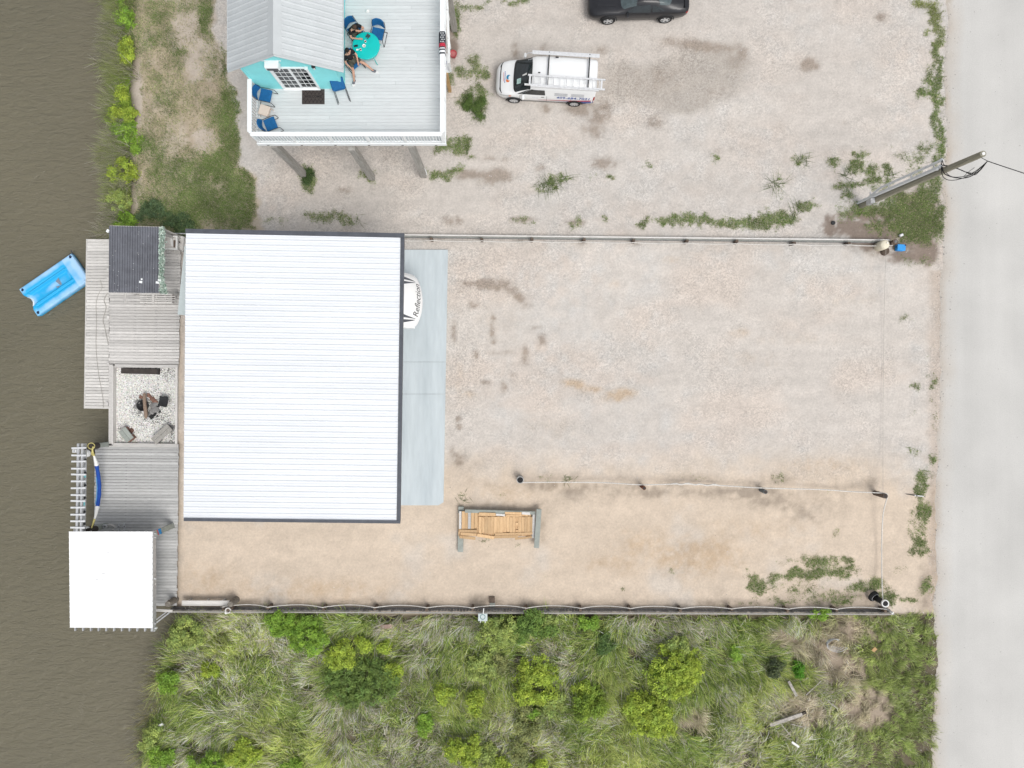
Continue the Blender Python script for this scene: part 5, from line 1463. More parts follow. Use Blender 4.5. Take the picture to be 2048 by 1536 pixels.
RK = [(304, 797, .12, stone_red, 'reddish stone touching the top end of the split log'), (310, 803, .11, stone_red, 'reddish stone right of the log near the top of the fire ring'), (298, 791, .09, stone_red, 'small reddish stone at the upper right of the fire ring'), (308, 810, .15, stone_grey, 'broad brownish stone right of the fire ring'),
      (311, 819, .15, stone_grey, 'large flat grey stone at the lower right of the fire ring'), (304, 824, .13, stone_grey, 'grey stone below the fire ring beside the big flat one'), (299, 829, .11, stone_grey, 'grey stone at the bottom of the fire ring near the log'), (309, 828, .09, ash, 'black charred stone at the lower right edge of the fire pit'), (303, 833, .10, ash, 'black charred lump lowest below the fire ring'),
      (275, 804, .10, stone_grey, 'pale grey stone at the upper left of the fire ring'), (272, 813, .10, stone_grey, 'pale grey stone at the left of the fire ring'), (282, 794, .08, stone_red, 'small brown stone at the upper left of the log'), (280, 825, .07, stone_grey, 'small grey stone below left of the fire ring'), (294, 800, .08, stone_grey, 'grey stone tucked between log and reddish stones'), (317, 812, .06, ash, 'small black cinder right of the fire ring'), (320, 823, .05, ash, 'small black cinder lower right of the fire pit'), (315, 832, .05, ash, 'tiny black cinder below the big flat stone')]
for px, py, s_, mt, lab in RK:
    s_ *= 1.3; rock('stone', lab, px, py, (s_, s_ * random.uniform(.7, 1), s_ * .55), mt)
# dark timber, black chair, benches
tb = W(284, 742.5, .05)
o = thing('railway_sleeper', 'dark creosoted timber lying at the top of the shell bed', 'timber', tb, R(-1.5))
MB().box((0, 0, .13), (1.80, .27, .24), ch=.015).build('beam', wood_dark, o); MB().box((.88, 0, .13), (.03, .285, .25)).build('end_strap', black_metal, o)
cpos = W(333, 803, .06)
o = thing('camp_chair', 'small black folding camp seat beside the fire pit', 'chair', cpos, R(-12))
m = MB(); P = [[Vector((x, y, .34 - .05 * (1 - (y / .26) ** 2) + .02 * math.sin(6 * x))) for y in np.linspace(-.24, .24, 7)] for x in np.linspace(-.24, .2, 6)]
m.grid(P); m.grid([[p + Vector((0, 0, -.012)) for p in reversed(r)] for r in P]); m.build('seat', black_metal, o)
m = MB(); P = [[Vector((.2 + .12 * s, y * (1 - .4 * s), .34 + .22 * s)) for y in np.linspace(-.22, .16, 6)] for s in (0, .5, 1)]
m.grid(P); m.grid([[p + Vector((.012, 0, 0)) for p in reversed(r)] for r in P]); m.build('backrest', pm('dark_grey_cloth', (.055, .055, .057), .9), o)
for sx in (-1, 1):
    for sy in (-1, 1): MB().tube([(sx * .2, sy * .22, .34), (-sx * .1, sy * .24, 0.0)], .011, 6).build('leg', black_metal, o)
for px, py, L_, Wd, rz, lab in ((325, 868, 1.05, .40, 42, 'grey plank bench on blocks at the lower right of the shell bed'), (254, 869, .66, .42, -52, 'short pale green plank bench at the lower left of the shell bed')):
    p = W(px, py, .3)
    o = thing('plank_bench', lab, 'bench', (p.x, p.y, .06), R(rz))
    for k in range(2): MB().box((0, (k - .5) * Wd / 2, .32), (L_, Wd / 2 - .012, .05)).build('seat_plank', wood_treated if L_ < .8 else wood_post, o)
    for sx in (-1, 1): MB().box((sx * L_ * .36, 0, .15), (.2, Wd - .08, .29)).build('block', stone_grey if L_ > .8 else stone_red, o)
rock('stone', 'brownish rock beside the short pale bench', 262, 862, (.17, .14, .12), stone_red, None)
rock('stone', 'grey rock against the right edge of the shell bed above the plank bench', 348, 855, (.13, .12, .1), stone_grey, None)

# ------------------------------------------------------------------ small shed with the dark metal roof
SZ0, SZ1 = 2.75, 2.35
sTL, sTR, sBR, sBL = W(219.5, 452, SZ0), W(320, 454.5, SZ0), W(318.5, 586.5, SZ1), W(218.5, 585, SZ1)
so_ = W(272, 520, 0)
shed = thing('bait_shed', 'small open shed with a charcoal ribbed metal roof on the shore deck', 'shed', so_)
NS = 5
for k in range(NS):
    rows = [[], []]
    for q in range(5):
        for dv, h in (((0.0, .05), (.045, .05), (.07, 0.0), (.195, 0.0)) if q < 4 else ((0.0, .05),)):
            u = (k + min(1, q / 4 + dv)) / NS
            for r_, (a, b_) in enumerate(((sTL, sTR), (sBL, sBR))): rows[r_].append(a.lerp(b_, u) + Vector((0, 0, h + .0015 * (k % 2))))
    MB(so_).grid(rows, smooth=False).build('roof_panel', dark_roof, shed)
m = MB(so_)
for k in range(30):
    u, v = random.random(), random.random(); p = sTL.lerp(sTR, u).lerp(sBL.lerp(sBR, u), v); m.box(p + Vector((0, 0, .03)), (.018, .02, .012), rz=random.random())
tag(m.build('roof_specks', white_shell, shed), kind='stuff')
for px, py, w_, h_, r_ in ((283.5, 558.5, .07, .08, 0), (281.5, 564, .14, .10, -8), (319, 560, .14, .09, -5), (315, 565, .15, .10, -8)):
    p = W(px, py, SZ1 + .13); MB(so_).box(p, (w_, h_, .02), rz=R(r_)).build('roof_patch', white_paint, shed)
p = W(216, 462, SZ0); MB(so_).box(p, (.10, .14, .08), rz=R(-35)).build('flood_lamp', white_paint, shed)
for (a, b_) in ((sTL, sTR), (sBL, sBR)): MB(so_).bar(a + Vector((0, 0, -.07)), b_ + Vector((0, 0, -.07)), .05, .12).build('beam', wood_grey, shed)
for px, py in ((226, 460), (316, 462), (226, 577), (314, 578)):
    p = W(px, py, 2.4); MB(so_).box((p.x, p.y, 1.2), (.1, .1, 2.3)).build('post', wood_grey, shed)
for (a, b_) in ((sTL, sBL), (sTR, sBR)):
    for v in (.0,): MB(so_).bar(a + Vector((.04, 0, -.16)), b_ + Vector((.04, 0, -.16)), .05, .12).build('beam', wood_grey, shed)
MB(so_).box(((sTL.x + sTR.x) / 2, sTL.y + .0, 1.1), (abs(sTR.x - sTL.x) - .2, .03, 1.9)).build('back_wall', wood_grey, shed)
bp0 = W(252, 586, 2.1); MB(so_).bar(W(250.5, 580, 2.3), W(250.5, 606, 1.2), .07, .07).build('brace_pole', wood_grey, shed)
# ragged camouflage netting along its right edge
cam_mat = attr_mat('camouflage_netting', .9, .1)
n = 2600
u = rng.random(n); base = np.array([list(sTR.lerp(sBR, float(t)) + Vector((.02, 0, .03))) for t in u])
ox = rng.normal(.08, .05, n).clip(-.03, .26); spread = np.where(u > .78, ox + .25 * rng.random(n) * (u - .78) / .22, ox)
ctr = base + np.stack([spread, rng.normal(0, .02, n), -.25 * spread + .03 * rng.random(n)], -1)
d1 = rng.normal(size=(n, 3)); d1 /= np.linalg.norm(d1, axis=1)[:, None]; d1[:, 2] *= .4; d2 = np.cross(d1, rng.normal(size=(n, 3))); d2 /= np.linalg.norm(d2, axis=1)[:, None]
s_ = (.035 + .03 * rng.random(n))[:, None]
v = np.stack([ctr - d1 * s_, ctr + d2 * s_ * .6, ctr + d1 * s_, ctr - d2 * s_ * .6], 1).reshape(-1, 3) - np.array(so_)
pal = np.array([[.50, .60, .54], [.36, .48, .42], [.62, .68, .62], [.16, .24, .19], [.28, .36, .30]])
cl = pal[rng.integers(0, 5, n)]
link('camouflage_net', np_mesh('camouflage_net', v, quads=np.arange(4 * n).reshape(-1, 4), cols=np.repeat(cl, 4, 0), mat=cam_mat), shed)['kind'] = 'stuff'
# slatted bench in front
bo = W(312, 597, .6)
o = thing('slatted_bench', 'long grey slatted bench in front of the charcoal shed roof', 'bench', (bo.x, bo.y, .16), R(-.5))
for k in range(5): MB().box((0.0, -.19 + k * .095, .44), (1.52, .055, .035)).build('slat', wood_pale, o)
for x in (-.45, .0, .45): MB().box((x, 0, .40), (.06, .46, .05)).build('cross_rail', wood_grey, o)
MB().box((-.12, .0, .47), (.11, .50, .03)).build('cross_slat', wood_pale, o)
for sx in (-1, 1):
    for sy in (-1, 1): MB().box((sx * .70, sy * .19, .20), (.06, .06, .40)).build('leg', wood_grey, o)
for k in range(4):
    p = W(342, 592.5 + k * 3.6, .55)
MB().box((.84, 0, .43), (.16, .44, .03)).build('end_shelf', wood_grey, o)
for k in range(4): MB().box((.84, -.165 + k * .11, .449), (.12, .05, .012)).build('shelf_slot', wood_dark, o)
# cleaning table and cable reel squeezed between shed and carport
co = W(343, 486, .9)
o = thing('cleaning_table', 'pale framed fish cleaning tray beside the charcoal shed', 'table', (co.x, co.y, .16), R(-2))
MB().box((0, 0, .78), (.62, .60, .03)).build('tray', wood_pale, o)
for sx in (-1, 1): MB().box((sx * .30, 0, .83), (.06, .66, .10)).build('tray_edge', white_shell, o)
for sy in (-1, 1): MB().box((0, sy * .30, .83), (.54, .06, .10)).build('tray_edge', white_shell, o)
MB().box((.05, .05, .83), (.10, .40, .04), rz=R(12)).build('cutting_board', white_shell, o); MB().box((.18, -.05, .82), (.08, .34, .03)).build('knife_block', wood_brown, o)
for sx in (-1, 1):
    for sy in (-1, 1): MB().box((sx * .27, sy * .27, .38), (.06, .06, .76)).build('leg', wood_grey, o)
MB().bar((.42, -.34, .5), (.56, .25, .7), .06, .04).build('brace', wood_grey, o)
co = W(365, 487, .4)
o = thing('cable_reel', 'round wooden cable reel at the upper left corner of the white roof', 'reel', (co.x, co.y, .16))
for z in (.04, .42): MB().lathe([(.05, z - .02), (.33, z - .02), (.33, z + .02), (.05, z + .02)], n=26, smooth=False).build('flange', wood_pale, o)
MB().cyl((0, 0, .06), (0, 0, .40), .15, n=16).build('core', wood_grey, o)
for k in range(2): MB().box((-.06 - .09 * k, .03 - .05 * k, .443), (.05, .09, .006), rz=.5).build('hole', wood_dark, o)
for a, b_, z, lab in (((332, 467), (372, 482), .55, 'long grey pole slanting from the shed towards the cable reel'), ((340, 466.5), (372, 467.5), .45, 'grey pole lying along the fence above the cable reel')):
    p = W(*a, z); ob = MB(p).cyl(p, W(*b_, z - .1), .03, n=8).build('grey_pole', galv, None, loc=p); tag(ob, lab, 'pole')

# ------------------------------------------------------------------ blue moulded float
fo_ = W(112, 570, -.6)
flt = thing('drive_on_float', 'sun faded blue moulded plastic float moored beside the dock', 'float', (fo_.x, fo_.y, WATER_Z), R(34.5))
fm = bpy.data.materials.new('faded_blue_plastic'); fm.use_nodes = True
N = fm.node_tree.nodes; L = fm.node_tree.links; b = N['Principled BSDF']; b.inputs['Roughness'].default_value = .55
tc = N.new('ShaderNodeTexCoord'); nz = N.new('ShaderNodeTexNoise'); nz.inputs['Scale'].default_value = 1.8; nz.inputs['Detail'].default_value = 5; L.new(tc.outputs['Object'], nz.inputs['Vector'])
at = N.new('ShaderNodeAttribute'); at.attribute_name = 'fade'
adn = N.new('ShaderNodeMath'); adn.operation = 'ADD'; L.new(at.outputs['Fac'], adn.inputs[0])
mrn = N.new('ShaderNodeMapRange'); mrn.inputs[1].default_value = .3; mrn.inputs[2].default_value = .7; mrn.inputs[3].default_value = -.3; mrn.inputs[4].default_value = .3; L.new(nz.outputs[0], mrn.inputs[0]); L.new(mrn.outputs[0], adn.inputs[1])
cr_ = N.new('ShaderNodeMix'); cr_.data_type = 'RGBA'; cr_.inputs[6].default_value = (.01, .37, .70, 1); cr_.inputs[7].default_value = (.36, .58, .82, 1); cr_.clamp_factor = True
L.new(adn.outputs[0], cr_.inputs[0]); L.new(cr_.outputs[2], b.inputs['Base Color'])
FL, FW = 3.15, 1.62           # length, width; +x points to the dock
nxg, nyg = 90, 48
gx = np.linspace(-FL / 2, FL / 2, nxg); gy = np.linspace(-FW / 2, FW / 2, nyg); X, Y = np.meshgrid(gx, gy, indexing='ij')
# notch at the outer end
notch = np.exp(-(Y / .34) ** 4) * .15
X2 = X + notch * np.clip((-X - FL / 2 + .9) / .9, 0, 1)
Z = np.full(X.shape, .42)
ch = np.minimum(np.minimum(X + FL / 2, FL / 2 - X), np.minimum(Y + FW / 2, FW / 2 - Y)); Z -= .07 * np.clip(1 - ch / .07, 0, 1) ** 2
inside = (X < .80)
Z -= .10 * sstep(.30, .24, np.abs(Y)) * sstep(.95, .85, X)
Z += .07 * np.exp(-((np.abs(Y) - .33) / .045) ** 2) * sstep(.95, .85, X) * sstep(-1.35, -1.25, X)
Z -= .05 * np.exp(-((np.abs(Y) - .40) / .03) ** 2) * sstep(.95, .85, X) * sstep(-1.35, -1.25, X)
for cx, cy in ((-FL / 2 + .14, -FW / 2 + .13), (-FL / 2 + .14, FW / 2 - .13), (FL / 2 - .14, -FW / 2 + .13), (FL / 2 - .14, FW / 2 - .13)):
    Z -= .16 * sstep(.075, .055, np.hypot(X - cx, Y - cy))
fade = .6 * sstep(.30, .02, ch - .12) + .06 - .7 * np.exp(-((np.abs(Y) - .37) / .16) ** 2) * (X < .95) + .75 * np.exp(-((X + .1) / .45) ** 2 - (Y / .16) ** 2) + .4 * (X > 1.0)
verts = np.stack([X2, Y, Z], -1).reshape(-1, 3)
bt = verts.copy(); bt[:, 2] = .05; bt[:, :2] *= .97
idx = np.arange(nxg * nyg).reshape(nxg, nyg)
q1_ = np.stack([idx[:-1, :-1], idx[1:, :-1], idx[1:, 1:], idx[:-1, 1:]], -1).reshape(-1, 4)
loop = np.concatenate([idx[:, 0], idx[-1, 1:], idx[-2::-1, -1], idx[0, -2:0:-1]])
off = nxg * nyg
q2_ = np.stack([loop, np.roll(loop, -1), np.roll(loop, -1) + off, loop + off], -1)
me = np_mesh('hull', np.concatenate([verts, bt]), quads=np.concatenate([q1_, q2_[:, ::-1]]), mat=fm, smooth=True)
a = me.attributes.new('fade', 'FLOAT', 'POINT'); a.data.foreach_set('value', np.concatenate([fade.ravel(), np.zeros(off)]).astype(np.float32))
link('hull', me, flt)
for cx, cy in ((-FL / 2 + .14, -FW / 2 + .13), (-FL / 2 + .14, FW / 2 - .13), (FL / 2 - .14, FW / 2 - .13)):
    MB().lathe([(.07, .40), (.045, .31), (0, .30)], (cx, cy, 0), 14).build('socket', navy_fabric, flt)
m = MB(); m.grid([[Vector((-FL / 2 + .10 + .18 * (1 - abs(t) ** 1.6) - .05 + k * .05, t * .30, .36 - .05 * k)) for t in np.linspace(-.9, .9, 9)] for k in (0, 1)]); m.build('bow_roller', white_shell, flt)
m = MB(); m.add([(.12, .12, .335), (.34, .20, .335), (.30, -.17, .335), (.22, -.18, .335)], [(0, 1, 2, 3)]); m.add([(-.02, -.10, .335), (.22, -.19, .335), (.02, -.21, .335)], [(0, 1, 2)]); m.build('grey_mark', pm('grey_decal', (.22, .25, .30), .6), flt)
MB().tube([(FL / 2 - .14, FW / 2 - .13, .42), (FL / 2 - .05, FW / 2 - .02, .46), (FL / 2 + .05, FW / 2 - .12, .40), (FL / 2 + .25, FW / 2 - .10, .85)], .012, 5).build('mooring_line', navy_fabric, flt)

# ------------------------------------------------------------------ boathouse: bright white roof over a boat slip
BZ = 2.2
bTL, bTR, bBR, bBL = W(138, 1063, BZ), W(305, 1063, BZ), W(305, 1256, BZ), W(140, 1255, BZ)
bo = W(222, 1160, 0)
bh = thing('boathouse', 'small boathouse with a brilliant white metal roof over the canal', 'boathouse', bo)
NB = 9
for k in range(NB):
    pr = []
    for q in range(2):
        for dv, h in ((0.0, .02), (.04, .02), (.08, 0), (.42, 0)): pr.append(((k + q / 2 + dv) / NB, h))
    pr.append(((k + 1) / NB, .02))
    rows = [[bTL.lerp(bBL, v) + Vector((0, 0, h + .0012 * (k % 2))) for v, h in pr], [bTR.lerp(bBR, v) + Vector((0, 0, h + .0012 * (k % 2))) for v, h in pr]]
    MB(bo).grid(rows, smooth=False).build('roof_panel', white_roof2, bh)
for k in range(11):
    u = .055 + k * .094
    MB(bo).bar(bTL.lerp(bTR, u) + Vector((0, .10 if k < 2 else .0, -.10)), bBL.lerp(bBR, u) + Vector((0, -.17, -.10)), .055, .14).build('purlin', galv, bh)
for v in (.03, .07, .5, .97):
    MB(bo).bar(bTL.lerp(bBL, v) + Vector((-.10, 0, -.22)), bTR.lerp(bBR, v) + Vector((.06, 0, -.22)), .06, .10).build('cross_beam', galv, bh)
MB(bo).bar(W(308.5, 1066, 1.8), W(309, 1262, 1.8), .10, .14).build('lift_beam', galv, bh)
MB(bo).bar(W(304, 1066, 1.6), W(304, 1262, 1.6), .06, .12).build('lift_beam', galv, bh)
for px, py in ((308, 1158), (308, 1168), (309, 1246), (311, 1256)):
    p = W(px, py, 1.85); MB(bo).cyl(p + Vector((-.06, 0, 0)), p + Vector((.07, 0, 0)), .05, n=10).build('pulley', alu, bh)
for u, v in ((.06, .20), (.70, .20), (.06, .94), (.70, .94)):
    p = bTL.lerp(bTR, u).lerp(bBL.lerp(bBR, u), v); MB(bo).cyl((p.x, p.y, -2.3), (p.x, p.y, BZ - .24), .13, n=12).build('piling', wood_brown, bh)
m = MB(bo)
for k in range(24):
    u = .40 + random.uniform(-.07, .07); v = random.choice([.22, .28, .34, .37, .44, .50, .62, .75, .86, .94]); p = bTL.lerp(bTR, u).lerp(bBL.lerp(bBR, u), v); m.box(p + Vector((0, 0, .024)), (random.uniform(.02, .10), .012, .006))
tag(m.build('rust_marks', MATS['print_grey'], bh), kind='stuff')
# skeleton frame running up the canal edge
fz = 2.2
fo2 = W(160, 975, 0)
fr = thing('boat_lift_frame', 'ladder like galvanised boat lift frame with white cross bars above the canal', 'frame', fo2)
for px0, px1, z, wd in ((157.5, 154.5, fz, .10), (165.5, 162.8, fz, .08), (170.0, 167.5, fz - .35, .12)):
    MB(fo2).bar(W(px0, 887, z), W(px1, 1063, z), wd, .12).build('long_beam', galv, fr)
for py in (896, 911, 923, 937, 949, 963, 976, 990, 1002, 1015, 1029, 1042, 1055):
    k = (py - 896) / 160
    MB(fo2).bar(W(143.5 - 2.5 * k, py + random.uniform(-.5, .5), fz + .09), W(172.5 - 2.5 * k, py + random.uniform(-.5, .5), fz + .09), .075, .05).build('cross_bar', alu, fr)
for py in (897, 920, 946, 971, 996, 1024, 1048):
    p = W(170.5 - 2.5 * (py - 896) / 160, py, fz - .25); MB(fo2).box(p, (.11, .10, .08), rz=.4).build('clamp', black_metal, fr)
for py, px in ((946, 170), (1002, 168)):
    MB(fo2).bar(W(px, py, fz - .28), W(px - .3, py + 9, fz - .28), .09, .02).build('cable_drum', teal, fr)
p = W(152, 902, fz + .02); MB(fo2).box(p, (.34, .16, .02)).build('name_board', galv, fr)
p = W(148.5, 902, fz + .035); MB(fo2).box(p, (.14, .13, .012)).build('sign_plate', white_shell, fr); MB(fo2).box(p + Vector((0, 0, .008)), (.09, .08, .006), rz=.6).build('sign_mark', MATS['print_grey'], fr)
for px, py, zt in ((174, 907, .35), (174, 1060, .35)):
    p = W(px, py, zt); MB(fo2).cyl((p.x, p.y, -2.3), (p.x, p.y, zt - .02), .15, n=14).build('piling', wood_brown, fr)
    MB(fo2).lathe([(.17, zt - .04), (.165, zt + .02), (0.0, zt + .09)], (p.x, p.y, 0), 18).build('piling_cap', white_shell, fr)
# hammock posts and hammock
for a, lab in (((216.5, 888), 'green grey mooring post with a dark top at the upper end of the hammock'), ((213, 1050), 'green grey mooring post with a dark top at the lower end of the hammock')):
    p0 = W(a[0], a[1], .16)
    o = thing('mooring_post', lab, 'post', p0, 0, 'posts that hold the hammock')
    MB(p0).box((p0.x, p0.y, -.35), (.2, .2, 2.9)).build('timber', wood_treated, o)
    MB(p0).cyl((p0.x, p0.y, 1.10), (p0.x, p0.y, 1.74), .155, .15, n=14).build('dark_wrap', wood_dark, o)
ho_ = W(195, 975, 1.0)
hm = thing('hammock', 'blue and white rolled hammock slung along the canal edge of the deck', 'hammock', ho_)
HP = [(186, 893, 1.75), (184.5, 901, 1.66), (188, 912, 1.5), (192, 925, 1.25), (195, 940, 1.0), (197.5, 955, .85), (199, 972, .80), (198.5, 990, .82), (196.5, 1005, .92), (194, 1018, 1.1), (191, 1032, 1.35), (187, 1045, 1.55), (183, 1056, 1.72)]
hp = [W(*q) for q in HP]
def resample(pts, n):
    out = []
    L_ = [0]
    for a, b_ in zip(pts[:-1], pts[1:]): L_.append(L_[-1] + (b_ - a).length)
    for k in range(n):
        s_ = L_[-1] * k / (n - 1)
        i = max(j for j in range(len(L_)) if L_[j] <= s_ + 1e-9); i = min(i, len(pts) - 2)
        out.append(pts[i].lerp(pts[i + 1], (s_ - L_[i]) / max(1e-9, L_[i + 1] - L_[i])))
    return out
hr = resample(hp, 60)
def band(i0, i1, r0, r1, mat, name): 
    seg = hr[i0:i1 + 1]; k = len(seg) - 1
    MB(ho_).tube(seg, .05, 9, rad=[r0 + (r1 - r0) * (j / k) if r1 != r0 else r0 * (1 + .06 * math.sin(j)) for j in range(k + 1)]).build(name, mat, hm)
band(0, 7, .03, .05, rope_yellow, 'end_rope'); band(53, 59, .05, .03, rope_yellow, 'end_rope')
band(7, 15, .04, .10, white_shell, 'white_cloth'); band(44, 53, .10, .04, white_shell, 'white_cloth')
hb1 = pm('hammock_blue', (.015, .07, .34), .8, var=.1, scale=8); hb2 = pm('hammock_light_blue', (.12, .34, .62), .8, var=.1, scale=8)
band(15, 44, .085, .085, hb1, 'blue_cloth')
seg = [p + Vector((-.085, 0, .0)) for p in hr[24:43]]; MB(ho_).tube(seg, .05, 8).build('light_blue_fold', hb2, hm)
MB(ho_).tube([hr[5] + Vector((.04 * math.cos(a), .10 * math.sin(a), .05)) for a in np.linspace(0, 6, 12)], .02, 5).build('knot', rope_yellow, hm)
MB(ho_).tube([W(182, 892, 1.78) + Vector((.16 * math.cos(a), .14 * math.sin(a), -.02)) for a in np.linspace(0, 6.1, 14)], .022, 5).build('loop', rope_yellow, hm)
# clutter at the top edge of the boathouse
o = thing('motor_pole', 'grey fishing pole rest and pipe lying at the top edge of the boathouse roof', 'pipe', W(205, 1056, .5))
oo = W(205, 1056, .5)
MB(oo).tube([W(182, 1060, .6), W(200, 1056, .55), W(211, 1052.5, .6)], .09, 10).build('pipe', wood_treated, o)
MB(oo).lathe([(.05, -.06), (.10, -.06), (.10, .10), (.06, .10), (.05, -.02)], W(211, 1052.5, .65), 16).build('pipe_end', galv, o)
MB(oo).tube([W(212, 1050, .5), W(222, 1049, .5), W(232, 1054, .5), W(226, 1060, .5)], .05, 7).build('bracket', wood_grey, o)
o = thing('aluminium_frame', 'small aluminium frame standing at the top edge of the boathouse roof', 'frame', W(240, 1056, .3)); oo = W(240, 1056, .3)
for a, b_ in (((238, 1047), (238, 1064)), ((249, 1046), (249, 1064)), ((236, 1054), (252, 1053)), ((226, 1060), (236, 1052))): MB(oo).bar(W(*a, .5), W(*b_, .5), .06, .05).build('tube', galv, o)
# leaning timber post on the deck with coloured wrapping
p0 = W(345, 1050, .16); p1 = W(306, 1072, 1.9)
o = thing('deck_post', 'tall grey timber post with blue and red tape standing on the deck', 'post', p0)
pz_ = Vector((p0.x + .0, p0.y, 0))
tp = W(310, 1068, 3.2)
MB(p0).box((p0.x - .02, p0.y - .05, 1.06), (.24, .24, 1.8), rz=.3).build('timber', wood_treated, o)
MB(p0).box((p0.x - .02, p0.y - .05, 1.62), (.255, .255, .24), rz=.3).build('blue_wrap', pm('blue_tape', (.03, .25, .55), .7), o)
MB(p0).box((p0.x - .02, p0.y - .05, 1.82), (.25, .25, .10), rz=.3).build('red_wrap', pm('red_tape', (.50, .12, .12), .7), o)
# gangway rail between boathouse and fence
o = thing('gangway_rail', 'grey handrail and thin brace crossing the water behind the boathouse', 'rail', W(320, 1222, 0)); oo = W(320, 1222, 0)
MB(oo).bar(W(309, 1220, .75), W(345, 1222, .75), .12, .06).build('rail', wood_pale, o)
MB(oo).bar(W(312, 1246, .2), W(343, 1222, .7), .06, .05).build('brace', galv, o)
MB(oo).bar(W(308, 1243, .1), W(338, 1220, .6), .05, .05).build('brace', galv, o)

# ------------------------------------------------------------------ low board fences with slung rope
fence_wood = pm('dark_weathered_board', (0.25, 0.245, 0.245), 0.85, grain=(9, 9, 1), scale=3, col2=(0.12, 0.118, 0.116), objrand=0.3, bump=0.3)
ub_fence = unit_box(fence_wood, 'board'); ub_fence2 = unit_box(wood_treated, 'board')
def fence(name, label, a, b_, ztop, zbot, um, bwid, post_px, rail_mat, side, zpost, sag, rope_z):
    """a, b_: px of the fence line at ground; side: +1 when the lot lies north of it"""
    A, B = W(*a), W(*b_)
    o = (A + B) / 2
    root = thing(name, label, 'fence', o)
    d = (B - A); L_ = d.length; d.normalize(); rz = math.atan2(d.y, d.x)
    nrm = Vector((-d.y, d.x, 0))
    n = int(L_ / bwid)
    for i in range(n):
        p = A + d * (L_ * (i + .5) / n)
        h = ztop - zbot + random.uniform(-.03, .02)
        link('board', um, root, Vector((p.x, p.y, zbot + h / 2)) - o, (random.uniform(-.02, .02), 0, rz), (L_ / n - .014, .03, h))
    MB(o).bar(A - nrm * .07 * side + Vector((0, 0, ztop + .01)), B - nrm * .07 * side + Vector((0, 0, ztop + .01)), .065, .06).build('cap_rail', rail_mat, root)
    MB(o).bar(A + nrm * .03 * side + Vector((0, 0, .10)), B + nrm * .03 * side + Vector((0, 0, .10)), .03, .12).build('waling', fence_wood, root)
    pts = []
    for px in post_px:
        t = (px - a[0]) / (b_[0] - a[0]); p = A.lerp(B, t) + nrm * .13 * side
        pts.append(p)
        lean = Vector((random.uniform(-.05, .05), random.uniform(-.04, .04), 0))
        MB(o).bar(p + Vector((0, 0, -.4)), p + lean + Vector((0, 0, zpost)), .12, .12, up=(0, 1, 0)).build('post', wood_brown, root)
    rp = []
    for p, q in zip(pts[:-1], pts[1:]):
        sg_ = sag * random.uniform(.8, 1.15)
        for k in range(12):
            t = k / 12; m_ = p.lerp(q, t)
            rp.append(Vector((m_.x, m_.y, rope_z - 4 * sg_ * t * (1 - t))) + nrm * side * .10)
    rp.append(Vector((pts[-1].x, pts[-1].y, rope_z)) + nrm * side * .10)
    MB(o).tube(rp, .021, 6).build('rope', rope_white, root)
    return root
fence('south_fence', 'low grey board bulkhead fence with scalloped white rope above the marsh', (346, 1214.5), (1778, 1219.5), .46, -.5, ub_fence, .15,
      [455, 545, 652, 755, 857, 945, 1052, 1160, 1257, 1357, 1455, 1567, 1662, 1760], wood_post, 1, .60, .40, .70)
fence('north_fence', 'low pale board fence with slack white rope between the two gravel lots', (800, 474.5), (1775, 485), .22, -.1, ub_fence2, .17,
      [800, 865, 965, 1063, 1165, 1266, 1370, 1470, 1580, 1690, 1775], wood_grey, -1, .50, .22, .50)
# bench, logs and white ring at the left end of the south fence
o = thing('bank_bench', 'long grey plank seat between two old logs on the sand edge', 'bench', W(415, 1206, 0)); oo = W(415, 1206, 0)
MB(oo).bar(W(364, 1204.5, .38), W(462, 1204.5, .38), .17, .05).build('seat_plank', wood_pale, o)
MB(oo).bar(W(364, 1209, .37), W(462, 1209.5, .37), .10, .05).build('seat_plank', wood_grey, o)
for px in (380, 415, 448): MB(oo).box(W(px, 1202, .18), (.08, .16, .34)).build('leg', wood_grey, o)
for a, z, lab in (((352, 1198), .85, 'short thick mossy log post at the left end of the plank seat'), ((473, 1199), .80, 'short thick weathered log post at the right end of the plank seat')):
    p = W(a[0], a[1], 0); ob = MB(p)
    pts = [Vector((p.x, p.y, q * z)) for q in np.linspace(-.3, 1, 8)]
    ob.tube(pts, .15, 12, rad=[.16, .165, .155, .16, .15, .155, .15, .14]); ob = ob.build('log_post', log_bark, None, loc=p); tag(ob, lab, 'post')
p = W(456, 1221, .8)
o = thing('rope_ring', 'white rope coil hung on a piling at the left end of the south fence', 'rope', p)
MB().tube([Vector((.12 * math.cos(a), .12 * math.sin(a), 0)) for a in np.linspace(0, 5.9, 20)], .032, 7).build('coil', rope_white, o)
MB().cyl((0, 0, -1.2), (0, 0, -.05), .09, n=10).build('piling', wood_brown, o)
MB().box((-.12, -.13, -.06), (.10, .10, .05)).build('tag', white_shell, o)
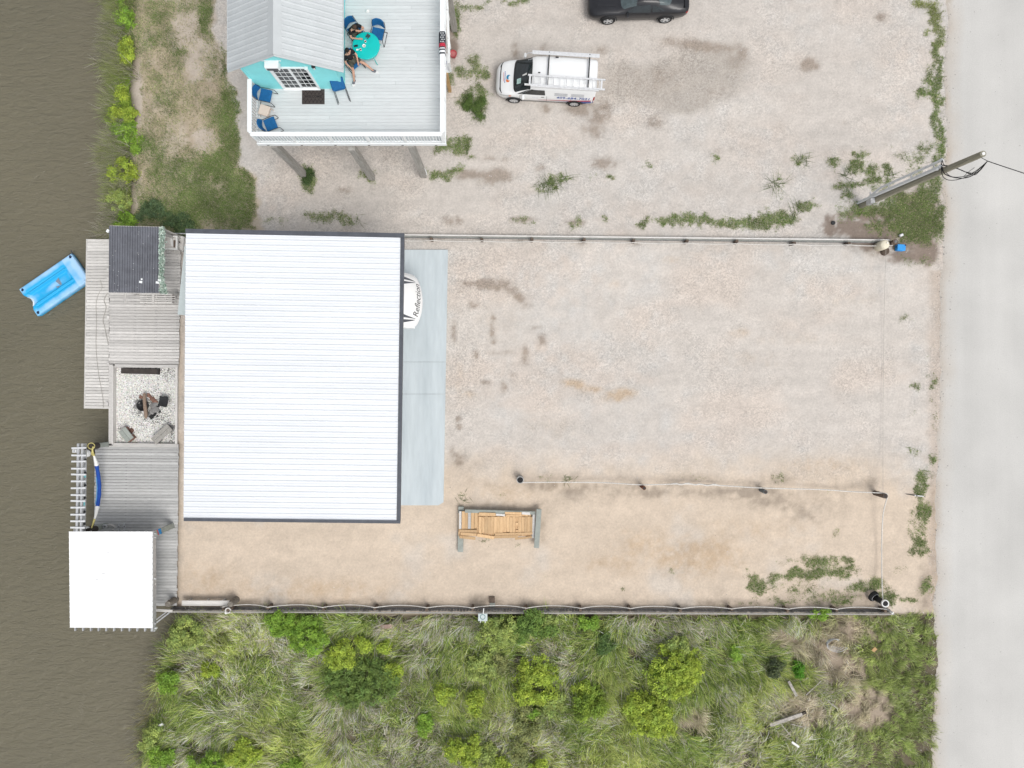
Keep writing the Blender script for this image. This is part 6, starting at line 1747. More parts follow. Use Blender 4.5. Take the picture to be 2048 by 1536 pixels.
# small sink stand on the south fence
p = W(967, 1222, 0)
o = thing('sink_stand', 'small pale grey outdoor sink stand on the south fence', 'sink', p); ZT = .95
sk = pm('pale_teal_plastic', (.50, .56, .56), .5, var=.05)
MB().box((0, 0, ZT), (.44, .36, .05), ch=.012).build('counter', sk, o)
MB().lathe([(.13, ZT + .03), (.115, ZT + .045), (.10, ZT + .03), (.08, ZT - .02), (0, ZT - .025)], (0, .02, 0), 20).build('basin', pm('teal_basin', (.12, .25, .25), .4), o)
MB().box((0, .02, ZT + .0), (.09, .13, .02), ch=.006).build('soap_tray', white_paint, o)
MB().tube([(.02, .15, ZT), (.03, .24, ZT + .10), (.05, .44, ZT + .05)], .022, 6).build('tap_arm', white_shell, o)
for sx in (-1, 1): MB().tube([(sx * .10, -.15, ZT), (sx * .12, -.26, ZT - .02), (sx * .12, -.30, .0)], .02, 6).build('leg', white_shell, o)
MB().box((0, -.05, .45), (.10, .10, .95)).build('pedestal', wood_grey, o)
p = W(984, 1199, 0)
o = thing('stepping_block', 'square brown timber block half sunk in the sand by the sink stand', 'block', p)
for k in range(2): MB().box((-.07 + .14 * k, 0, .04), (.13, .28, .12)).build('sleeper', wood_brown, o)
p = W(985, 1209, 0); MB(W(984, 1199, 0)).box((p.x, p.y, .02), (.26, .22, .05)).build('pad', wood_treated, o)

# ------------------------------------------------------------------ rope barrier across the sandy strip
def barrier_post(px, py, h, r, mat, name, label, hollow=False, lean=(0, 0)):
    p = W(px, py, 0)
    o = thing(name, label, 'post', p)
    if hollow:
        MB().lathe([(r * 1.02, -.2), (r, h - .03), (r * 1.06, h - .03), (r * 1.06, h), (r * .86, h), (r * .84, h - .30), (0, h - .30)], n=26).build('drum', mat, o)
        MB().lathe([(r * .84, h - .02), (0.0, h - .02)], n=26).build('lid', rubber, o)
    else:
        MB().cyl((0, 0, -.3), (lean[0], lean[1], h), r, r, n=14).build('pipe', mat, o)
        MB().cyl((lean[0], lean[1], h), (lean[0], lean[1], h + .012), r * .75, n=14).build('pipe_mouth', wood_dark, o)
    return o
barrier_post(1040, 957, .55, .165, pm('grey_drum', (.42, .42, .41), .7, var=.15), 'drum_post', 'squat grey drum with a black lid at the left end of the rope barrier', True)
barrier_post(1283, 972, .75, .09, rust, 'rusty_post', 'rusty brown pipe post on the rope barrier')
barrier_post(1522, 980, .65, .10, pm('blue_grey_post', (.13, .145, .155), .7, var=.15), 'grey_post', 'dark blue grey pipe post on the rope barrier')
barrier_post(1750, 986, 1.0, .12, wood_brown, 'corner_post', 'thick dark brown corner post where the rope barrier turns')
rope_on([(1040, 965, .50), (1100, 964.5, .35), (1200, 965, .35), (1284, 969.5, .55), (1360, 968, .3), (1440, 971, .3), (1526, 976, .5), (1640, 979, .35), (1700, 983, .35), (1765, 986, .85)], .4, .026, rope_white, 'barrier_rope', 'long white rope strung along the sandy strip between the pipe posts')
rope_on([(1765, 986, .85), (1775, 989, .8), (1772, 1003, .75), (1766, 1030, .5), (1763.5, 1080, .35), (1763.5, 1140, .35), (1764.5, 1180, .55), (1766, 1202, .75)], .4, .026, rope_white, 'barrier_rope', 'white rope running down to the white capped post at the lower right')
rope_on([(1343, 968, .33), (1352, 967, .36), (1362, 969, .33), (1375, 966.5, .36), (1390, 969.5, .36), (1400, 968, .36), (1415, 971, .36), (1428, 968.5, .36), (1440, 971.5, .33)], .3, .035, rope_white, 'rope_tangle', 'knotted tangle of white rope in the middle of the rope barrier')
# white capped post with stacked tyres
p = W(1752, 1196, 0)
o = thing('capped_post', 'black pipe post with a white ring cap at the lower right fence corner', 'post', p)
MB().cyl((0, 0, -.2), (0, 0, .86), .14, n=20).build('pipe', black_plastic, o)
MB().lathe([(.12, .86), (.135, .92), (.175, .92), (.18, .84), (.165, .80)], n=26).build('ring_cap', white_shell, o)
MB().lathe([(0, .90), (.13, .885)], n=20).build('cap_centre', rubber, o)
p = W(1743, 1190, 0)
o = thing('old_tyre', 'old black tyre leaning on the white capped post', 'tyre', p, R(40))
ax = Euler((R(38), 0, 0)).to_matrix()
MB().lathe([(.15, -.09), (.23, -.10), (.27, -.05), (.27, .05), (.23, .10), (.15, .09), (.14, 0), (.15, -.09)], (0, 0, .20), 24, axis=ax).build('tyre', rubber, o)
m = MB(); m.lathe([(.205, .101), (.19, .106)], (0, 0, .20), 24, axis=ax); m.build('white_mark', galv, o)
p = W(1771, 1215, .3)
ob = MB(p).cyl(W(1762, 1210, .3), W(1782, 1224, .9), .035, n=8).build('brace_pipe', galv, None, loc=p); tag(ob, 'thin grey pipe slanting out past the white capped post', 'pipe')
p = W(1785, 1226, .9); ob = MB(p).box(p, (.12, .08, .08), rz=.6, ch=.02).build('lamp_head', white_shell, None, loc=p); tag(ob, 'small white lamp head at the end of the slanting pipe', 'lamp')
# cable across the yard entrance
rope_on([(1772, 498, .55), (1770, 560, .30), (1768, 640, .16), (1767, 730, .12), (1766, 820, .14), (1766, 900, .2), (1766, 965, .5), (1766, 985, .8)], .2, .007, rope_grey, 'entrance_cable', 'thin grey cable hanging across the lot entrance beside the road', 'cable')
p = W(1832, 991, .03)
o = thing('broken_sign_rod', 'thin dark metal rod lying on the sand beside the road', 'rod', p, R(-6))
MB().tube([(-.50, .02, .02), (0, 0, .05), (.48, -.02, .02)], .022, 6, rad=[.012, .03, .008]).build('rod', black_metal, o); MB().box((.12, .0, .06), (.45, .05, .02)).build('blade', galv, o)

# ------------------------------------------------------------------ tank, pots and blue cooler at the gate
p = W(1756, 494, 0)
o = thing('cream_drum', 'cream plastic drum standing at the right end of the north fence', 'drum', p)
MB().lathe([(.20, 0), (.225, .03), (.225, .62), (.21, .68), (.15, .72), (0, .73)], n=28).build('body', pm('cream_drum_plastic', (.68, .63, .50), .5, var=.06), o)
MB().cyl((.08, .05, .72), (.08, .05, .76), .035, n=12).build('bung', white_shell, o)
p = W(1768, 503, 0)
o = thing('tree_stump', 'dark brown stump below the cream drum', 'stump', p)
MB().lathe([(.21, 0), (.19, .06), (.185, .16), (.17, .19), (0, .20)], n=18).build('body', wood_brown, o)
p = W(1779, 488, 0)
o = thing('gate_post', 'dark round gate post beside the blue cooler', 'post', p)
MB().cyl((0, 0, -.2), (.01, .01, .55), .12, n=16).build('timber', wood_brown, o); MB().cyl((.01, .01, .55), (.01, .01, .58), .07, n=12).build('cap', stone_grey, o)
p = W(1797, 497, 0)
o = thing('cooler_box', 'bright blue plastic cooler standing by the roadside', 'cooler', p, R(-4))
cb_ = pm('cooler_blue', (.035, .30, .72), .45, var=.06)
MB().box((0, 0, .13), (.38, .29, .26), ch=.03).build('body', cb_, o); MB().box((0, 0, .275), (.40, .31, .05), ch=.02).build('lid', cb_, o)
MB().tube([(-.2, 0, .18), (-.235, .0, .25), (-.2, .10, .28)], .012, 6).build('handle', navy_fabric, o); MB().box((.17, .12, .30), (.07, .06, .01)).build('hole', navy_fabric, o)
p = W(1801, 471, .02)
o = thing('meter_cover', 'small grey utility cover in the soil above the blue cooler', 'cover', p, R(25))
MB().box((0, 0, .05), (.20, .13, .12), ch=.01).build('body', galv, o); MB().box((0, 0, .115), (.12, .07, .015)).build('plate', white_shell, o)
p = W(1666, 446, .02)
o = thing('valve_cover', 'small dark round valve cover in the brown soil by the north fence', 'cover', p)
MB().lathe([(.10, 0), (.10, .05), (.07, .055), (0, .04)], n=16).build('body', black_plastic, o)
p = W(907, 112, 0)
o = thing('bucket', 'small red bucket on the gravel beside the stair', 'bucket', p)
MB().lathe([(.13, 0), (.17, .26), (.185, .26), (.185, .28), (.155, .28), (.125, .02), (0, .02)], n=20).build('body', pm('red_plastic', (.42, .06, .07), .6, var=.1), o); MB().lathe([(0, .2), (.15, .2)], n=18).build('content', pm('pink_content', (.45, .16, .16), .8), o)

# ------------------------------------------------------------------ utility pole with conduits and service cables
pb = W(1722, 411, 0); pt = W(1966.5, 307.5, 8.9)
pole = thing('utility_pole', 'tall grey wooden utility pole leaning over the road edge with pale conduits', 'utility pole', pb)
m = MB(pb); m.tube([pb + (pt - pb) * t for t in np.linspace(-.05, 1, 12)], .13, 14, rad=list(np.linspace(.155, .115, 12))); m.build('pole', pm('pole_wood', (.32, .305, .24), .9, grain=(6, 6, .5), scale=3, col2=(.20, .19, .145), bump=.3, fine=.1), pole)
MB(pb).cyl(pt, pt + Vector((0, 0, .03)), .06, n=12).build('pole_top', white_shell, pole)
cdm = pm('grey_conduit', (.70, .72, .73), .5, var=.06)
ax0 = pt - pb
def along(t, dx, dy): p = pb + ax0 * t; return Vector((p.x + dx, p.y + dy, p.z))
for dx, dy, r_, t1 in ((-.19, .09, .045, .72), (-.12, .17, .055, .73), (-.10, .40, .055, .735)):
    MB(pb).tube([along(.0 if dy < .3 else .06, dx, dy if dy < .3 else .10), along(t1 * .3, dx, dy), along(t1, dx, dy)], r_, 10).build('conduit', cdm, pole)
    e = along(t1, dx, dy)
    MB(pb).lathe([(r_ * 1.3, -.04), (r_ * 1.5, .05), (r_ * .6, .13), (0, .14)], e, 12).build('weatherhead', cdm, pole)
for t in (.12, .3, .5, .68): MB(pb).bar(along(t, -.08, -.06), along(t, -.10, .42), .05, .04).build('strut', galv, pole)
MB(pb).box(along(.15, -.22, -.1), (.20, .24, .45)).build('meter_box', galv, pole)
MB(pb).tube([along(.17, .1, -.16), along(.14, .16, -.18), along(.11, .10, -.17)], .02, 6).build('ground_wire', white_shell, pole)
o = thing('service_cables', 'black cable loops hanging from the utility pole over the road', 'cables', along(.73, 0, .2)); oo = along(.73, 0, .2)
end = W(1975, 322, 8.1)
def cab(a, mid, r_=.018):
    P = [a] + [W(*q) for q in mid] + [end]; out = []
    for i in range(len(P) - 1):
        p0, p1, p2, p3 = P[max(0, i - 1)], P[i], P[i + 1], P[min(len(P) - 1, i + 2)]
        for k in range(8):
            t = k / 8; out.append(.5 * ((2 * p1) + (p2 - p0) * t + (2 * p0 - 5 * p1 + 4 * p2 - p3) * t * t + (3 * p1 - p0 - 3 * p2 + p3) * t ** 3))
    out.append(end); MB(oo).tube(out, r_, 6).build('cable', cable_black, o)
a1 = along(.745, -.10, .40); a2 = along(.74, -.12, .19)
cab(a1, [(1884, 330, 6.9), (1905, 333, 6.9), (1935, 345, 6.9), (1956, 344, 7.3)]); cab(a1, [(1890, 331, 6.85), (1920, 339, 6.8), (1948, 350, 7.0), (1964, 335, 7.6)], .014)
cab(a2, [(1890, 348, 6.8), (1915, 356, 6.7), (1938, 354, 6.9), (1960, 340, 7.4)]); cab(a2, [(1885, 351, 6.75), (1897, 360, 6.6), (1920, 358, 6.7), (1950, 345, 7.2)], .014); cab(a2, [(1900, 352, 6.75), (1927, 353, 6.8), (1948, 344, 7.1), (1963, 333, 7.6)], .014)
MB(oo).tube([W(1960, 314, 8.6), end], .012, 5).build('anchor_wire', cable_black, o)
MB(oo).tube([W(1927, 353, 6.8), W(1938, 343, 7.0), W(1949, 335, 7.2)], .010, 5).build('loose_end', cable_black, o)
dr = [end.lerp(Vector((46, 2.5, 8.0)), t) - Vector((0, 0, 2.2 * t * (1 - t))) for t in np.linspace(0, 1, 24)]
d_end = W(2048, 346, 7.6)
dr = [end, W(1985, 325.5, 8.0), W(2010, 334, 7.8), W(2048, 346.5, 7.6), W(2110, 366, 7.4), W(2300, 425, 7.4)]
MB(oo).tube(dr, .017, 6).build('service_drop', cable_black, o)

# ------------------------------------------------------------------ lumber pile
lp = W(1000, 1060, 0)
o = thing('timber_bearer', 'pale green square bearer under the right end of the lumber pile', 'timber', W(1076, 1055, 0)); oo = W(1076, 1055, 0)
MB(oo).bar(W(1078, 1018, .42), W(1073, 1095, .42), .24, .22).build('beam', wood_treated, o)
o = thing('timber_bearer', 'pale green square bearer under the left end of the lumber pile', 'timber', W(921, 1058, 0)); oo = W(921, 1058, 0)
MB(oo).bar(W(922.5, 1013, .11), W(921, 1103, .11), .26, .21).build('beam', wood_treated, o)
o = thing('timber_bearer', 'long pale green bearer lying along the top edge of the lumber pile', 'timber', W(1000, 1022, 0)); oo = W(1000, 1022, 0)
MB(oo).bar(W(930, 1021.5, .3), W(1071, 1025.5, .3), .15, .20).build('beam', wood_treated, o)
upn = unit_box(wood_new, 'board')
pile = thing('lumber_pile', 'stack of cut new pine boards laid side by side on bearers', 'lumber', lp)
def pboard(x0, y0, x1, y1, wpx, z, th=.045, mat=None):
    a, b_ = W(x0, y0, z), W(x1, y1, z); d = b_ - a; c = (a + b_) / 2
    link('board', upn if mat is None else mat, pile, c - lp, (random.uniform(-.02, .02), random.uniform(-.02, .02), math.atan2(d.y, d.x)), (d.length, wpx / 41.5, th))
upg = unit_box(wood_grey, 'board')
zz = .34
for k, (x, w_, g) in enumerate(((920.5, 5, 1), (927, 6.2, 0), (933, 5.2, 0), (939, 5.6, 1), (945.5, 5.8, 0), (952, 5.6, 0))):
    pboard(x, 1022.5, x - .3, 1057.5 - (2 if k > 4 else 0), w_, zz + .006 * (k % 3), mat=upg if g else None)
xx = 957.5
for k in range(19):
    w_ = random.uniform(5.4, 6.6) if k < 15 else 5.4
    if xx + w_ > 1066: break
    if not (1030 < xx + w_ / 2 < 1035):
        pboard(xx + w_ / 2, 1033 + random.uniform(-1, 1.5), xx + w_ / 2 - .5, 1066 + random.uniform(-3, 2), w_ - .4, zz + .004 * (k % 4))
    else:
        pboard(xx + w_ / 2, 1033, xx + w_ / 2, 1036, w_ - .4, zz); pboard(xx + w_ / 2, 1045, xx + w_ / 2, 1050.5, w_ - .4, zz); pboard(xx + w_ / 2, 1060, xx + w_ / 2, 1064, w_ - .4, zz)
    xx += w_
pboard(1068, 1026, 1067, 1076, 5.5, zz + .01, mat=upg)
for a in ((918.5, 1061.5, 954, 1062.5, 5.6), (921.5, 1067.5, 953, 1069.5, 5.6), (919, 1073.5, 951, 1077, 5.4), (954.5, 1070, 988, 1075.5, 6)): pboard(*a, zz + .05)
for a in ((990, 1068.5, 1065, 1066.5, 4.4), (988, 1074, 1036, 1072.5, 5.5), (1030, 1077.5, 1064, 1074, 4)): pboard(*a, zz + .04, mat=None)
pboard(958, 1028, 991, 1029, 6.5, zz + .09); pboard(1010, 1026, 1043, 1026.5, 4.2, zz + .08); pboard(1012, 1031, 1044, 1031, 4.4, zz + .05); pboard(1044, 1026, 1060, 1027.5, 5, zz + .06, mat=upg); pboard(992, 1029, 1010, 1030.5, 4, zz + .05, mat=upg)
for u in (.08, .5, .92): MB(lp).bar(W(920 + u * 146, 1025, .22), W(920 + u * 146, 1075, .22), .14, .16).build('cross_bearer', wood_dark, pile)
for k in range(24):
    x = 920 + 6.05 * k; pboard(x, 1026, x - .4, 1072, 5.6, zz - .05)

# ------------------------------------------------------------------ driftwood and scrap in the marsh
def debris(a, b_, wd, ht, z, mat, name, label, cat, group=None):
    p = W(a[0], a[1], z); ob = MB(p).bar(p, W(b_[0], b_[1], z + .04), wd, ht).build(name, mat, None, loc=p); tag(ob, label, cat, group)
dw = pm('driftwood', (.52, .49, .45), .9, scale=6, col2=(.22, .20, .18), bump=.4)
debris((1540, 1450), (1604, 1428), .17, .10, .32, dw, 'driftwood_plank', 'long bleached driftwood plank lying in the marsh grass at lower right', 'driftwood')
debris((1530, 1455), (1612, 1424), .10, .12, .20, wood_dark, 'driftwood_beam', 'dark rotten beam under the bleached driftwood plank', 'driftwood')
debris((1577, 1362), (1593, 1392), .13, .08, .30, dw, 'driftwood_plank', 'short grey board standing out of the dry grass above the driftwood', 'driftwood')
debris((1612, 1390), (1642, 1362), .04, .04, .35, dw, 'dead_branch', 'thin pale branch right of the short grey board', 'branch')
debris((1656, 1402), (1676, 1418), .035, .03, .35, dw, 'dead_branch', 'thin pale stick farthest right in the marsh scrap', 'branch')
debris((1582, 1448), (1606, 1454), .035, .03, .34, dw, 'dead_branch', 'thin white stick just below the bleached driftwood plank', 'branch')
debris((1562, 1448), (1580, 1470), .04, .03, .34, dw, 'dead_branch', 'grey stick hanging down from the driftwood plank', 'branch')
debris((1584, 1484), (1598, 1494), .10, .05, .34, white_shell, 'scrap_board', 'small white board scrap below the driftwood', 'scrap')
debris((762, 1254), (784, 1252), .20, .10, .22, pm('pinkish_board', (.33, .24, .20), .9, var=.15), 'scrap_board', 'reddish brown board lying in the marsh just below the south fence', 'scrap')
debris((1745, 1302), (1752, 1296), .16, .05, .22, wood_newpost, 'scrap_board', 'small tan board scrap in the verge grass at lower right', 'scrap')
debris((318, 1452), (326, 1448), .12, .06, .3, white_shell, 'scrap_board', 'small white scrap at the marsh edge near the canal', 'scrap')
o = thing('wire_coil', 'loose coil of pale wire in the dry grass at lower right', 'wire', W(1665, 1285, .25))
for k in range(5):
    MB().tube([Vector(((.30 + .05 * k) * math.cos(a) + .05 * k, (.18 + .03 * k) * math.sin(a) - .03 * k, .02 * k + .03 * math.sin(3 * a))) for a in np.linspace(.4 + .3 * k, 5.2 + .2 * k, 26)], .012, 5).build('loop', galv, o)

# ------------------------------------------------------------------ vegetation
blade_mat = attr_mat('grass_blades', .7, .15, .25); leaf_mat = attr_mat('leaves', .55, .25, .25)
def to_px(x, y): return 1024 + x * F / H, 768 - y * F / H
def blades(name, X, Y, Z, az, length, width, lean, col, label=None, kind='stuff', curl=.5):
    """curved tapering blades; lean 0 upright .. 1 lying; one mesh"""
    n = len(X)
    dx, dy = np.cos(az), np.sin(az); sx, sy = -dy, dx
    l1 = length * .5
    hx = np.sin(lean * 1.35); hz = np.cos(lean * 1.35)
    h2 = np.minimum(lean + curl, 1.25); hx2 = np.sin(h2 * 1.35); hz2 = np.cos(h2 * 1.35)
    b0 = np.stack([X, Y, Z], -1)
    b1 = b0 + np.stack([dx * hx * l1, dy * hx * l1, hz * l1], -1)
    b2 = b1 + np.stack([dx * hx2 * l1, dy * hx2 * l1, hz2 * l1], -1)
    s = np.stack([sx, sy, np.zeros(n)], -1) * (width / 2)[:, None]
    v = np.stack([b0 - s, b0 + s, b1 + s * .9, b1 - s * .9, b2], 1).reshape(-1, 3)
    i = np.arange(n) * 5
    q = np.stack([i, i + 1, i + 2, i + 3], -1); t = np.stack([i + 3, i + 2, i + 4], -1)
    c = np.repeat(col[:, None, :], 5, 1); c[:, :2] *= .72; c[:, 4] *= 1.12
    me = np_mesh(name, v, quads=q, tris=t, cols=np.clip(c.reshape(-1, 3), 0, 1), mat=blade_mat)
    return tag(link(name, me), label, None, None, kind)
def mixcol(cols, wts):
    cols = np.array(cols); w = np.stack(wts, -1); w = w / w.sum(-1, keepdims=True); return w @ cols
def in_region(n, x0, x1, y0, y1):
    px = rng.uniform(x0, x1, n); py = rng.uniform(y0, y1, n)
    return (px - 1024) * H / F, (768 - py) * H / F, px, py
def shore_sd(px, py): return poly_dist(px, py, LAND) / 41.0

# --- marsh below the south fence: tussocks of long bent grass
nt_ = 5200
X, Y, px, py = in_region(nt_, 285, 1870, 1232, 1570)
sdv = shore_sd(px, py)
edge_r = np.interp(py, [1230, 1300, 1560], [1868, 1866, 1864])
ok = (sdv > -.35) & (px < edge_r + 2)
dry = sstep(.30, .6, blobs(px, py, [(1560, 1275, 40, 22), (1640, 1290, 60, 30), (1690, 1262, 50, 24), (1590, 1410, 40, 32), (1380, 1440, 40, 20), (1610, 1440, 36, 30), (1730, 1420, 50, 40), (1680, 1340, 50, 32)]))
ok &= (rng.random(nt_) > .62 * dry)
X, Y, px, py = X[ok], Y[ok], px[ok], py[ok]; nt_ = len(X)
flow = (fbm(X, Y, 4.5, 201, 2) - .5) * 9 + np.where(px < 1150, -1.9, -1.2)     # direction in which the tussock lies
flow = flow + rng.normal(0, .25, nt_)
gn = fbm(X, Y, 2.4, 210, 3); dn = fbm(X, Y, 1.1, 211, 3)
verge = sstep(1640, 1760, px + 60 * (dn - .5))
tl = (0.45 + .50 * rng.random(nt_)) * (1 - .55 * verge) * (1 + .2 * (gn - .5))
per = 44
I = np.repeat(np.arange(nt_), per); n = len(I)
a_off = rng.normal(0, 1, n)
rr_ = np.abs(rng.normal(0, .13, n)); th = rng.random(n) * 6.283
bx = X[I] + rr_ * np.cos(th); by = Y[I] + rr_ * np.sin(th)
spread = np.where(rng.random(nt_) < .18, 1.7, .50)[I]
az = flow[I] + a_off * spread
gs = np.clip(sstep(.42, .60, gn[I] + .30 * (dn[I] - .5)) + rng.normal(0, .18, n), 0, 1)
ylw = np.clip(sstep(.5, .7, fbm(X, Y, 3.3, 215, 3))[I] + rng.normal(0, .2, n), 0, 1)
ded = np.clip(1.05 - gs + rng.normal(0, .25, n), 0, 1) * (1 - .45 * verge[I])
dark = rng.random(n)
pick = rng.random(n)
green = np.array([.255, .36, .085]); yell = np.array([.47, .54, .165]); dead = np.array([.66, .58, .45]); gry = np.array([.60, .56, .51]); dkg = np.array([.17, .23, .075])
col = np.where((pick < ded * .55)[:, None], np.where((rng.random(n) < .45)[:, None], dead, gry), np.where((rng.random(n) < .25 + .6 * ylw)[:, None], yell, np.where((dark < .45)[:, None], dkg, green)))
vb_ = verge[I]
col = col * (1 - .55 * vb_[:, None]) + np.array([.27, .33, .11]) * .55 * vb_[:, None]
dr_ = dry[ok][I] if len(dry) == len(ok) else 0
col = col * (1 - .75 * dr_[:, None]) + np.array([.56, .47, .375]) * .75 * dr_[:, None]
clump = (.45 + 1.0 * rng.random(nt_))[I]
col = np.clip(1.14 * col * clump[:, None] * (.75 + .5 * rng.random(n))[:, None], 0, .85)
gz = ground_z(bx, by)
sdb = sdv[ok][I]; gz = np.where(sdb < .1, np.minimum(gz, WATER_Z + .45), gz)
blades('marsh_grass', bx, by, gz - .03, az, tl[I] * (.6 + .7 * rng.random(n)), .011 + .014 * rng.random(n), np.clip(.50 + .22 * rng.normal(size=n), .12, 1.0), col, 'long tangled green and straw marsh grass below the south fence')

# --- reeds leaning over the canal on the upper left bank
nr_ = 620
py = rng.uniform(-30, 474, nr_); edge = np.interp(py, [-40, 60, 120, 180, 230, 290, 350, 420, 480], [252, 246, 250, 246, 252, 244, 248, 246, 240])
px = edge + rng.normal(-12, 13, nr_)
X = (px - 1024) * H / F; Y = (768 - py) * H / F
ok = fbm(X, Y, 1.4, 230, 2) > .36
X, Y, px, py = X[ok], Y[ok], px[ok], py[ok]; nr_ = len(X)
per = 46; I = np.repeat(np.arange(nr_), per); n = len(I)
bx = X[I] + rng.normal(0, .14, n); by = Y[I] + rng.normal(0, .14, n)
az = np.pi * 1.06 + rng.normal(0, .75, n) + (fbm(X, Y, 2.5, 233, 2)[I] - .5) * 2.2
gq = np.clip(fbm(X, Y, 1.5, 234, 3)[I] * 1.9 - .62 + rng.normal(0, .22, n), 0, 1)
cg = np.array([.30, .34, .13]); cd = np.array([.42, .39, .32]); ck = np.array([.17, .17, .10])
col = np.where((rng.random(n) < gq)[:, None], cg, np.where((rng.random(n) < .5)[:, None], cd, ck)) * (.6 + .7 * rng.random(n))[:, None]
blades('reeds', bx, by, np.full(n, WATER_Z + .12) + np.clip((px[I] - 225) / 41, 0, 1) * .45, az, .55 + .75 * rng.random(n), .010 + .012 * rng.random(n), np.clip(.36 + .2 * rng.normal(size=n), .05, .9), col, 'olive and grey reeds leaning over the canal along the upper left bank')
# bright young reeds between them and the lawn
nr_ = 560
py = rng.uniform(-30, 474, nr_); px = np.interp(py, [-40, 60, 120, 180, 230, 290, 350, 420, 480], [250, 250, 252, 248, 250, 248, 248, 246, 246]) + rng.normal(-3, 9, nr_)
X = (px - 1024) * H / F; Y = (768 - py) * H / F
ok = fbm(X, Y, 1.3, 236, 2) > .36
X, Y, px, py = X[ok], Y[ok], px[ok], py[ok]; nr_ = len(X); per = 60; I = np.repeat(np.arange(nr_), per); n = len(I)
bx = X[I] + rng.normal(0, .13, n); by = Y[I] + rng.normal(0, .13, n)
col = np.where((rng.random(n) < .6)[:, None], np.array([.30, .43, .07]), np.array([.20, .32, .06])) * (.65 + .6 * rng.random(n))[:, None]
blades('reeds', bx, by, np.full(n, -.55), np.pi * .75 + rng.normal(0, .9, n), .40 + .5 * rng.random(n), .014 + .012 * rng.random(n), np.clip(.34 + .2 * rng.normal(size=n), .05, .9), col, 'bright green young reeds along the top of the upper left bank')
# reed skirt on the lower bank
nr_ = 170
t = rng.random(nr_); bpy_ = 1262 + t * 300; bpx = np.interp(bpy_, [1262, 1300, 1345, 1400, 1450, 1500, 1560], [362, 341, 318, 312, 296, 290, 298]) + rng.normal(0, 7, nr_)
X = (bpx - 1024) * H / F; Y = (768 - bpy_) * H / F; per = 40; I = np.repeat(np.arange(nr_), per); n = len(I)
bx = X[I] + rng.normal(0, .15, n); by = Y[I] + rng.normal(0, .15, n)
col = np.where((rng.random(n) < .5)[:, None], np.array([.33, .31, .15]), np.array([.26, .245, .21])) * (.55 + .7 * rng.random(n))[:, None]
blades('reeds', bx, by, np.full(n, WATER_Z + .25), np.pi + rng.normal(.3, .8, n), .5 + .6 * rng.random(n), .010 + .010 * rng.random(n), np.clip(.4 + .2 * rng.normal(size=n), .05, .9), col, 'straw coloured reeds hanging over the canal at the lower left')

# --- short grass: lawn on the left, weeds and verge tufts in the gravel
CS = 4.0
gxp, gyp = np.meshgrid(np.arange(255, 1900, CS) + CS / 2, np.arange(-24, 1240, CS) + CS / 2)
wx, wy = (gxp - 1024) * H / F, (768 - gyp) * H / F
lawn_d, weed_d = plant_cover(wx, wy, gxp, gyp)
w_ = fbm(wx, wy, .34, 250, 3)
dmap = np.maximum(lawn_d * sstep(.12, .55, w_ + .30 * lawn_d), weed_d * (.55 + .6 * w_))
dmap[(gxp > 360) & (gxp < 815) & (gyp > 470) & (gyp < 1050)] = 0
dmap[(gxp < 364) & (gyp > 470)] = 0
dmap[gxp > np.interp(gyp, [-200, 100, 420, 560, 900, 1240], [1896, 1894, 1890, 1881, 1876, 1869])] = 0
cnt = rng.poisson(np.clip(dmap, 0, 1.3) * 2300 * (CS * H / F) ** 2)
I = np.repeat(np.arange(cnt.size), cnt.ravel())
px = gxp.ravel()[I] + rng.uniform(-CS / 2, CS / 2, len(I)); py = gyp.ravel()[I] + rng.uniform(-CS / 2, CS / 2, len(I))
X = (px - 1024) * H / F; Y = (768 - py) * H / F; n = len(X)
ld_, wd_ = lawn_d.ravel()[I], weed_d.ravel()[I]; isl = ld_ > wd_
g1 = np.array([.165, .25, .07]); g2 = np.array([.26, .31, .12]); g3 = np.array([.45, .40, .26]); g4 = np.array([.10, .17, .05])
u = rng.random(n)
col = np.where((u < .45)[:, None], g1, np.where((u < .75)[:, None], g2, g4))
dryp = np.where(isl, np.clip(.85 - .75 * ld_, .10, .75), .10)
col = np.where((rng.random(n) < dryp)[:, None], g3, col)
yel = np.clip(1 - (py / 130), 0, 1) * (px > 1800)
col = col * (1 - .5 * yel[:, None]) + np.array([.36, .37, .12]) * .5 * yel[:, None]
patch = .72 + .75 * fbm(X, Y, .6, 260, 3)
col = col * (.7 + .6 * rng.random(n))[:, None] * patch[:, None]
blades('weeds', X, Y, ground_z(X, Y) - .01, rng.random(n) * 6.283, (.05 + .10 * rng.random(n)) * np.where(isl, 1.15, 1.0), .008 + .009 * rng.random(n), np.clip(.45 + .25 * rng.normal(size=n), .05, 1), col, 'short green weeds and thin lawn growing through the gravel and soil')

# runners: sparse weeds with long straggling stalks
STR = [(1100, 372, 26, 1.0), (715, 440, 10, .5), (958, 225, 20, .9), (1605, 318, 20, .8), (1695, 350, 26, .9), (1550, 370, 30, .9), (1590, 420, 22, .8), (1780, 350, 20, .7), (930, 190, 18, .7), (1085, 375, 22, .9), (1130, 354, 16, .7), (925, 995, 14, .4), (1140, 960, 16, .4)]
bxs = []; 
for cx, cy, k, ln in STR:
    for j in range(k):
        bxs.append((cx + random.gauss(0, 7), cy + random.gauss(0, 5), random.uniform(0, 6.28), ln * random.uniform(.4, 1)))
bxs = np.array(bxs); X = (bxs[:, 0] - 1024) * H / F; Y = (768 - bxs[:, 1]) * H / F; n = len(X)
blades('runner_stalks', X, Y, ground_z(X, Y) + .01, bxs[:, 2], bxs[:, 3], np.full(n, .016), np.full(n, .95), np.array([.13, .17, .07]) * (.7 + .6 * rng.random(n))[:, None], 'thin straggling runner stalks on the gravel', curl=.12)

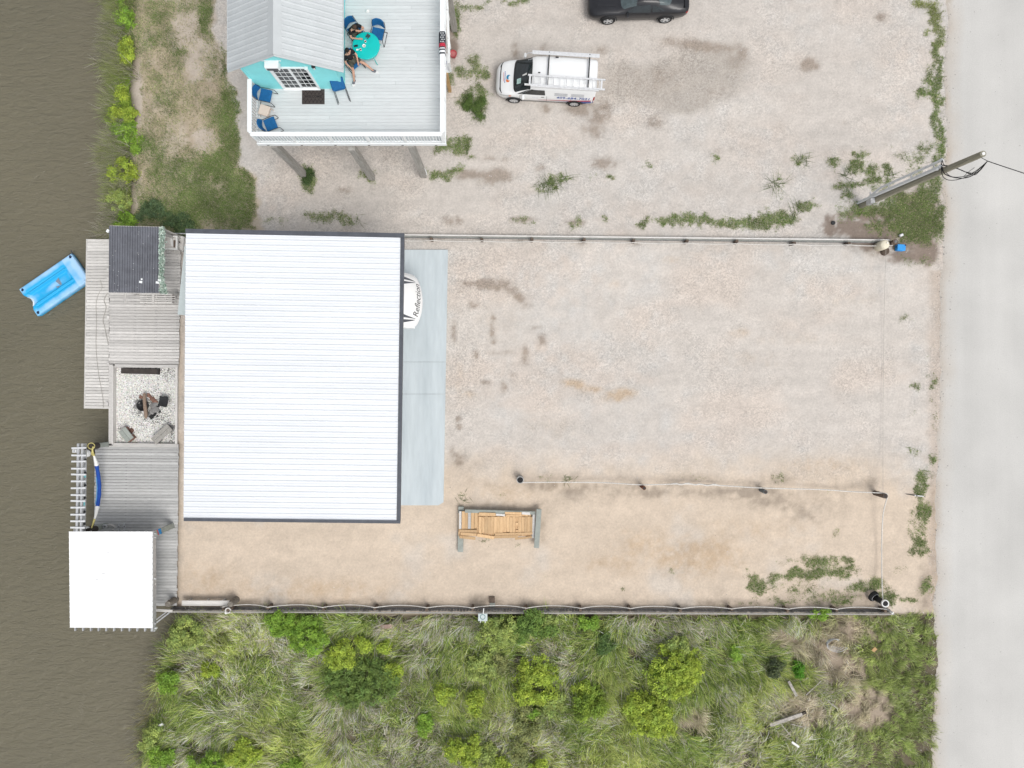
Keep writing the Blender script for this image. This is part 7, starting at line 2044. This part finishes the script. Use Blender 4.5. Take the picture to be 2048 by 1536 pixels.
# --- loose stones on the lots
n = 26000
X, Y, px, py = in_region(n, 470, 1890, -20, 1235)
_, gvv = lot_colour(X[None], Y[None], px[None], py[None]); gvv = gvv[0]
ok = (rng.random(n) < .05 + .8 * np.clip(gvv, 0, 1) * sstep(.35, .6, fbm(X, Y, .8, 300, 2))) & ~((px > 360) & (px < 900) & (py > 470) & (py < 1045))
X, Y = X[ok], Y[ok]; n = len(X)
val = np.where(rng.random(n) < .12, rng.uniform(.16, .30, n), rng.uniform(.44, .66, n))[:, None] * np.array([1.0, .965, .925]) * (1 + .04 * rng.normal(size=(n, 3)))
me = scatter_stones('gravel', np.stack([X, Y], -1), ground_z(X, Y), .012 + .016 * rng.random(n) ** 2, val, pebble_mat)
tag(link('gravel', me), 'loose pale stones scattered over the gravel lots', None, None, 'stuff')
# grit on and beside the road
n = 5200
yy = rng.uniform(-19.5, 19.5, n); xe = np.interp(yy, ROAD_ROWS, ROAD_EDGE)
off_ = np.where(rng.random(n) < .78, rng.normal(-.05, .22, n), rng.uniform(0, 7, n))
zz_ = np.where(off_ > .3, .04, np.where(off_ > 0, .02, ground_z(xe + off_, yy)))
val = np.where(rng.random(n) < np.where(off_ > .4, .75, .25), rng.uniform(.14, .30, n), rng.uniform(.40, .62, n))[:, None] * np.array([1.0, .95, .89])
me = scatter_stones('grit', np.stack([xe + off_, yy], -1), zz_, .010 + .02 * rng.random(n) ** 2, val, pebble_mat)
tag(link('grit', me), 'loose grit along the ragged road edge', None, None, 'stuff')

# --- shrubs, each a thing with stems and a crown of small leaves
def crown_mesh(name, rx, ry, h, base, seed, dens=1.0, leaf=.065, tone=0):
    r = np.random.default_rng(seed)
    # twig tips spread through an irregular dome of lobes
    nl = max(5, int(7 + 8 * rx * ry * 2.2))
    lobes = []
    for k in range(nl):
        a = r.random() * 6.283; q = math.sqrt(r.random()) * .92
        lobes.append((q * math.cos(a) * rx, q * math.sin(a) * ry, h * (.45 + .35 * r.random()) * (1 - .35 * q), (.18 + .24 * r.random()) * min(rx, ry) + .06))
    nc = int(95 * dens * (rx * ry * 3.0 + .35)) + 20
    C = []; NRM = []
    for k in range(nc):
        lx, ly, lz, lr = lobes[r.integers(0, nl)]
        d = r.normal(size=3); d[2] = abs(d[2]) * .9 + .05; d /= np.linalg.norm(d)
        q = lr * (.55 + .5 * r.random())
        C.append((lx + d[0] * q, ly + d[1] * q, max(.05, lz + d[2] * q * .9))); NRM.append(d)
    C = np.array(C); NRM = np.array(NRM)
    per = 24; I = np.repeat(np.arange(nc), per); n = len(I)
    P = C[I] + r.normal(0, .065, (n, 3)) * np.array([1, 1, .7])
    up = NRM[I] * .7 + np.array([0, 0, .75]) + r.normal(0, .45, (n, 3)); up /= np.linalg.norm(up, axis=1)[:, None]
    t = np.cross(up, r.normal(size=(n, 3))); t /= np.linalg.norm(t, axis=1)[:, None]; s = np.cross(up, t)
    L_ = (leaf * (.65 + .7 * r.random(n)))[:, None]
    v = np.stack([P - t * L_ * .5, P + s * L_ * .26 + up * L_ * .06, P + t * L_ * .55, P - s * L_ * .26 + up * L_ * .06], 1).reshape(-1, 3)
    tint = (.55 + .75 * r.random(nc))[I]
    hi = np.clip((P[:, 2] / h), 0, 1.2)
    c1 = np.array(base) * .85; c2 = c1 * np.array([1.5, 1.28, 1.1])
    mixv = (r.random(nc))[I][:, None]
    col = (c1 * (1 - mixv) + c2 * mixv) * tint[:, None] * (.8 + .4 * r.random(n))[:, None]
    return np_mesh(name, v, quads=np.arange(4 * n).reshape(-1, 4), cols=np.repeat(np.clip(col, 0, 1), 4, 0), mat=leaf_mat)
twig = pm('twig_bark', (.16, .125, .095), .9, var=.2)
def shrub(px, py, rpx, rpy, h, base, label, name='shrub', dens=1.0, leaf=.085, group='bushes in the marsh', z=None):
    p = W(px, py, h * .5)
    zz_ = float(ground_z(np.array([p.x]), np.array([p.y]))[0]) if z is None else z
    o = thing(name, label, 'bush', (p.x, p.y, zz_ + (.22 if group == 'bushes in the marsh' else 0)), 0, group)
    rx, ry = rpx / 41.5, rpy / 41.5
    me = crown_mesh('crown', rx, ry, h, base, int(px * 7 + py), dens, leaf)
    link('crown', me, o)
    m = MB()
    for k in range(5):
        a = random.uniform(0, 6.28); q = random.uniform(.2, .7)
        e = Vector((rx * q * math.cos(a), ry * q * math.sin(a), h * random.uniform(.55, .8)))
        m.tube([Vector((0, 0, -.25)), e * .5 + Vector((0, 0, .12 * h)), e], .02, 5, rad=[.024, .017, .007])
    m.build('stems', twig, o)
    return o
Yg = (.345, .49, .075); Bg = (.245, .44, .068); Lg = (.345, .47, .145); Dg = (.07, .13, .04); Gg = (.12, .205, .06)
SH = [(560, 1245, 36, 18, .9, Bg, 'bright green bush against the fence, upper left of a joined pair'), (622, 1275, 32, 32, 1.0, Bg, 'bright green bush, lower right of the joined pair by the fence'), (680, 1310, 24, 26, .9, Yg, 'yellow green bush below and right of the joined pair'),
      (725, 1365, 66, 40, .55, (.17, .28, .075), 'wide low dark green thicket in the left marsh'), (780, 1345, 24, 16, .6, Yg, 'small yellow green bush on the right of the dark thicket'), (420, 1345, 15, 13, .55, Yg, 'small round bright bush standing alone in the left marsh grass'),
      (340, 1365, 26, 16, .8, Bg, 'bright bush at the canal edge of the marsh'), (375, 1265, 28, 24, .9, Lg, 'light green bush at the top left corner of the marsh by the canal'), (355, 1275, 16, 20, .8, Lg, 'pale loose bush leaning over the water at the marsh corner'), (305, 1480, 20, 20, .8, Lg, 'pale green bush at the canal edge near the lower left corner'), (325, 1510, 22, 20, .7, Bg, 'green bush nearest the lower left end of the bank'),
      (485, 1505, 30, 22, .9, Yg, 'yellow green bush on the bottom edge in the left marsh'), (415, 1525, 32, 16, .9, Bg, 'deep green bush cut by the bottom edge on the far left'), (590, 1530, 22, 10, .7, Bg, 'small green bush cut by the bottom edge right of the yellow green one'), (728, 1287, 12, 12, .6, Yg, 'tiny yellow green bush above the dark thicket'), (770, 1292, 10, 10, .6, Yg, 'tiny bush right of the one above the dark thicket'),
      (1000, 1265, 34, 30, .95, Lg, 'light green bush just below the sink stand'), (1060, 1255, 40, 26, .95, (.17, .30, .07), 'broad light green bush along the fence right of the sink stand'), (1090, 1245, 16, 18, .8, Lg, 'small light bush at the right end of the broad fence bush'), (960, 1335, 24, 22, .8, Lg, 'two headed light bush below the sink stand'), (1000, 1325, 14, 16, .7, (.28, .34, .14), 'pale feathery bush in the middle of the marsh'),
      (1072, 1360, 40, 40, 1.15, Yg, 'large round vivid green bush in the middle of the marsh'), (1105, 1402, 18, 22, .8, Lg, 'pale bush at the lower right of the large round one'), (890, 1390, 20, 14, .7, Yg, 'small vivid bush left of the tall narrow one'), (955, 1405, 14, 28, .9, Yg, 'tall narrow vivid bush in the middle of the marsh'), (850, 1450, 12, 16, .7, Bg, 'small dark tipped bush left in the middle marsh'),
      (1180, 1405, 30, 34, 1.0, (.23, .36, .055), 'vivid bush with two lobes right of the large round one'), (1165, 1378, 14, 14, .8, Yg, 'small vivid bush on top of the two lobed one'), (1290, 1420, 34, 44, 1.2, Yg, 'big vivid bush left of the tallest pair'), (1350, 1340, 42, 50, 1.3, Yg, 'biggest vivid bush in the right half of the marsh'), (1360, 1295, 24, 16, .9, Lg, 'light bush on the upper side of the biggest vivid one'), (1325, 1440, 24, 30, .9, Yg, 'vivid bush below the biggest one'), (1318, 1340, 12, 20, .8, Bg, 'small dark green bush left of the biggest vivid one'),
      (925, 1498, 26, 34, 1.1, Yg, 'vivid bush near the bottom edge, left in the middle marsh'), (972, 1515, 18, 20, .8, Lg, 'light bush on the bottom edge right of the vivid one'), (1000, 1530, 16, 12, .7, Yg, 'small bush cut by the bottom edge in the middle'), (1075, 1532, 18, 10, .8, Yg, 'vivid bush cut by the bottom edge below the large round one'), (1035, 1510, 14, 22, .8, (.28, .34, .14), 'pale feathery bush near the bottom edge in the middle'), (1058, 1445, 22, 26, .7, (.28, .34, .14), 'pale feathery bush under the large round one'), (1062, 1425, 10, 12, .6, Bg, 'little green sprout under the large round bush'),
      (1597, 1338, 7, 13, .5, (.09, .27, .02), 'single vivid green sprig in the dry grass at lower right'), (1550, 1330, 14, 18, .5, (.085, .12, .06), 'dark grey green weed left of the vivid sprig'), (1472, 1305, 10, 12, .5, Bg, 'small green weed in the grass right of the biggest bush'), (1180, 1245, 16, 14, .5, Bg, 'low green weed under the fence right of the broad bush'), (1210, 1290, 14, 16, .5, (.12, .22, .07), 'low green weed tuft in the middle right marsh'), (1640, 1225, 18, 7, .3, Bg, 'low grass clump under the right part of the fence')]
for a in SH: shrub(a[0], a[1], a[2] * 1.15, a[3] * 1.15, *a[4:])
BK = [(243, 20, 13, 28, .9, Bg, 'bright bush at the very top of the canal bank'), (247, 95, 13, 20, .9, Yg, 'bright round bush second from the top on the canal bank'), (236, 180, 11, 13, .8, Yg, 'small bright bush in the middle of the canal bank'), (238, 222, 19, 18, 1.0, Yg, 'large bright bush in the middle of the canal bank'), (242, 255, 17, 16, .9, Bg, 'bright bush below the large one on the canal bank'), (236, 338, 19, 24, 1.0, Yg, 'round bright bush in the lower half of the canal bank'), (232, 400, 16, 22, .9, Lg, 'loose yellow green bush near the lower end of the canal bank'), (245, 445, 16, 18, .8, Bg, 'green bush right above the charcoal shed roof'),
      (298, 425, 24, 20, .6, (.12, .20, .10), 'grey green leafy weed above the charcoal shed roof'), (350, 445, 26, 18, .6, (.11, .19, .09), 'grey green leafy weed between shed and white roof'), (265, 285, 12, 14, .6, Bg, 'small green weed on the land side of the canal bank')]
for a in BK: shrub(a[0], a[1], a[2] * 1.3, a[3] * 1.2, *a[4:], group='bushes on the canal bank', z=-.35)
LW = [(616, 352, 9, 16, .4, (.075, .14, .05), 'dark green weed at the foot of the left deck stilt'), (940, 205, 12, 16, .25, Gg, 'low green weed between the stair and the white van'), (962, 215, 10, 20, .25, Gg, 'low green weed in front of the white van')]
for a in LW: shrub(*a, group='weeds on the gravel', leaf=.05)

# ------------------------------------------------------------------ two people at the table
def person(label, loc, rz, J, hair, hair_mat):
    """J: joint positions in local metres, +x is the way the person faces"""
    o = thing('person', label, 'person', loc, rz)
    V = {k: Vector(v) for k, v in J.items()}
    js = []; ix = {}
    def add(k, r, p=None): ix[k] = len(js); js.append((V[k] if p is None else p, r)); return ix[k]
    E = []
    add('pel', (.13, .15)); add('waist', (.115, .14)); add('chest', (.125, .165)); add('neck', .055); add('head', (.085, .075)); add('crown', (.085, .075))
    E += [(0, 1), (1, 2), (2, 3), (3, 4), (4, 5)]
    for s in 'lr':
        add(s + 'hip', .088); add(s + 'knee', .062); add(s + 'calf', .058, (V[s + 'knee'] * .6 + V[s + 'ank'] * .4)); add(s + 'ank', .034); add(s + 'toe', (.022, .03))
        E += [(0, ix[s + 'hip']), (ix[s + 'hip'], ix[s + 'knee']), (ix[s + 'knee'], ix[s + 'calf']), (ix[s + 'calf'], ix[s + 'ank']), (ix[s + 'ank'], ix[s + 'toe'])]
        add(s + 'sho', .062); add(s + 'elb', .045); add(s + 'wri', .030); add(s + 'palm', (.020, .038))
        E += [(2, ix[s + 'sho']), (ix[s + 'sho'], ix[s + 'elb']), (ix[s + 'elb'], ix[s + 'wri']), (ix[s + 'wri'], ix[s + 'palm'])]
        # five fingers
        d = (V[s + 'palm'] - V[s + 'wri']).normalized(); side = d.cross(Vector((0, 0, 1)))
        side = side.normalized() if side.length > .1 else Vector((0, 1, 0)); nrm = side.cross(d)
        for f, (off, ln) in enumerate(((-.030, .060), (-.010, .072), (.010, .068), (.028, .052))):
            b = V[s + 'palm'] + side * off + d * .03
            a0 = len(js); js.append((b, .0095)); js.append((b + d * ln * .6 - nrm * .006, .009)); js.append((b + d * ln - nrm * .022, .0075))
            E += [(ix[s + 'palm'], a0), (a0, a0 + 1), (a0 + 1, a0 + 2)]
        b = V[s + 'wri'] * .45 + V[s + 'palm'] * .55 + side * -.042
        a0 = len(js); js.append((b, .011)); js.append((b - side * .018 + d * .045, .009)); E += [(ix[s + 'palm'], a0), (a0, a0 + 1)]
    link('body', skin_mesh('body', js, E, skin_tone, 2), o)
    # clothes follow the same joints with a little more girth
    cj = [(V['pel'], (.145, .165)), (V['waist'], (.132, .157)), (V['chest'], (.142, .180)), (V['neck'] * .65 + V['chest'] * .35, .072)]
    ce = [(0, 1), (1, 2), (2, 3)]
    for s in 'lr':
        a0 = len(cj); cj.append((V[s + 'sho'], .082)); cj.append((V[s + 'sho'] * .35 + V[s + 'elb'] * .65, .070)); ce += [(2, a0), (a0, a0 + 1)]
    link('shirt', skin_mesh('shirt', cj, ce, shirt_black, 2), o)
    cj = [(V['pel'] + Vector((0, 0, -.01)), (.150, .170))]; ce = []
    for s in 'lr':
        a0 = len(cj); cj.append((V[s + 'hip'], .108)); cj.append((V[s + 'hip'] * .25 + V[s + 'knee'] * .75, .094)); ce += [(0, a0), (a0, a0 + 1)]
    link('shorts', skin_mesh('shorts', cj, ce, shorts_olive, 2), o)
    for s in 'lr':
        d = (V[s + 'toe'] - V[s + 'ank']); d.z = 0; d.normalize(); rzz = math.atan2(d.y, d.x)
        base = V[s + 'ank'].copy(); base.z = .0
        m = MB(); m.box(base + d * .07 + Vector((0, 0, .018)), (.30, .112, .03), rz=rzz, ch=.012); sole = m.build('shoe_sole', shoe_white, o)
        m = MB(); m.box(base + d * .04 + Vector((0, 0, .065)), (.22, .104, .10), rz=rzz, ch=.028); m.build('shoe', shoe_grey, o)
        m = MB(); m.box(base + d * .155 + Vector((0, 0, .05)), (.13, .10, .065), rz=rzz, ch=.02); m.build('shoe_toe', shoe_white, o)
    # head details: hair cap, ears, nose, eyes, mouth
    hc = (V['head'] + V['crown']) / 2; upv = (V['crown'] - V['head']).normalized()
    fwd = Vector(J['face']); fwd = (fwd - upv * fwd.dot(upv)).normalized(); sd = upv.cross(fwd)
    M = Matrix((fwd, sd, upv)).transposed()
    bm = bmesh.new(); bmesh.ops.create_icosphere(bm, subdivisions=3, radius=1.0)
    kill = []
    for v in bm.verts:
        c = v.co.copy()
        if c.z < -.05 - .55 * (-c.x) or (c.x > .45 and c.z < .42): kill.append(v); continue
        k = 1 + .035 * math.sin(17 * c.y + 9 * c.x) + .02 * math.sin(31 * c.z)
        v.co = M @ Vector((c.x * .118 * k - .012, c.y * .098 * k, c.z * .112 * k + .03)) + hc
    bmesh.ops.delete(bm, geom=kill, context='VERTS')
    bmesh.ops.solidify(bm, geom=bm.faces[:], thickness=.012)
    me = bpy.data.meshes.new('hair'); bm.to_mesh(me); bm.free(); me.materials.append(hair_mat)
    me.polygons.foreach_set('use_smooth', [True] * len(me.polygons)); link('hair', me, o)
    hl = lambda x, y, z: M @ Vector((x, y, z)) + hc
    m = MB(); m.cyl(hl(.085, 0, .015), hl(.115, 0, -.022), .010, .016, 8); m.build('nose', skin_tone, o)
    for s in (-1, 1):
        m = MB(); m.lathe([(0, -.012), (.020, -.006), (.024, .006), (.008, .012)], hl(0, s * .086, -.005), 10, axis=M @ Matrix.Rotation(R(90), 3, 'X')); m.build('ear', skin_tone, o)
        m = MB(); m.lathe([(0, .006), (.009, .0), (.0, -.006)], hl(.088, s * .032, .022), 8, axis=M @ Matrix.Rotation(R(90), 3, 'Y')); m.build('eye', hair_black, o)
    m = MB(); m.bar(hl(.094, -.022, -.052), hl(.094, .022, -.052), .010, .010); m.build('mouth', pm('lips', (.36, .13, .11), .5) if 'lips' not in MATS else MATS['lips'], o)
    return o
# seated leaning on the table, one hand at the mouth
p1 = onDeck(708, 61, .5)
person('seated person in black shirt leaning on the turquoise table, hand at the mouth', (p1.x, p1.y, DZ), R(-52), dict(
    pel=(0, 0, .55), waist=(.04, 0, .70), chest=(.14, 0, .93), neck=(.22, 0, 1.06), head=(.27, 0, 1.13), crown=(.30, 0, 1.25), face=(1, -.1, -.3),
    lhip=(.06, .10, .52), lknee=(.47, .13, .53), lank=(.44, .13, .09), ltoe=(.60, .14, .05), rhip=(.06, -.10, .52), rknee=(.47, -.13, .53), rank=(.40, -.13, .09), rtoe=(.56, -.14, .05),
    lsho=(.15, .19, .96), lelb=(.33, .34, .80), lwri=(.42, .12, .98), lpalm=(.385, .04, 1.06), rsho=(.15, -.19, .96), relb=(.30, -.32, .78), rwri=(.50, -.12, .765), rpalm=(.57, -.04, .765)), None, hair_brown)
# leaning back in the chair with legs stretched out
p2 = onDeck(703, 119, .5)
person('seated person in olive shorts and grey sneakers with legs stretched out by the cabin wall', (p2.x, p2.y, DZ), R(-50), dict(
    pel=(0, 0, .52), waist=(-.05, 0, .67), chest=(-.08, 0, .90), neck=(-.06, 0, 1.06), head=(-.03, 0, 1.14), crown=(-.02, 0, 1.26), face=(1, -.6, -.2),
    lhip=(.06, .10, .50), lknee=(.44, .30, .50), lank=(.72, .44, .10), ltoe=(.86, .52, .05), rhip=(.06, -.10, .50), rknee=(.42, -.26, .50), rank=(.56, -.44, .10), rtoe=(.64, -.58, .05),
    lsho=(-.07, .19, .95), lelb=(.08, .26, .72), lwri=(.27, .14, .62), lpalm=(.34, .10, .60), rsho=(-.07, -.19, .95), relb=(.06, -.30, .70), rwri=(.26, -.26, .60), rpalm=(.34, -.25, .58)), None, hair_black)
